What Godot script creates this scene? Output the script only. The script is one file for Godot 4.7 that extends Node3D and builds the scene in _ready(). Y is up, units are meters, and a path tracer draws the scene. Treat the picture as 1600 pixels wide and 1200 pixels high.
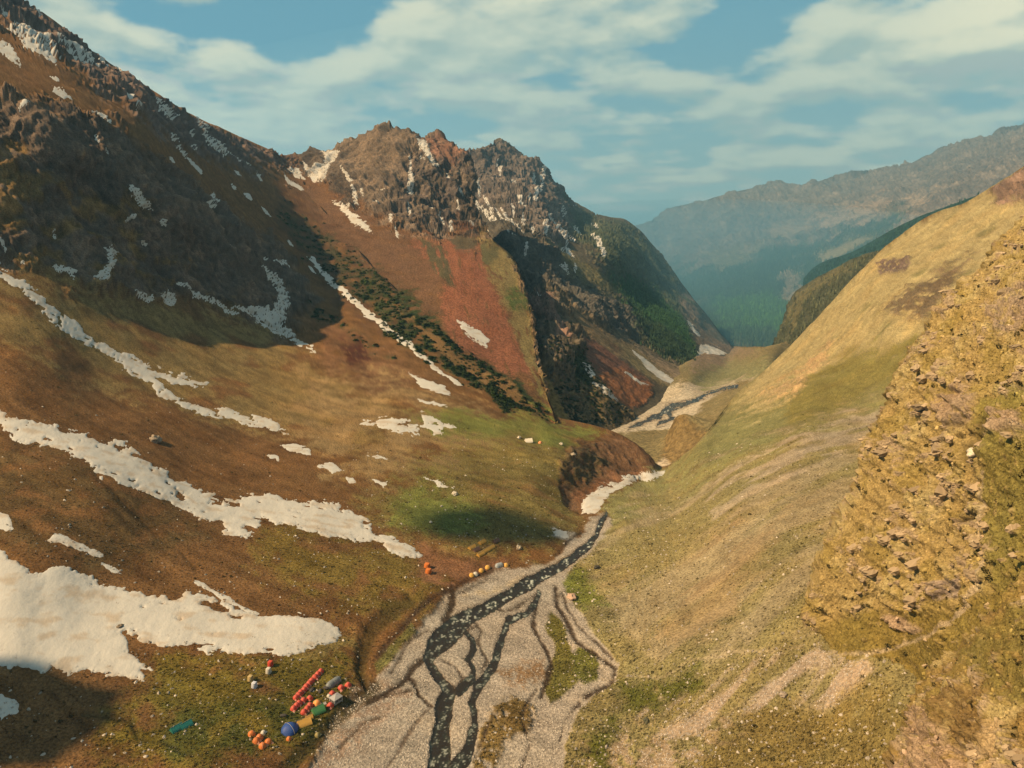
extends Node3D
# A high valley: snow-streaked left mountain, rocky peaks, braided stream with a tent camp, golden right slope with a crag, far blue ridges.

const EYE := Vector3(0, 140, 0)
const TO_SUN := Vector3(-0.70, 0.70, 0.25)
var sheets := {}
var made := {}
var rng := RandomNumberGenerator.new()
var n_warp := FastNoiseLite.new()
var n_patch := FastNoiseLite.new()
var n_ridge := FastNoiseLite.new()
var n_roll := FastNoiseLite.new()
var n_grain := FastNoiseLite.new()
var grain_tex: Texture2D
var grain_normal: Texture2D
var rock_normal: Texture2D

class Sheet:                      # one continuous piece of land: a grid of control points in metres, smoothly joined
	var called := ""
	var rows := 0
	var cols := 0
	var pts := PackedVector3Array()
	var gaps := []
	var us := PackedFloat32Array()
	var vs := PackedFloat32Array()
	var size := 1.0               # how coarse its relief is
	var base := Color(0.158, 0.088, 0.039)
	var regions := []
	var courses := []
	var rough := 1.0
	var strata := 0.0
	var turn := 1.0
	var crest := -1
	var P := []                   # per column: positions, normals, base normals, colours, tags, water depth
	var N := []
	var B := []
	var C := []
	var T := []
	var W := []

class Patch:
	var poly := PackedVector2Array()
	var box := Rect2()
	var su := 1.0
	var sv := 1.0
	var soft := 1.0
	var col := Color()
	var rock := 0.0
	var grass := 0.0
	var shrub := 0.0
	var stone := 0.0
	var mottle := -1.0
	var wave := 20.0
	var streak := 0
	var op := 1.0
	var called := ""
	var label := ""
	var thick := 1.0
	var depth := 0.0
	var widths := PackedFloat32Array()

func _ready() -> void:
	rng.seed = 7
	# ---- camera, sky, sun, exposure
	var cam := Camera3D.new(); cam.name = "camera"
	cam.position = EYE; cam.rotation_degrees = Vector3(-13.7, 0, 0); cam.fov = 56.99; cam.near = 1.0; cam.far = 30000.0
	add_child(cam); cam.current = true
	set_noises()
	var env := Environment.new()
	env.background_mode = Environment.BG_SKY
	env.tonemap_mode = Environment.TONE_MAPPER_LINEAR
	env.tonemap_exposure = 1.8
	env.sdfgi_enabled = true; env.ssao_enabled = true; env.ssil_enabled = true
	env.fog_enabled = true; env.fog_density = 0.00006; env.fog_light_color = Color(0.52, 0.76, 0.92)
	env.volumetric_fog_enabled = true; env.volumetric_fog_density = 0.0
	var sky := Sky.new()
	var pano := PanoramaSkyMaterial.new(); pano.panorama = sky_picture(); sky.sky_material = pano
	env.sky = sky; env.background_energy_multiplier = 0.93
	var we := WorldEnvironment.new(); we.name = "world_environment"; we.environment = env; add_child(we)
	var sun := DirectionalLight3D.new(); sun.name = "sun"
	sun.light_color = Color(1.0, 0.85, 0.64); sun.light_energy = 1.6; sun.light_angular_distance = 0.6; sun.shadow_enabled = true
	sun.look_at_from_position(TO_SUN * 1000.0, Vector3.ZERO); add_child(sun)
	textures()
	# ---- the land
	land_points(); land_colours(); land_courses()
	for s in [["valley", 1.0, Color(0.158, 0.088, 0.039), 1000, 520, 0.0], ["massif", 1.0, Color(0.155, 0.084, 0.042), 420, 260, 0.0], ["cliff", 0.42, Color(0.35, 0.265, 0.115), 420, 360, 1.0], ["outcrop", 0.35, Color(0.27, 0.19, 0.07), 260, 220, 1.0],
			["spur", 1.7, Color(0.10, 0.085, 0.06), 460, 330, 0.0], ["far_floor", 1.2, Color(0.2, 0.16, 0.08), 300, 160, 0.0], ["far_ridge", 5.0, Color(0.15, 0.12, 0.10), 460, 240, 0.0],
			["teal_spur", 3.0, Color(0.03, 0.05, 0.035), 220, 110, 0.0], ["near_spur", 2.0, Color(0.05, 0.055, 0.03), 240, 120, 0.0]]:
		var sh: Sheet = sheets[s[0]]
		sh.size = s[1]; sh.base = s[2]; sh.strata = s[5]
		grow(sh, s[3], s[4])
	var names := {"valley": "valley_terrain", "massif": "mountain_terrain", "cliff": "rocky_hillside", "outcrop": "rock_outcrop_terrain", "spur": "mountain_terrain", "far_floor": "valley_floor", "far_ridge": "far_mountain_range", "teal_spur": "forested_hill", "near_spur": "forested_hill"}
	var told := {"valley": "brown left mountainside, meadow, gravel bed and green right slope of the valley", "massif": "rocky peaks above the red scree and ochre spur", "cliff": "golden grassy crag with rock ledges at the right", "outcrop": "golden rocky mound in the lower right corner",
		"spur": "second rocky mountain and dark spurs behind the red scree", "far_floor": "sandy flat and far valley floor beyond the meadow bank", "far_ridge": "hazy blue mountain range closing the valley", "teal_spur": "farther dark teal forested hill behind the golden slope", "near_spur": "nearer grey green forested hill behind the golden slope"}
	for k in names:
		var m := land_mesh(sheets[k])
		var o := put(names[k], m, land_material(sheets[k]))
		o.set_meta("kind", "structure"); o.set_meta("label", told[k])
	land_snow()
	river()
	cover()
	things()
	clouds()
	gorge_haze()

func gorge_haze() -> void:                                        # blue air that fills the deep gorge, and the paler air before the far range
	for h in [[Vector3(3600, 1250, 4600), Vector3(800, -430, -3200), Color(0.42, 0.72, 0.90), 0.00025, "blue haze filling the far gorge"],
			[Vector3(8000, 2200, 6200), Vector3(1100, 0, -4500), Color(0.58, 0.80, 0.94), 0.00011, "pale haze before the far mountain range"]]:
		var f := FogVolume.new(); f.name = numbered("haze"); f.shape = RenderingServer.FOG_VOLUME_SHAPE_ELLIPSOID
		f.size = h[0]; f.position = h[1]
		var m := FogMaterial.new(); m.albedo = h[2]; m.density = h[3]; f.material = m
		f.set_meta("kind", "structure"); f.set_meta("label", h[4]); add_child(f)

var n_block := FastNoiseLite.new()
var n_joint := FastNoiseLite.new()

func set_noises() -> void:
	n_block.noise_type = FastNoiseLite.TYPE_CELLULAR; n_block.seed = 77; n_block.frequency = 0.16; n_block.cellular_return_type = FastNoiseLite.RETURN_CELL_VALUE; n_block.cellular_jitter = 0.9
	n_joint.noise_type = FastNoiseLite.TYPE_CELLULAR; n_joint.seed = 77; n_joint.frequency = 0.16; n_joint.cellular_return_type = FastNoiseLite.RETURN_DISTANCE2_SUB; n_joint.cellular_jitter = 0.9
	for d in [[n_warp, 11, 0.03, 5, 0.55], [n_patch, 23, 1.0, 4, 0.5], [n_roll, 5, 0.012, 4, 0.45], [n_grain, 31, 0.14, 4, 0.6]]:
		var n: FastNoiseLite = d[0]
		n.noise_type = FastNoiseLite.TYPE_SIMPLEX_SMOOTH; n.seed = d[1]; n.frequency = d[2]; n.fractal_octaves = d[3]; n.fractal_gain = d[4]; n.fractal_type = FastNoiseLite.FRACTAL_FBM
	n_ridge.noise_type = FastNoiseLite.TYPE_SIMPLEX_SMOOTH; n_ridge.seed = 3; n_ridge.frequency = 0.014; n_ridge.fractal_type = FastNoiseLite.FRACTAL_RIDGED; n_ridge.fractal_octaves = 5; n_ridge.fractal_gain = 0.52

# ---- sky: air and broken cloud, computed
var blobs := []
var sky_rows := []
var n_cloud := FastNoiseLite.new()
var n_puff := FastNoiseLite.new()

func cloud_at(d: Vector3, az: float, el: float) -> float:
	var q := Vector3(d.x, 0, d.z) / (maxf(d.y, 0.0) + 0.13)
	q += Vector3(31.7, 17.3, 53.1)
	var c := 0.55 + 0.58 * n_cloud.get_noise_3dv(q) + 0.36 * n_puff.get_noise_3d(az * 0.9 + 231.0, el * 1.8 + 77.0, 3.0)
	for b in blobs:
		var dx: float = (az - b[0]) / b[2]
		var dy: float = (el - b[1]) / b[3]
		var r := dx * dx + dy * dy
		if r < 6.0:
			c += float(b[4]) * exp(-r)
	return c

var sky_view := [0, 0, 0, 0, 0]                                  # width of the whole picture, first column, columns, first row, rows

func sky_row(j: int) -> void:
	var w: int = sky_view[0]
	var n: int = sky_view[2]
	var line := PackedFloat32Array(); line.resize(n * 3)
	var el: float = 90.0 - (j + sky_view[3] + 0.5) * 360.0 / w
	var low := clampf(el / 40.0, 0.0, 1.0)
	for i in n:
		var az: float = (i + sky_view[1] + 0.5) * 360.0 / w - 180.0
		var d := toward(az, el)
		var c := Color(0.20, 0.30, 0.285).lerp(Color(0.085, 0.205, 0.265), smoothstep(0.0, 0.30, low)).lerp(Color(0.05, 0.135, 0.21), smoothstep(0.3, 1.0, low))
		if el > -3.0:
			var k := cloud_at(d, az, el)
			var cover := smoothstep(0.42, 0.62, k)
			if cover > 0.0:
				var up := cloud_at(toward(az - 0.7, el + 1.0), az - 0.7, el + 1.0)
				var lit := clampf(0.42 + (k - up) * 2.6, 0.0, 1.0)
				var warm := 0.0
				for b in blobs:
					if b[5] > 0.0:
						var r: float = pow((az - b[0]) / b[2], 2) + pow((el - b[1]) / b[3], 2)
						if r < 6.0:
							warm += float(b[5]) * exp(-r)
				var cl := Color(0.25, 0.305, 0.265).lerp(Color(0.43, 0.44, 0.335), lit).lerp(Color(0.68, 0.60, 0.39), clampf(warm * (0.2 + lit), 0.0, 1.0))
				c = c.lerp(cl, cover * (0.62 + 0.35 * smoothstep(0.5, 0.8, k)) * smoothstep(-2.0, 3.0, el))
		line[i * 3] = c.r; line[i * 3 + 1] = c.g; line[i * 3 + 2] = c.b
	sky_rows[j] = line

func toward(az: float, el: float) -> Vector3:
	var a := deg_to_rad(az); var e := deg_to_rad(el)
	return Vector3(sin(a) * cos(e), sin(e), -cos(a) * cos(e))

func sky_part(w: int, i0: int, n: int, j0: int, m: int) -> Image:
	sky_view = [w, i0, n, j0, m]
	sky_rows.clear(); sky_rows.resize(m)
	WorkerThreadPool.wait_for_group_task_completion(WorkerThreadPool.add_group_task(sky_row, m))
	var all := PackedFloat32Array()
	for r in sky_rows:
		all.append_array(r)
	return Image.create_from_data(n, m, false, Image.FORMAT_RGBF, all.to_byte_array())

func sky_picture() -> Texture2D:                                   # the whole sky coarsely, the part the land leaves open finely
	blobs = [[28.1, 10.4, 8.8, 2.6, 0.36, 0.3], [32.9, 11.3, 5.7, 2.9, 0.36, 0.4], [-3.8, 11.5, 7.3, 4.4, 0.26, 0.05], [7.6, 12.7, 7.8, 2.6, 0.24, 0.1], [-11.4, 10.0, 2.6, 1.6, 0.2, 0.15], [-24.9, 8.9, 6.2, 2.6, 0.14, 0], [-17.9, 7.2, 10.4, 2.1, 0.14, 0], [17.0, 7.7, 4.1, 1.8, 0.2, 0], [26.5, 4.5, 6.2, 1.3, 0.22, 0.1], [6.3, 7.1, 4.1, 1.3, 0.18, 0], [-13.1, 12.8, 3.6, 2.3, -0.3, 0], [-17.5, 13.0, 3.1, 2.1, -0.25, 0], [15.4, 11.9, 3.1, 2.6, -0.2, 0], [17.7, 9.7, 2.6, 1.6, -0.2, 0], [12.2, 4.2, 6.2, 1.6, -0.12, 0], [23.3, 4.2, 6.2, 1.0, 0.2, 0.05], [8.9, 2.4, 8.3, 1.3, 0.1, 0], [-21.9, 5.8, 6.2, 1.6, 0.15, 0], [23.0, 7.0, 5.7, 1.1, -0.2, 0], [-4.9, 6.6, 6.2, 1.0, -0.15, 0], [19.6, 12.8, 2.6, 2.6, -0.25, 0]]
	n_cloud.seed = 41; n_cloud.frequency = 1.25; n_cloud.fractal_octaves = 6; n_cloud.fractal_gain = 0.56; n_cloud.noise_type = FastNoiseLite.TYPE_SIMPLEX_SMOOTH
	n_puff.seed = 17; n_puff.frequency = 0.13; n_puff.fractal_octaves = 6; n_puff.fractal_gain = 0.55; n_puff.noise_type = FastNoiseLite.TYPE_SIMPLEX_SMOOTH
	var whole := sky_part(512, 0, 512, 0, 256)
	whole.resize(4096, 2048, Image.INTERPOLATE_BILINEAR)
	var fine := sky_part(4096, 1560, 976, 780, 280)
	whole.blit_rect(fine, Rect2i(0, 0, 976, 280), Vector2i(1560, 780))
	var turned := Image.create_empty(4096, 2048, false, Image.FORMAT_RGBF)      # a panorama begins straight ahead
	turned.blit_rect(whole, Rect2i(2048, 0, 2048, 2048), Vector2i(0, 0))
	turned.blit_rect(whole, Rect2i(0, 0, 2048, 2048), Vector2i(2048, 0))
	return ImageTexture.create_from_image(turned)

# ---- materials
func textures() -> void:
	var n := FastNoiseLite.new(); n.seed = 9; n.noise_type = FastNoiseLite.TYPE_SIMPLEX; n.frequency = 0.02; n.fractal_octaves = 6; n.fractal_gain = 0.72
	grain_tex = noise_tex(n, 1024, [0.0, 0.30, 0.5, 0.72, 1.0], [0.42, 0.66, 0.80, 0.93, 1.0])
	var nn := NoiseTexture2D.new(); nn.noise = n; nn.width = 1024; nn.height = 1024; nn.seamless = true; nn.as_normal_map = true; nn.bump_strength = 9.0
	grain_normal = nn
	var r := FastNoiseLite.new(); r.seed = 19; r.noise_type = FastNoiseLite.TYPE_SIMPLEX; r.frequency = 0.012; r.fractal_type = FastNoiseLite.FRACTAL_RIDGED; r.fractal_octaves = 6; r.fractal_gain = 0.6
	var rn := NoiseTexture2D.new(); rn.noise = r; rn.width = 1024; rn.height = 1024; rn.seamless = true; rn.as_normal_map = true; rn.bump_strength = 14.0
	rock_normal = rn

func noise_tex(n: FastNoiseLite, size: int, at: Array, grey: Array) -> Texture2D:
	var t := NoiseTexture2D.new(); t.noise = n; t.width = size; t.height = size; t.seamless = true
	var g := Gradient.new(); g.offsets = PackedFloat32Array(at)
	var c := PackedColorArray()
	for v in grey:
		c.append(Color(v, v, v))
	g.colors = c; t.color_ramp = g
	return t

func land_material(sh: Sheet) -> StandardMaterial3D:
	var m := StandardMaterial3D.new(); m.resource_name = sh.called
	m.vertex_color_use_as_albedo = true; m.roughness = 1.0; m.metallic_specular = 0.15
	m.albedo_texture = grain_tex; m.uv1_triplanar = true; m.uv1_world_triplanar = true
	var per := {"valley": 26.0, "massif": 60.0, "cliff": 17.0, "outcrop": 14.0, "spur": 150.0, "far_floor": 90.0, "far_ridge": 500.0, "teal_spur": 300.0, "near_spur": 200.0}
	m.uv1_scale = Vector3.ONE / float(per[sh.called])
	m.normal_enabled = true; m.normal_texture = rock_normal if sh.strata > 0.0 else grain_normal; m.normal_scale = 1.2 if sh.strata > 0.0 else 0.8
	return m

func plain(c: Color, rough := 0.8) -> StandardMaterial3D:
	var m := StandardMaterial3D.new(); m.albedo_color = c.linear_to_srgb(); m.roughness = rough
	return m

# ---- nodes
func numbered(called: String) -> String:
	made[called] = made.get(called, -1) + 1
	return called if made[called] == 0 else "%s_%03d" % [called, made[called]]

func put(called: String, m: Mesh, mat: Material, parent: Node = self) -> MeshInstance3D:
	var o := MeshInstance3D.new(); o.name = numbered(called) if parent == self else called; o.mesh = m; o.material_override = mat
	parent.add_child(o, true)
	return o

func tag(o: Node, label: String, category := "", group := "") -> void:
	o.set_meta("label", label)
	if category: o.set_meta("category", category)
	if group: o.set_meta("group", group)

# ---- land: input
func sheet(called: String, nrows: int, gaps: Array) -> void:
	var s := Sheet.new(); s.called = called; s.rows = nrows; s.gaps = gaps; s.cols = gaps.size() + 1
	sheets[called] = s

func row(called: String, a: Array) -> void:
	for i in a.size() / 3:
		sheets[called].pts.append(Vector3(a[i * 3], a[i * 3 + 1], a[i * 3 + 2]))

func outline(p: Patch, sc: Array, a: Array, step: int) -> void:
	p.su = sc[0]; p.sv = sc[1]
	for i in a.size() / step:
		p.poly.append(Vector2(a[i * step] * p.su, a[i * step + 1] * p.sv))
		if step == 3:
			p.widths.append(a[i * 3 + 2])
	p.box = Rect2(p.poly[0], Vector2.ZERO)
	for q in p.poly:
		p.box = p.box.expand(q)

func patch(on: String, soft: float, col: Color, k: Array, sc: Array, a: Array) -> void:
	var p := Patch.new(); outline(p, sc, a, 2)
	p.soft = soft; p.col = col; p.rock = k[0]; p.grass = k[1]; p.shrub = k[2]; p.stone = k[3]; p.mottle = k[4]; p.wave = k[5]; p.streak = int(k[6]); p.op = k[7]
	p.box = p.box.grow(soft * 3.0)
	sheets[on].regions.append(p)

func course(on: String, called: String, depth: float, col: Color, op: float, sc: Array, a: Array) -> void:
	var p := Patch.new(); outline(p, sc, a, 3)
	p.called = called; p.depth = depth; p.col = col; p.op = op
	var w := 0.0
	for x in p.widths:
		w = maxf(w, x)
	p.box = p.box.grow(w * 1.5 + 4.0)
	sheets[on].courses.append(p)

func inside(q: Vector2, poly: PackedVector2Array) -> float:      # signed distance, positive inside
	var best := 1e12
	var inn := false
	var n := poly.size()
	var a := poly[n - 1]
	for i in n:
		var b := poly[i]
		var e := b - a
		var w := q - a
		var t := clampf(w.dot(e) / maxf(e.length_squared(), 1e-9), 0.0, 1.0)
		best = minf(best, (w - e * t).length_squared())
		if (a.y > q.y) != (b.y > q.y) and q.x < (b.x - a.x) * (q.y - a.y) / (b.y - a.y) + a.x:
			inn = not inn
		a = b
	return sqrt(best) if inn else -sqrt(best)

func along(q: Vector2, p: Patch) -> float:                       # distance inside a course: half width minus distance to its middle line
	var best := -1e9
	for i in p.poly.size() - 1:
		var a := p.poly[i]
		var e := p.poly[i + 1] - a
		var t := clampf((q - a).dot(e) / maxf(e.length_squared(), 1e-9), 0.0, 1.0)
		best = maxf(best, 0.5 * lerpf(p.widths[i], p.widths[i + 1], t) - (q - a - e * t).length())
	return best

# ---- land: growing a sheet
var job: Sheet
var mounds := [["far_floor", 131.0, -495.0, 15.0, 19.0]]

func weights(t: float) -> PackedFloat32Array:
	var a := t * t
	var b := a * t
	return PackedFloat32Array([0.5 * (2.0 * a - t - b), 0.5 * (2.0 - 5.0 * a + 3.0 * b), 0.5 * (t + 4.0 * a - 3.0 * b), 0.5 * (b - a),
		0.5 * (4.0 * t - 1.0 - 3.0 * a), 0.5 * (9.0 * a - 10.0 * t), 0.5 * (1.0 + 8.0 * t - 9.0 * a), 0.5 * (3.0 * a - 2.0 * t)])

func spot(s: Sheet, u: float, v: float) -> Array:                # smooth position and normal
	var iu := clampi(int(u), 0, s.cols - 2)
	var wu := weights(u - iu)
	var iv := clampi(int(v), 0, s.rows - 2)
	var wv := weights(v - iv)
	var p := Vector3.ZERO; var du := Vector3.ZERO; var dv := Vector3.ZERO
	for a in 4:
		var c := clampi(iu + a - 1, 0, s.cols - 1) * s.rows
		for b in 4:
			var k := s.pts[c + clampi(iv + b - 1, 0, s.rows - 1)]
			p += k * wu[a] * wv[b]; du += k * wu[a + 4] * wv[b]; dv += k * wu[a] * wv[b + 4]
	return [p, du.cross(dv).normalized() * s.turn]

func raise_column(i: int) -> void:
	var s := job
	var nv := s.vs.size()
	var u := s.us[i]
	var iu := clampi(int(u), 0, s.cols - 2)
	var wu := weights(u - iu)
	var R := PackedVector3Array(); var D := PackedVector3Array()
	for r in s.rows:
		var p := Vector3.ZERO; var d := Vector3.ZERO
		for a in 4:
			var k := s.pts[clampi(iu + a - 1, 0, s.cols - 1) * s.rows + r]
			p += k * wu[a]; d += k * wu[a + 4]
		R.append(p); D.append(d)
	var P := PackedVector3Array(); var B := PackedVector3Array(); var C := PackedColorArray(); var T := PackedColorArray(); var W := PackedFloat32Array()
	P.resize(nv); B.resize(nv); C.resize(nv); T.resize(nv); W.resize(nv)
	for j in nv:
		var v := s.vs[j]
		var iv := clampi(int(v), 0, s.rows - 2)
		var wv := weights(v - iv)
		var p := Vector3.ZERO; var du := Vector3.ZERO; var dv := Vector3.ZERO
		for b in 4:
			var r := clampi(iv + b - 1, 0, s.rows - 1)
			p += R[r] * wv[b]; du += D[r] * wv[b]; dv += R[r] * wv[b + 4]
		var n := du.cross(dv).normalized() * s.turn
		var out := surface(s, u, v, p, n)
		P[j] = out[0]; B[j] = n; C[j] = out[1]; T[j] = out[2]; W[j] = out[3]
	s.P[i] = P; s.B[i] = B; s.C[i] = C; s.T[i] = T; s.W[i] = W

func surface(s: Sheet, u: float, v: float, p: Vector3, n: Vector3) -> Array:
	var q := p / s.size
	var w1 := n_warp.get_noise_3dv(q)
	var w2 := n_warp.get_noise_3d(q.x + 71.0, q.y - 37.0, q.z + 19.0)
	var g1 := n_grain.get_noise_3dv(q)
	var g2 := n_grain.get_noise_3d(q.x * 4.7 + 13.0, q.y * 4.7, q.z * 4.7)
	var col := s.base
	var rock := s.strata
	var grass := 0.22 if s.called == "valley" else 0.0
	var shrub := 0.0; var stone := 0.0
	var strata_lift := 0.0
	if s.strata > 0.0:
		var band := n_patch.get_noise_3d(q.x * 0.022, (q.y + q.x * 0.16 - q.z * 0.05) * 0.11, q.z * 0.022)
		var crack := smoothstep(0.84, 0.95, n_ridge.get_noise_3d(q.x * 2.3 + 40.0, q.y * 1.1, q.z * 2.3))
		var bq := Vector3(q.x * 0.42 + w1 * 2.2, q.y * 0.34 + w2 * 1.5 + q.x * 0.08, q.z * 0.42 + w2 * 2.2)
		var block := n_block.get_noise_3dv(bq)
		var joint := (1.0 - smoothstep(-1.0, -0.86, n_joint.get_noise_3dv(bq))) * smoothstep(-0.05, 0.25, w1 + band)
		var chip := n_block.get_noise_3d(q.x * 1.7 + w2 * 2.0, q.y * 1.2 + 50.0, q.z * 1.7 + w1 * 2.0)
		var flute := n_ridge.get_noise_3d(q.x * 2.0, q.y * 0.35, q.z * 2.0)
		var craggy := smoothstep(-0.25, 0.2, w2 + band * 0.8)
		strata_lift = band * 4.5 + w1 * 2.5 + g1 * 1.0 + g2 * 0.45 - crack * 4.5 + (block * 2.2 + chip * 0.4 - joint * 2.4) * craggy + flute * 2.6
		var bare := craggy * smoothstep(0.10, 0.26, block * 0.6 + chip * 0.35 + g2 * 0.25)
		col = col.lerp(Color(0.24, 0.185, 0.06), smoothstep(-0.05, 0.30, w1 - g1 * 0.3) * 0.75)
		col = col.lerp(Color(0.41, 0.33, 0.17), smoothstep(0.05, 0.4, w2 + g1 * 0.5) * 0.6)
		col = col.lerp(Color(0.43, 0.33, 0.235).lerp(Color(0.29, 0.215, 0.155), smoothstep(-0.25, 0.25, g1 + chip * 0.3)), bare * 0.8)
		
		grass = (1.0 - bare) * (1.0 - crack); stone = bare * 0.5
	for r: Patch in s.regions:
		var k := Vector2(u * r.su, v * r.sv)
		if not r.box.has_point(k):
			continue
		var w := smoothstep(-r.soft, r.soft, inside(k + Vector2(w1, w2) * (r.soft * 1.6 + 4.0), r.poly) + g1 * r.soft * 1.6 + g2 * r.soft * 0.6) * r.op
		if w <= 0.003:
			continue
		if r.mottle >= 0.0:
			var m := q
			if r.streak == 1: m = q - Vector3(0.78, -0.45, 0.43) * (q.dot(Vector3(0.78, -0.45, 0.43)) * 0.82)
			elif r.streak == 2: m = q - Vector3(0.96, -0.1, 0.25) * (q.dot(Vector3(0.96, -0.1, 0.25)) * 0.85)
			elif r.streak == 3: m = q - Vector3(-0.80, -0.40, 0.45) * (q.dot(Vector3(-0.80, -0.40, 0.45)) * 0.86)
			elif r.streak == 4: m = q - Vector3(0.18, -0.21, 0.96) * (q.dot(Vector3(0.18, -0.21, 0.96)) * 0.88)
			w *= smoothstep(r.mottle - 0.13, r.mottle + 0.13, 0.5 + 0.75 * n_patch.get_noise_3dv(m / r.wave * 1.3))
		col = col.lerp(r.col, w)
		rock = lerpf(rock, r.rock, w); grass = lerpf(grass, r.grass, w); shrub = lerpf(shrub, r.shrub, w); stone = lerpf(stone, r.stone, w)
	# relief
	var roll := n_roll.get_noise_3dv(q)
	var lift := roll * 2.2 * s.size * (1.0 - 0.85 * minf(stone, 1.0)) + g1 * 0.22 * s.size * (0.4 + 0.6 * minf(1.0, grass + rock))
	if rock > 0.02:
		var rd := n_ridge.get_noise_3d(q.x, q.y * 0.45, q.z)
		lift += rock * s.size * ((rd * 12.0 - 3.0) * (1.0 - 0.55 * s.strata) + g1 * (2.6 - s.strata) + g2 * 0.7)
		if s.strata > 0.0:
			lift += rock * s.size * strata_lift
		else:
			var pale := smoothstep(0.0, 0.35, w2 + g1 * 0.3) * minf(rock, 1.0)
			col = col.lerp(Color(col.r * 1.75, col.g * 1.62, col.b * 1.5), pale * 0.7)
			col *= 1.0 + 0.2 * g2 * minf(rock, 1.0)
	for m in mounds:
		if m[0] == s.called:
			lift += m[4] * exp(-pow((p.x - m[1]) / m[3], 2) - pow((p.z - m[2]) / (m[3] * 1.6), 2)) * (1.0 + 0.25 * w1)
	# water courses, gullies, paths
	var wet := -9.0
	var carve := 0.0
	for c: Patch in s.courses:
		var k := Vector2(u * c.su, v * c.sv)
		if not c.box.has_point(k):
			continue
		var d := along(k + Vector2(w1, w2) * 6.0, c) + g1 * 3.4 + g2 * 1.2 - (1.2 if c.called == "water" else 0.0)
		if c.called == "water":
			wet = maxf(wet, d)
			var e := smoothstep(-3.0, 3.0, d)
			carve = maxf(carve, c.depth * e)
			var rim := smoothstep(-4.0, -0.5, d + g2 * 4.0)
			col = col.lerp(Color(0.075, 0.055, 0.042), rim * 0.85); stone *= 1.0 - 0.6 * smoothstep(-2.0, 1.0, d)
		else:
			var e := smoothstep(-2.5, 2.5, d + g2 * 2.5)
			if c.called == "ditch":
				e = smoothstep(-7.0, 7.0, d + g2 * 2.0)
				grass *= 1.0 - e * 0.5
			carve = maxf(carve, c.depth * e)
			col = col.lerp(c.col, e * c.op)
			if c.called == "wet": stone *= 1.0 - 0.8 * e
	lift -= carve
	if s.called == "valley":
		var a := Vector3(0.86, -0.34, 0.38).lerp(Vector3(-0.82, -0.40, 0.41), smoothstep(20.0, 23.0, u)).normalized()
		var m := q - a * (q.dot(a) * 0.88)
		var st := n_patch.get_noise_3dv(m * 0.16)
		col *= 1.0 + (0.45 if u < 21.0 else 0.22) * st
		col = col.lerp(Color(col.r * 1.14, col.g * 1.08, col.b * 1.0), clampf(n_patch.get_noise_3dv(m * 0.05 + Vector3.ONE * 9.0) * 2.0, 0.0, 1.0))
	var tone := 1.0 + 0.34 * g1 + 0.30 * g2 + 0.22 * w1
	col = Color(col.r * tone, col.g * tone * (1.0 + 0.06 * w2), col.b * tone * (1.0 + 0.10 * w2))
	return [p + n * lift, Color(clampf(col.r * 1.18, 0.004, 0.9), clampf(col.g * 1.18, 0.004, 0.9), clampf(col.b * 1.18, 0.003, 0.9)), Color(rock, grass, shrub, stone), wet]

func normal_column(i: int) -> void:
	var s := job
	var a: PackedVector3Array = s.P[maxi(i - 1, 0)]
	var c: PackedVector3Array = s.P[mini(i + 1, s.us.size() - 1)]
	var m: PackedVector3Array = s.P[i]
	var N := PackedVector3Array(); N.resize(m.size())
	for j in m.size():
		N[j] = ((c[j] - a[j]).cross(m[mini(j + 1, m.size() - 1) if j != s.crest else j] - m[maxi(j - 1, 0)])).normalized() * s.turn
	s.N[i] = N

func steps(total: int, gaps: Array) -> PackedFloat32Array:
	var sum := 0.0
	for g in gaps:
		sum += g
	var out := PackedFloat32Array()
	for i in gaps.size():
		var n := maxi(2, int(round(total * gaps[i] / sum)))
		for k in n:
			out.append(i + float(k) / n)
	out.append(gaps.size() - 0.0001)
	return out

func grow(s: Sheet, nu: int, nv: int) -> void:
	s.us = steps(nu, s.gaps)
	var back := 2 if s.called == "outcrop" else 3
	var gv := []
	var lead: int = {"valley": 1, "outcrop": 1, "cliff": 2}.get(s.called, 0)
	for i in s.rows - 1 - back:
		gv.append(10.0 if i >= lead else 2.5)
	for i in back:
		gv.append(1.0 if i else 0.6)
	s.vs = steps(nv, gv)
	s.crest = find(s.vs, s.rows - 1.0 - back - 0.001)
	var mid := spot(s, s.cols * 0.5, s.rows * 0.35)
	s.turn = 1.0 if mid[1].y > 0.0 else -1.0
	for a in [s.P, s.N, s.B, s.C, s.T, s.W]:
		a.resize(s.us.size())
	job = s
	var id := WorkerThreadPool.add_group_task(raise_column, s.us.size())
	WorkerThreadPool.wait_for_group_task_completion(id)
	id = WorkerThreadPool.add_group_task(normal_column, s.us.size())
	WorkerThreadPool.wait_for_group_task_completion(id)

func land_mesh(s: Sheet) -> ArrayMesh:
	var nu := s.us.size(); var nv := s.vs.size()
	var V := PackedVector3Array(); var N := PackedVector3Array(); var C := PackedColorArray(); var I := PackedInt32Array()
	for i in nu:
		V.append_array(s.P[i]); N.append_array(s.N[i]); C.append_array(s.C[i])
	I.resize((nu - 1) * (nv - 1) * 6)
	var n := 0
	var flip := s.turn > 0.0
	for i in nu - 1:
		for j in nv - 1:
			var a := i * nv + j
			var b := a + nv
			I[n] = a; I[n + 3] = a + 1
			if flip:
				I[n + 1] = a + 1; I[n + 2] = b; I[n + 4] = b + 1; I[n + 5] = b
			else:
				I[n + 1] = b; I[n + 2] = a + 1; I[n + 4] = b; I[n + 5] = b + 1
			n += 6
	return arrays(V, N, C, I)

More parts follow.
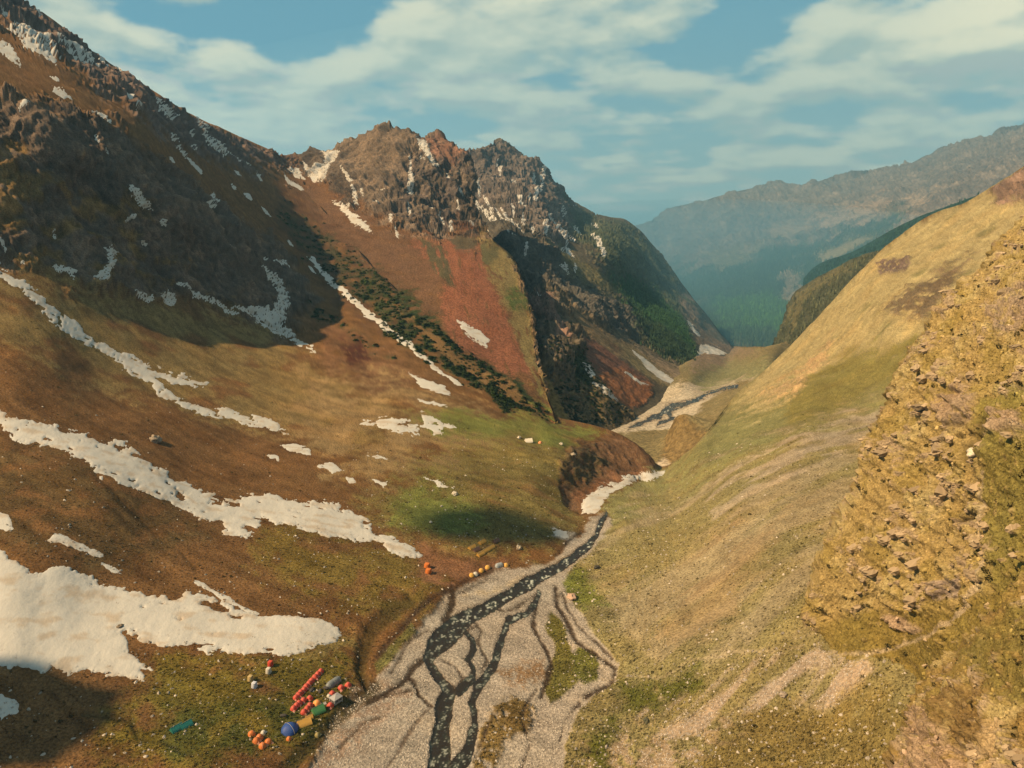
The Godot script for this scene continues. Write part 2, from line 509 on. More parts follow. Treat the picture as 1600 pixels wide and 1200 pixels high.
func arrays(V: PackedVector3Array, N: PackedVector3Array, C: PackedColorArray, I: PackedInt32Array) -> ArrayMesh:
	var A := []; A.resize(Mesh.ARRAY_MAX)
	A[Mesh.ARRAY_VERTEX] = V; A[Mesh.ARRAY_NORMAL] = N; A[Mesh.ARRAY_INDEX] = I
	if C.size(): A[Mesh.ARRAY_COLOR] = C
	var m := ArrayMesh.new(); m.add_surface_from_arrays(Mesh.PRIMITIVE_TRIANGLES, A)
	return m

# a layer that lies on a sheet: off holds its height over the land per vertex (negative: it ends under the ground)
func layer(s: Sheet, i0: int, i1: int, j0: int, j1: int, off: Array, cols: Array) -> ArrayMesh:
	var st := SurfaceTool.new(); st.begin(Mesh.PRIMITIVE_TRIANGLES)
	var index := {}
	var count := 0
	var tris := 0
	for i in range(i0, i1):
		var a: PackedFloat32Array = off[i - i0]
		var b: PackedFloat32Array = off[i + 1 - i0]
		for j in range(j0, j1):
			var k := j - j0
			if maxf(maxf(a[k], a[k + 1]), maxf(b[k], b[k + 1])) <= 0.0:
				continue
			var id := []
			for c in [[i, j], [i, j + 1], [i + 1, j + 1], [i + 1, j]]:
				var key: int = c[0] * 8192 + c[1]
				if not index.has(key):
					index[key] = count; count += 1
					st.set_color(cols[c[0] - i0][c[1] - j0])
					st.add_vertex(s.P[c[0]][c[1]] + s.B[c[0]][c[1]] * off[c[0] - i0][c[1] - j0])
				id.append(index[key])
			for t in ([0, 1, 2, 0, 2, 3] if s.turn < 0.0 else [0, 2, 1, 0, 3, 2]):
				st.add_index(id[t])
			tris += 2
	if tris == 0:
		return null
	st.generate_normals()
	return st.commit()

func find(a: PackedFloat32Array, x: float) -> int:
	return clampi(a.bsearch(x), 0, a.size() - 1)

var snow_mat: StandardMaterial3D

func snow(on: String, label: String, thick: float, soft: float, sc: Array, a: Array) -> void:
	var s: Sheet = sheets[on]
	var p := Patch.new(); outline(p, sc, a, 2)
	p.box = p.box.grow(8.0)
	var i0 := find(s.us, p.box.position.x / p.su); var i1 := find(s.us, p.box.end.x / p.su)
	var j0 := find(s.vs, p.box.position.y / p.sv); var j1 := find(s.vs, p.box.end.y / p.sv)
	if i1 <= i0 or j1 <= j0:
		print("no room for ", label); return
	var off := []; var cols := []
	var fine := 0.4 if soft < 1.8 else 1.0
	for i in range(i0, i1 + 1):
		var o := PackedFloat32Array(); var c := PackedColorArray()
		for j in range(j0, j1 + 1):
			var q: Vector3 = s.P[i][j] / s.size
			var w1 := n_warp.get_noise_3dv(q * 1.6); var w2 := n_warp.get_noise_3d(q.x * 1.6 - 50.0, q.y * 1.6, q.z * 1.6 + 80.0)
			var g := n_grain.get_noise_3dv(q)
			var d := inside(Vector2(s.us[i] * p.su, s.vs[j] * p.sv) + Vector2(w1, w2) * (soft * 2.6 + 2.0) * fine, p.poly) + (g * (soft * 1.7 + 1.0) + n_grain.get_noise_3d(q.x * 3.1, q.y * 3.1, q.z * 3.1) * (soft * 1.2 + 0.8)) * fine + (0.5 if fine < 1.0 else 0.0)
			var t := minf(d * 0.11, 0.18 + 0.30 * (1.0 - exp(-maxf(d, 0.0) * 0.05))) * thick
			if d > 0.0:
				t += (w1 * 0.12 + g * 0.03) * thick * clampf(d / 14.0, 0.0, 1.0)
				if soft >= 2.5: t -= 0.5 * thick * smoothstep(0.16, 0.34, n_patch.get_noise_3d(q.x * 0.07, q.y * 0.2, q.z * 0.12) - d * 0.012)
			o.append(maxf(t, -1.0))
			var dirt := smoothstep(0.05, 0.5, n_patch.get_noise_3d(q.x * 0.05, q.y * 0.30, q.z * 0.16) + g * 0.4 + w2 * 0.2) * 0.6
			var tone := 1.0 + 0.10 * w1 + 0.08 * g
			c.append(Color(0.39 * tone, 0.385 * tone, 0.37 * tone).lerp(Color(0.30, 0.235, 0.17), dirt))
		off.append(o); cols.append(c)
	var m := layer(s, i0, i1, j0, j1, off, cols)
	if m == null:
		print("nothing of ", label); return
	if snow_mat == null:
		snow_mat = StandardMaterial3D.new(); snow_mat.vertex_color_use_as_albedo = true; snow_mat.roughness = 0.75; snow_mat.metallic_specular = 0.3
		snow_mat.normal_enabled = true; snow_mat.normal_texture = grain_normal; snow_mat.normal_scale = 0.3; snow_mat.uv1_triplanar = true; snow_mat.uv1_world_triplanar = true; snow_mat.uv1_scale = Vector3.ONE / 40.0
	var b := put("snow_patch", m, snow_mat)
	tag(b, label, "snow patch", "tiny snow flecks" if label.begins_with("tiny snow fleck") else "snow patches left on the mountainsides")

func river() -> void:
	for on in ["valley", "far_floor"]:
		var s: Sheet = sheets[on]
		var off := []; var cols := []
		var i0 := s.us.size(); var i1 := 0; var j1 := 0
		for i in s.us.size():
			for j in s.vs.size():
				if s.W[i][j] > -3.0:
					i0 = mini(i0, i); i1 = maxi(i1, i); j1 = maxi(j1, j)
		i1 = mini(i1 + 1, s.us.size() - 1); j1 = mini(j1 + 1, s.vs.size() - 1)
		for i in range(i0, i1 + 1):
			var o := PackedFloat32Array(); var c := PackedColorArray()
			for j in range(0, j1 + 1):
				var d: float = s.W[i][j]
				var q: Vector3 = s.P[i][j]
				if d < -4.0:
					o.append(-1.0); c.append(Color.BLACK); continue
				var rip := n_grain.get_noise_3d(q.x * 11.0, 0.0, q.z * 8.0)
				var chop := n_patch.get_noise_3d(q.x * 0.34, 3.0, q.z * 0.20)
				o.append((smoothstep(-3.0, 3.0, d) * 0.62 - 0.14 + rip * 0.10) * (1.0 if on == "valley" else 0.6))
				var foam := smoothstep(0.20, 0.42, rip * 0.8 + chop * 0.75 - 0.02) * clampf((d + 1.0) * 0.22, 0.0, 1.0) * (0.45 + 0.55 * smoothstep(-200.0, -250.0, q.z))
				c.append(Color(0.020, 0.019, 0.015).lerp(Color(0.05, 0.062, 0.05), clampf(chop * 0.8, 0.0, 1.0)).lerp(Color(0.50, 0.53, 0.48), foam * 0.85))
			off.append(o); cols.append(c)
		var m := layer(s, i0, i1, 0, j1, off, cols)
		var mat := StandardMaterial3D.new(); mat.vertex_color_use_as_albedo = true; mat.roughness = 0.25; mat.metallic_specular = 0.28
		mat.normal_enabled = true; mat.normal_texture = grain_normal; mat.normal_scale = 0.6; mat.uv1_triplanar = true; mat.uv1_world_triplanar = true; mat.uv1_scale = Vector3.ONE / 9.0
		var b := put("river", m, mat); b.set_meta("kind", "structure"); b.set_meta("label", "dark braided stream with white riffles on the gravel bed" if on == "valley" else "thin far arm of the stream on the sandy flat")

# ---- ground cover that nobody could count
func scatter(s: Sheet, want: int, pick: int, least: float, seed_: int, lo: float, hi: float, up: float, tint: Callable, below := 1e9, beyond := 0.0) -> Array:
	rng.seed = seed_
	var xs: Array[Transform3D] = []
	var cs := PackedColorArray()
	var tries := 0
	var vmax := s.vs.size() - 8
	while xs.size() < want and tries < want * 40:
		tries += 1
		var i := rng.randi_range(0, s.us.size() - 2)
		var j := rng.randi_range(0, vmax)
		var w: float = s.T[i][j][pick]
		if w < least or rng.randf() > w or s.W[i][j] > -2.0:
			continue
		var a: Vector3 = s.P[i][j]
		if a.distance_to(EYE) > below or a.distance_to(EYE) < beyond:
			continue
		var p: Vector3 = a + (s.P[i + 1][j] - a) * rng.randf() + (s.P[i][j + 1] - a) * rng.randf()
		var n: Vector3 = s.N[i][j].lerp(Vector3.UP, up).normalized()
		var k := lo * pow(hi / lo, pow(rng.randf(), 2.2))
		var b := Basis(Quaternion(Vector3.UP, n)) * Basis(Vector3.UP, rng.randf() * TAU)
		xs.append(Transform3D(b.scaled_local(Vector3(k * rng.randf_range(0.8, 1.3), k * rng.randf_range(0.7, 1.25), k * rng.randf_range(0.8, 1.3))), p))
		cs.append(tint.call(s.C[i][j]))
	return [xs, cs]

func flock(called: String, label: String, m: Mesh, mat: Material, lot: Array) -> void:
	var mm := MultiMesh.new(); mm.transform_format = MultiMesh.TRANSFORM_3D; mm.use_colors = true; mm.mesh = m; mm.instance_count = lot[0].size()
	for i in lot[0].size():
		mm.set_instance_transform(i, lot[0][i]); mm.set_instance_color(i, lot[1][i])
	var o := MultiMeshInstance3D.new(); o.name = numbered(called); o.multimesh = mm; o.material_override = mat
	o.set_meta("kind", "stuff"); o.set_meta("label", label); add_child(o, true)

func stone_mesh(seed_: int, sharp := 0.28, fine := 1) -> ArrayMesh:
	var sp := SphereMesh.new(); sp.radius = 0.5; sp.height = 1.0; sp.radial_segments = 6 * fine; sp.rings = 3 * fine
	var a := sp.get_mesh_arrays()
	var v: PackedVector3Array = a[Mesh.ARRAY_VERTEX]
	var n := FastNoiseLite.new(); n.seed = seed_; n.frequency = 1.1; n.fractal_octaves = 3
	var st := SurfaceTool.new(); st.begin(Mesh.PRIMITIVE_TRIANGLES)
	if fine == 1: st.set_smooth_group(-1)
	var I: PackedInt32Array = a[Mesh.ARRAY_INDEX]
	for i in I:
		var p := v[i]
		st.add_vertex(p * (1.0 + sharp * 2.2 * n.get_noise_3dv(p * 1.7)) * Vector3(1, 0.72, 0.85))
	st.generate_normals()
	return st.commit()

func block_mesh(seed_: int) -> ArrayMesh:                           # a cracked angular block: a box with its corners knocked about
	var r := RandomNumberGenerator.new(); r.seed = seed_
	var bx := BoxMesh.new(); bx.subdivide_width = 2; bx.subdivide_height = 1; bx.subdivide_depth = 2
	var a := bx.get_mesh_arrays()
	var v: PackedVector3Array = a[Mesh.ARRAY_VERTEX]
	var moved := {}
	var st := SurfaceTool.new(); st.begin(Mesh.PRIMITIVE_TRIANGLES); st.set_smooth_group(-1)
	for i: int in a[Mesh.ARRAY_INDEX]:
		var key := v[i].snapped(Vector3.ONE * 0.01)
		if not moved.has(key):
			moved[key] = v[i] * (1.0 - 0.05 * v[i].length_squared()) + Vector3(r.randf_range(-0.11, 0.11), r.randf_range(-0.10, 0.10), r.randf_range(-0.11, 0.11))
		st.add_vertex(moved[key])
	st.generate_normals()
	return st.commit()

func leaf_clump(seed_: int, n: int, flat: float, size: float) -> ArrayMesh:   # many small leafy faces through a low dome
	var r := RandomNumberGenerator.new(); r.seed = seed_
	var st := SurfaceTool.new(); st.begin(Mesh.PRIMITIVE_TRIANGLES)
	for i in n:
		var d := Vector3(r.randfn(), absf(r.randfn()) * 0.8, r.randfn()).normalized()
		var p := d * pow(r.randf(), 0.4) * Vector3(0.5, flat, 0.5)
		var x := Vector3(r.randfn(), r.randfn(), r.randfn()).normalized()
		var y := (d + 0.7 * Vector3(r.randfn(), r.randfn(), r.randfn())).normalized()
		x = (x - y * x.dot(y)).normalized()
		st.set_normal((d + Vector3.UP * 0.4 + 0.4 * x).normalized())
		st.add_vertex(p - x * size * 0.5); st.add_vertex(p + y * size); st.add_vertex(p + x * size * 0.5)
	return st.commit()

func tuft_mesh(seed_: int, n: int) -> ArrayMesh:                    # arching grass blades
	var r := RandomNumberGenerator.new(); r.seed = seed_
	var st := SurfaceTool.new(); st.begin(Mesh.PRIMITIVE_TRIANGLES)
	for i in n:
		var a := r.randf() * TAU
		var o := Vector3(cos(a), 0, sin(a))
		var side := Vector3(-o.z, 0, o.x) * 0.09
		var root := o * r.randf() * 0.15
		var mid := root + o * 0.26 * r.randf_range(0.5, 1.2) + Vector3.UP * r.randf_range(0.35, 0.6)
		var tip := mid + o * r.randf_range(0.15, 0.45) + Vector3.UP * r.randf_range(-0.1, 0.25)
		for t in [[root - side, mid - side * 0.8, root + side], [root + side, mid - side * 0.8, mid + side * 0.8], [mid - side * 0.8, tip, mid + side * 0.8]]:
			for q in t:
				st.set_normal((Vector3.UP + o * 0.5).normalized()); st.add_vertex(q)
	return st.commit()

func conifer_mesh(seed_: int) -> ArrayMesh:
	var r := RandomNumberGenerator.new(); r.seed = seed_
	var st := SurfaceTool.new(); st.begin(Mesh.PRIMITIVE_TRIANGLES)
	for t in 5:
		var y := 0.12 + t * 0.17
		var w := 0.30 * (1.0 - t * 0.17)
		var off := Vector3(r.randfn(), 0, r.randfn()) * 0.02
		for k in 7:
			var a := TAU * k / 7.0 + t
			var b := TAU * (k + 1) / 7.0 + t
			var ra := w * r.randf_range(0.6, 1.25)
			st.add_vertex(Vector3(cos(a) * ra, y - r.randf() * 0.05, sin(a) * ra)); st.add_vertex(Vector3(0, y + 0.30, 0) + off); st.add_vertex(Vector3(cos(b) * w * 0.7, y, sin(b) * w * 0.7))
	st.generate_normals()
	return st.commit()

func leafy(c := Color.WHITE, back := 0.25) -> StandardMaterial3D:
	var m := StandardMaterial3D.new(); m.vertex_color_use_as_albedo = true; m.albedo_color = c; m.roughness = 0.9; m.metallic_specular = 0.2; m.cull_mode = BaseMaterial3D.CULL_DISABLED
	if back > 0.0:
		m.backlight_enabled = true; m.backlight = Color(back, back, back * 0.6)
	return m

func cover() -> void:
	var stones := leafy(Color.WHITE, 0.0)
	var pale := func(c: Color) -> Color:
		var k := rng.randf_range(0.55, 1.35)
		return Color(minf(0.32 * k, 0.7), minf(0.285 * k, 0.62), minf(0.25 * k, 0.55))
	flock("river_stones", "loose pale stones strewn over the gravel bed and scree", stone_mesh(1), stones, scatter(sheets["valley"], 50000, 3, 0.3, 101, 0.10, 0.6, 0.3, pale, 420.0))
	var dark := func(c: Color) -> Color:
		var k := rng.randf_range(0.5, 1.15)
		return Color(c.r * k, c.g * k, c.b * k * 1.05)
	flock("scattered_rocks", "small rocks scattered over the grassy slopes", stone_mesh(4, 0.35), stones, scatter(sheets["valley"], 9000, 1, 0.15, 103, 0.2, 1.1, 0.2, pale, 420.0))
	var dry := func(c: Color) -> Color:
		var k := rng.randf_range(0.65, 1.45)
		return Color(c.r * k * 0.86, c.g * k * 0.85, c.b * k * 0.84)
	var tuft := tuft_mesh(2, 9)
	var blades := leafy(Color.WHITE, 0.3)
	flock("grass_tufts", "dry golden grass tufts on the crag", tuft, blades, scatter(sheets["cliff"], 11000, 1, 0.45, 105, 0.2, 0.6, 0.5, dry))
	flock("grass_tufts", "dry golden grass tufts on the lower right mound", tuft, blades, scatter(sheets["outcrop"], 6000, 1, 0.45, 107, 0.15, 0.45, 0.5, dry))
	flock("grass_tufts", "short grass tufts on the valley slopes and meadow", tuft, blades, scatter(sheets["valley"], 70000, 1, 0.15, 109, 0.3, 0.8, 0.5, dry, 430.0))
	flock("crag_stones", "loose angular stones on the crag", stone_mesh(5, 0.4), stones, scatter(sheets["cliff"], 2500, 0, 0.2, 111, 0.2, 1.2, 0.1, dark))
	flock("crag_stones", "loose angular stones on the lower right mound", stone_mesh(6, 0.4), stones, scatter(sheets["outcrop"], 2000, 0, 0.2, 113, 0.15, 1.0, 0.1, dark))
	var green := func(c: Color) -> Color:
		var k := rng.randf_range(0.7, 1.7)
		return Color(0.034 * k, 0.056 * k, 0.018 * k)
	var bush := leaf_clump(8, 90, 0.45, 0.2)
	flock("juniper_scrub", "dark green scrub in bands on the slope beneath the peaks", bush, leafy(), scatter(sheets["valley"], 9000, 2, 0.2, 115, 1.3, 4.6, 0.5, green))
	flock("juniper_scrub", "dark scrub on the shaded side of the red spur", bush, leafy(), scatter(sheets["spur"], 1300, 2, 0.3, 117, 1.5, 4.0, 0.6, green, 1200.0))
	var ledge_rock := func(c: Color) -> Color:
		var k := rng.randf_range(0.6, 1.15)
		return Color(0.345 * k, 0.265 * k, 0.175 * k)
	for f in [["cliff", 1100, 0.5, 2.1, 133, "angular ledge blocks of pale ochre rock jutting from the crag"], ["outcrop", 260, 0.35, 1.3, 135, "angular blocks of pale rock on the lower right mound"]]:
		var lot := scatter(sheets[f[0]], f[1], 3, 0.2, f[4], f[2], f[3], 0.3, ledge_rock)
		for i in lot[0].size():
			var x: Transform3D = lot[0][i]
			var k := x.basis.x.length()
			lot[0][i] = Transform3D(Basis.from_euler(Vector3(rng.randf_range(-0.1, 0.2), 0.5 + rng.randfn() * 0.25, 0.16 + rng.randfn() * 0.08)).scaled_local(Vector3(k * rng.randf_range(1.2, 2.8), k * rng.randf_range(0.35, 0.8), k)), x.origin - x.basis.y.normalized() * k * 0.16)
		flock("ledge_blocks", f[5], block_mesh(f[4]), stones, lot)
	var low := func(c: Color) -> Color:
		var k := rng.randf_range(0.6, 1.5)
		return Color(0.10 * k, 0.085 * k, 0.03 * k)
	flock("low_shrubs", "small dark shrubs rooted in the crag", leaf_clump(12, 60, 0.5, 0.24), leafy(), scatter(sheets["cliff"], 1300, 1, 0.4, 119, 0.3, 1.5, 0.6, low))
	flock("low_shrubs", "small dark shrubs on the lower right mound", leaf_clump(13, 60, 0.5, 0.24), leafy(), scatter(sheets["outcrop"], 600, 1, 0.4, 129, 0.25, 0.9, 0.6, low))
	flock("low_shrubs", "low dark heath shrubs dotted over the brown left slope", leaf_clump(14, 50, 0.4, 0.22), leafy(), scatter(sheets["valley"], 5500, 1, 0.15, 131, 0.3, 1.1, 0.6, low, 480.0))
	var fir := conifer_mesh(3)
	var forest := func(c: Color) -> Color:
		var k := rng.randf_range(0.7, 1.5)
		return Color(c.r * 0.75 * k, c.g * 0.8 * k, c.b * 0.75 * k)
	for f in [["spur", 9000, 2.5, 6.0, 121], ["far_ridge", 14000, 9.0, 20.0, 123], ["teal_spur", 9000, 6.0, 13.0, 125], ["near_spur", 8000, 4.0, 10.0, 127]]:
		flock("forest", {"spur": "dark forest on the blue spur above the gorge", "far_ridge": "far hazy forest at the bottom of the gorge", "teal_spur": "forest on the farther teal hill", "near_spur": "forest on the nearer grey green hill"}[f[0]], fir, leafy(Color.WHITE, 0.1), scatter(sheets[f[0]], f[1], 2, 0.25, f[4], f[2], f[3], 0.95, forest, 1e9, 900.0))

# ---- things
func foot(on: String, u: float, v: float) -> Vector3:
	var s: Sheet = sheets[on]
	var a := spot(s, u, v)
	return surface(s, u, v, a[0], a[1])[0]

func thing(called: String, label: String, category: String, at: Vector3, turn := 0.0, group := "") -> Node3D:
	var o := Node3D.new(); o.name = numbered(called); add_child(o); o.position = at; o.rotation.y = turn
	tag(o, label, category, group)
	return o

var fabrics := {}
func fabric(c: Color) -> StandardMaterial3D:
	if not fabrics.has(c):
		var m := plain(c, 0.62); m.cull_mode = BaseMaterial3D.CULL_DISABLED
		m.backlight_enabled = true; m.backlight = Color(c.r, c.g, c.b) * 0.25
		m.normal_enabled = true; m.normal_texture = grain_normal; m.normal_scale = 0.35; m.uv1_triplanar = true; m.uv1_scale = Vector3.ONE * 0.4
		fabrics[c] = m
	return fabrics[c]

var shapes := {}
func tube(st: SurfaceTool, pts: Array, r: float) -> void:
	for i in pts.size() - 1:
		var a: Vector3 = pts[i]; var b: Vector3 = pts[i + 1]
		var d := (b - a).normalized()
		var x := d.cross(Vector3(0.31, 0.2, 0.93)).normalized() * r
		var y := d.cross(x)
		for k in 5:
			var p := x * cos(TAU * k / 5) + y * sin(TAU * k / 5)
			var q := x * cos(TAU * (k + 1) / 5) + y * sin(TAU * (k + 1) / 5)
			for w in [a + p, b + p, a + q, a + q, b + p, b + q]:
				st.add_vertex(w)

func quad(st: SurfaceTool, a: Vector3, b: Vector3, c: Vector3, d: Vector3) -> void:
	for w in [a, b, c, a, c, d]:
		st.add_vertex(w)

func done(st: SurfaceTool) -> ArrayMesh:
	st.generate_normals()
	return st.commit()

func fresh() -> SurfaceTool:
	var st := SurfaceTool.new(); st.begin(Mesh.PRIMITIVE_TRIANGLES)
	return st

func dome_point(a: float, e: float) -> Vector3:                     # four-sided dome with taut panels sagging between the poles
	var c := cos(e)
	var sag := 1.0 - 0.13 * absf(sin(2.0 * a)) * sin(2.0 * e)
	return Vector3(cos(a) * c * 0.5 * sag, sin(e), sin(a) * c * 0.5 * sag)

func dome_tent(on: String, u: float, v: float, turn: float, wide: float, high: float, c: Color, label: String, group: String) -> void:
	var o := thing("dome_tent", label, "tent", foot(on, u, v) - Vector3(0, 0.05, 0), turn, group)
	if not shapes.has("canopy"):
		var st := fresh()
		for i in 24:
			for j in 7:
				var a := TAU * i / 24; var b := TAU * (i + 1) / 24; var e := PI / 2 * j / 7; var f := PI / 2 * (j + 1) / 7
				quad(st, dome_point(a, e), dome_point(a, f), dome_point(b, f), dome_point(b, e))
		shapes.canopy = done(st)
		st = fresh()
		for s in [0.25, 0.75]:
			var l := []
			for k in 15:
				var e := PI * k / 14
				var p := dome_point(TAU * (s - 0.0) , minf(e, PI - e))
				if e > PI / 2: p = Vector3(-p.x, p.y, -p.z)
				l.append(p * 1.012)
			tube(st, l, 0.012)
		shapes.poles = done(st)
		st = fresh()
		for j in 5:
			var e := 0.05 + 0.19 * j; var f := e + 0.19
			var k := 0.42 - 0.07 * j
			quad(st, dome_point(-k, e) * 1.02, dome_point(-k + 0.07, f) * 1.02, dome_point(k - 0.07, f) * 1.02, dome_point(k, e) * 1.02)
		shapes.door = done(st)
		st = fresh()
		var ridge := Vector3(0.36, 0.55, 0)
		for s in [-1.0, 1.0]:
			for w in ([ridge, Vector3(0.36, 0.0, 0.3), Vector3(0.78, 0.0, 0.0)] if s > 0 else [ridge, Vector3(0.78, 0, 0), Vector3(0.36, 0, -0.3)]):
				st.add_vertex(w)
		shapes.porch = done(st)
	var size := Vector3(wide, high, wide)
	var dark := Color(c.r * 0.55, c.g * 0.55, c.b * 0.55)
	for p in [["canopy", c], ["poles", Color(0.3, 0.28, 0.26)], ["door", dark], ["porch", Color(c.r * 0.7 + 0.15, c.g * 0.7 + 0.13, c.b * 0.7 + 0.11)]]:
		var m := put(p[0], shapes[p[0]], fabric(p[1]), o)
		m.scale = size

func ridge_tent(on: String, u: float, v: float, turn: float, long: float, wide: float, high: float, c: Color, label: String, group: String) -> void:
	var o := thing("ridge_tent", label, "tent", foot(on, u, v) - Vector3(0, 0.05, 0), turn, group)
	var L := long / 2; var W := wide / 2; var eave := high * 0.18
	for s in [-1.0, 1.0]:
		var st := fresh()
		for k in 4:                                                  # roof sheet sagging between ridge and pegs
			var x := -L + long * k / 4; var y := x + long / 4
			var sx := 0.06 * high * (1.0 if k % 2 else 0.0); var sy := 0.06 * high * (0.0 if k % 2 else 1.0)
			quad(st, Vector3(x, high - sx, 0), Vector3(y, high - sy, 0), Vector3(y, high * 0.5, s * W * 0.58), Vector3(x, high * 0.5, s * W * 0.58))
			quad(st, Vector3(x, high * 0.5, s * W * 0.58), Vector3(y, high * 0.5, s * W * 0.58), Vector3(y, eave, s * W), Vector3(x, eave, s * W))
			quad(st, Vector3(x, eave, s * W), Vector3(y, eave, s * W), Vector3(y, 0, s * W * 1.03), Vector3(x, 0, s * W * 1.03))
		put("roof_panel", done(st), fabric(c), o)
		st = fresh()
		for q in [[Vector3(s * L * 0.98, high, 0), Vector3(s * L * 0.98, eave, W), Vector3(s * L * 0.98, eave, -W)], [Vector3(s * L * 0.98, eave, W), Vector3(s * L * 0.98, 0, W), Vector3(s * L * 0.98, 0, -W)], [Vector3(s * L * 0.98, eave, W), Vector3(s * L * 0.98, 0, -W), Vector3(s * L * 0.98, eave, -W)]]:
			for w in q:
				st.add_vertex(w)
		put("end_panel", done(st), fabric(Color(c.r * 0.8, c.g * 0.8, c.b * 0.8)), o)
	var d := fresh()
	for w in [Vector3(L + 0.01, high * 0.75, 0), Vector3(L + 0.01, 0, W * 0.4), Vector3(L + 0.01, 0, -W * 0.4)]:
		d.add_vertex(w)
	put("door", done(d), fabric(Color(c.r * 0.35, c.g * 0.35, c.b * 0.35)), o)
	var pole := fresh()
	tube(pole, [Vector3(-L - 0.1, high + 0.02, 0), Vector3(L + 0.1, high + 0.02, 0)], 0.025)
	put("ridge_pole", done(pole), fabric(Color(0.3, 0.28, 0.26)), o)

func tunnel_tent(on: String, u: float, v: float, turn: float, long: float, wide: float, high: float, c: Color, label: String) -> void:
	var o := thing("tunnel_tent", label, "tent", foot(on, u, v) - Vector3(0, 0.05, 0), turn)
	var st := fresh()
	var hoops := fresh()
	for i in 12:
		for j in 10:
			var q := []
			for n in [[i, j], [i + 1, j], [i + 1, j + 1], [i, j + 1]]:
				var t: float = n[0] / 12.0
				var end := sqrt(maxf(0.0, 1.0 - pow(absf(t * 2.0 - 1.0), 5.0)))
				var k := (0.94 + 0.06 * absf(cos(t * PI * 3.0))) * maxf(end, 0.12)
				var a: float = PI * n[1] / 10.0
				q.append(Vector3((t - 0.5) * long, sin(a) * high * k, cos(a) * wide * 0.5 * k))
			quad(st, q[0], q[1], q[2], q[3])
	put("canopy", done(st), fabric(c), o)
	for t in [0.0, 0.333, -0.333]:
		var l := []
		for j in 11:
			l.append(Vector3(t * long, sin(PI * j / 10) * high * 1.012, cos(PI * j / 10) * wide * 0.506))
		var h := fresh(); tube(h, l, 0.02)
		put("hoop", done(h), fabric(Color(0.35, 0.35, 0.35)), o)
	var d := fresh()
	for j in 6:
		var a := PI * (j + 2) / 10.0; var b := PI * (j + 3) / 10.0
		for w in [Vector3(long * 0.47, 0, 0), Vector3(long * 0.47, sin(a) * high * 0.7, cos(a) * wide * 0.36), Vector3(long * 0.47, sin(b) * high * 0.7, cos(b) * wide * 0.36)]:
			d.add_vertex(w)
	put("door", done(d), fabric(Color(c.r * 0.4, c.g * 0.4, c.b * 0.4)), o)

func frame_tent(on: String, u: float, v: float, turn: float, long: float, wide: float, high: float, c: Color, label: String, windows: int) -> void:
	var o := thing("frame_tent", label, "tent", foot(on, u, v) - Vector3(0, 0.05, 0), turn)
	var L := long / 2; var W := wide / 2; var e := high * 0.7
	for k in 4:
		var a := Vector3(L, 0, W) if k == 0 else Vector3(-L, 0, W) if k == 1 else Vector3(-L, 0, -W) if k == 2 else Vector3(L, 0, -W)
		var b := Vector3(-L, 0, W) if k == 0 else Vector3(-L, 0, -W) if k == 1 else Vector3(L, 0, -W) if k == 2 else Vector3(L, 0, W)
		var st := fresh()
		quad(st, a, b, b * 0.94 + Vector3.UP * e, a * 0.94 + Vector3.UP * e)
		put("wall", done(st), fabric(c), o)
		var r := fresh()
		for w in [a * 1.02 + Vector3.UP * e * 0.97, b * 1.02 + Vector3.UP * e * 0.97, Vector3.UP * high]:
			r.add_vertex(w)
		put("roof", done(r), fabric(Color(c.r * 1.15, c.g * 1.15, c.b * 1.15)), o)
		var out := (a + b).normalized() * 0.04
		var n := fresh()
		for s in [0.16, 0.56]:
			var p := a.lerp(b, s) * 0.99 + out; var q := a.lerp(b, s + 0.28) * 0.99 + out
			quad(n, p + Vector3.UP * e * 0.4, q + Vector3.UP * e * 0.4, q * 0.97 + Vector3.UP * e * 0.78, p * 0.97 + Vector3.UP * e * 0.78)
		put("window", done(n), fabric(Color(0.05, 0.05, 0.055)), o)

func toilet_tent(on: String, u: float, v: float, turn: float, wide: float, high: float, c: Color, label: String) -> void:
	var o := thing("upright_tent", label, "tent", foot(on, u, v) - Vector3(0, 0.05, 0), turn)
	var W := wide / 2
	var st := fresh()
	for k in 4:
		var a := Vector3(W, 0, W).rotated(Vector3.UP, k * PI / 2); var b := Vector3(W, 0, W).rotated(Vector3.UP, (k + 1) * PI / 2)
		quad(st, a, b, b * 0.86 + Vector3.UP * high * 0.82, a * 0.86 + Vector3.UP * high * 0.82)
	put("wall", done(st), fabric(c), o)
	st = fresh()
	for k in 4:
		var a := Vector3(W, 0, W).rotated(Vector3.UP, k * PI / 2) * 0.9 + Vector3.UP * high * 0.81; var b := Vector3(W, 0, W).rotated(Vector3.UP, (k + 1) * PI / 2) * 0.9 + Vector3.UP * high * 0.81
		for w in [a, b, Vector3.UP * high]:
			st.add_vertex(w)
	put("roof", done(st), fabric(c), o)
	st = fresh()
	quad(st, Vector3(W + 0.01, 0, -W * 0.5), Vector3(W + 0.01, 0, W * 0.5), Vector3(W * 0.9 + 0.01, high * 0.75, W * 0.42), Vector3(W * 0.9 + 0.01, high * 0.75, -W * 0.42))
	put("door", done(st), fabric(Color(c.r * 0.5, c.g * 0.5, c.b * 0.5)), o)

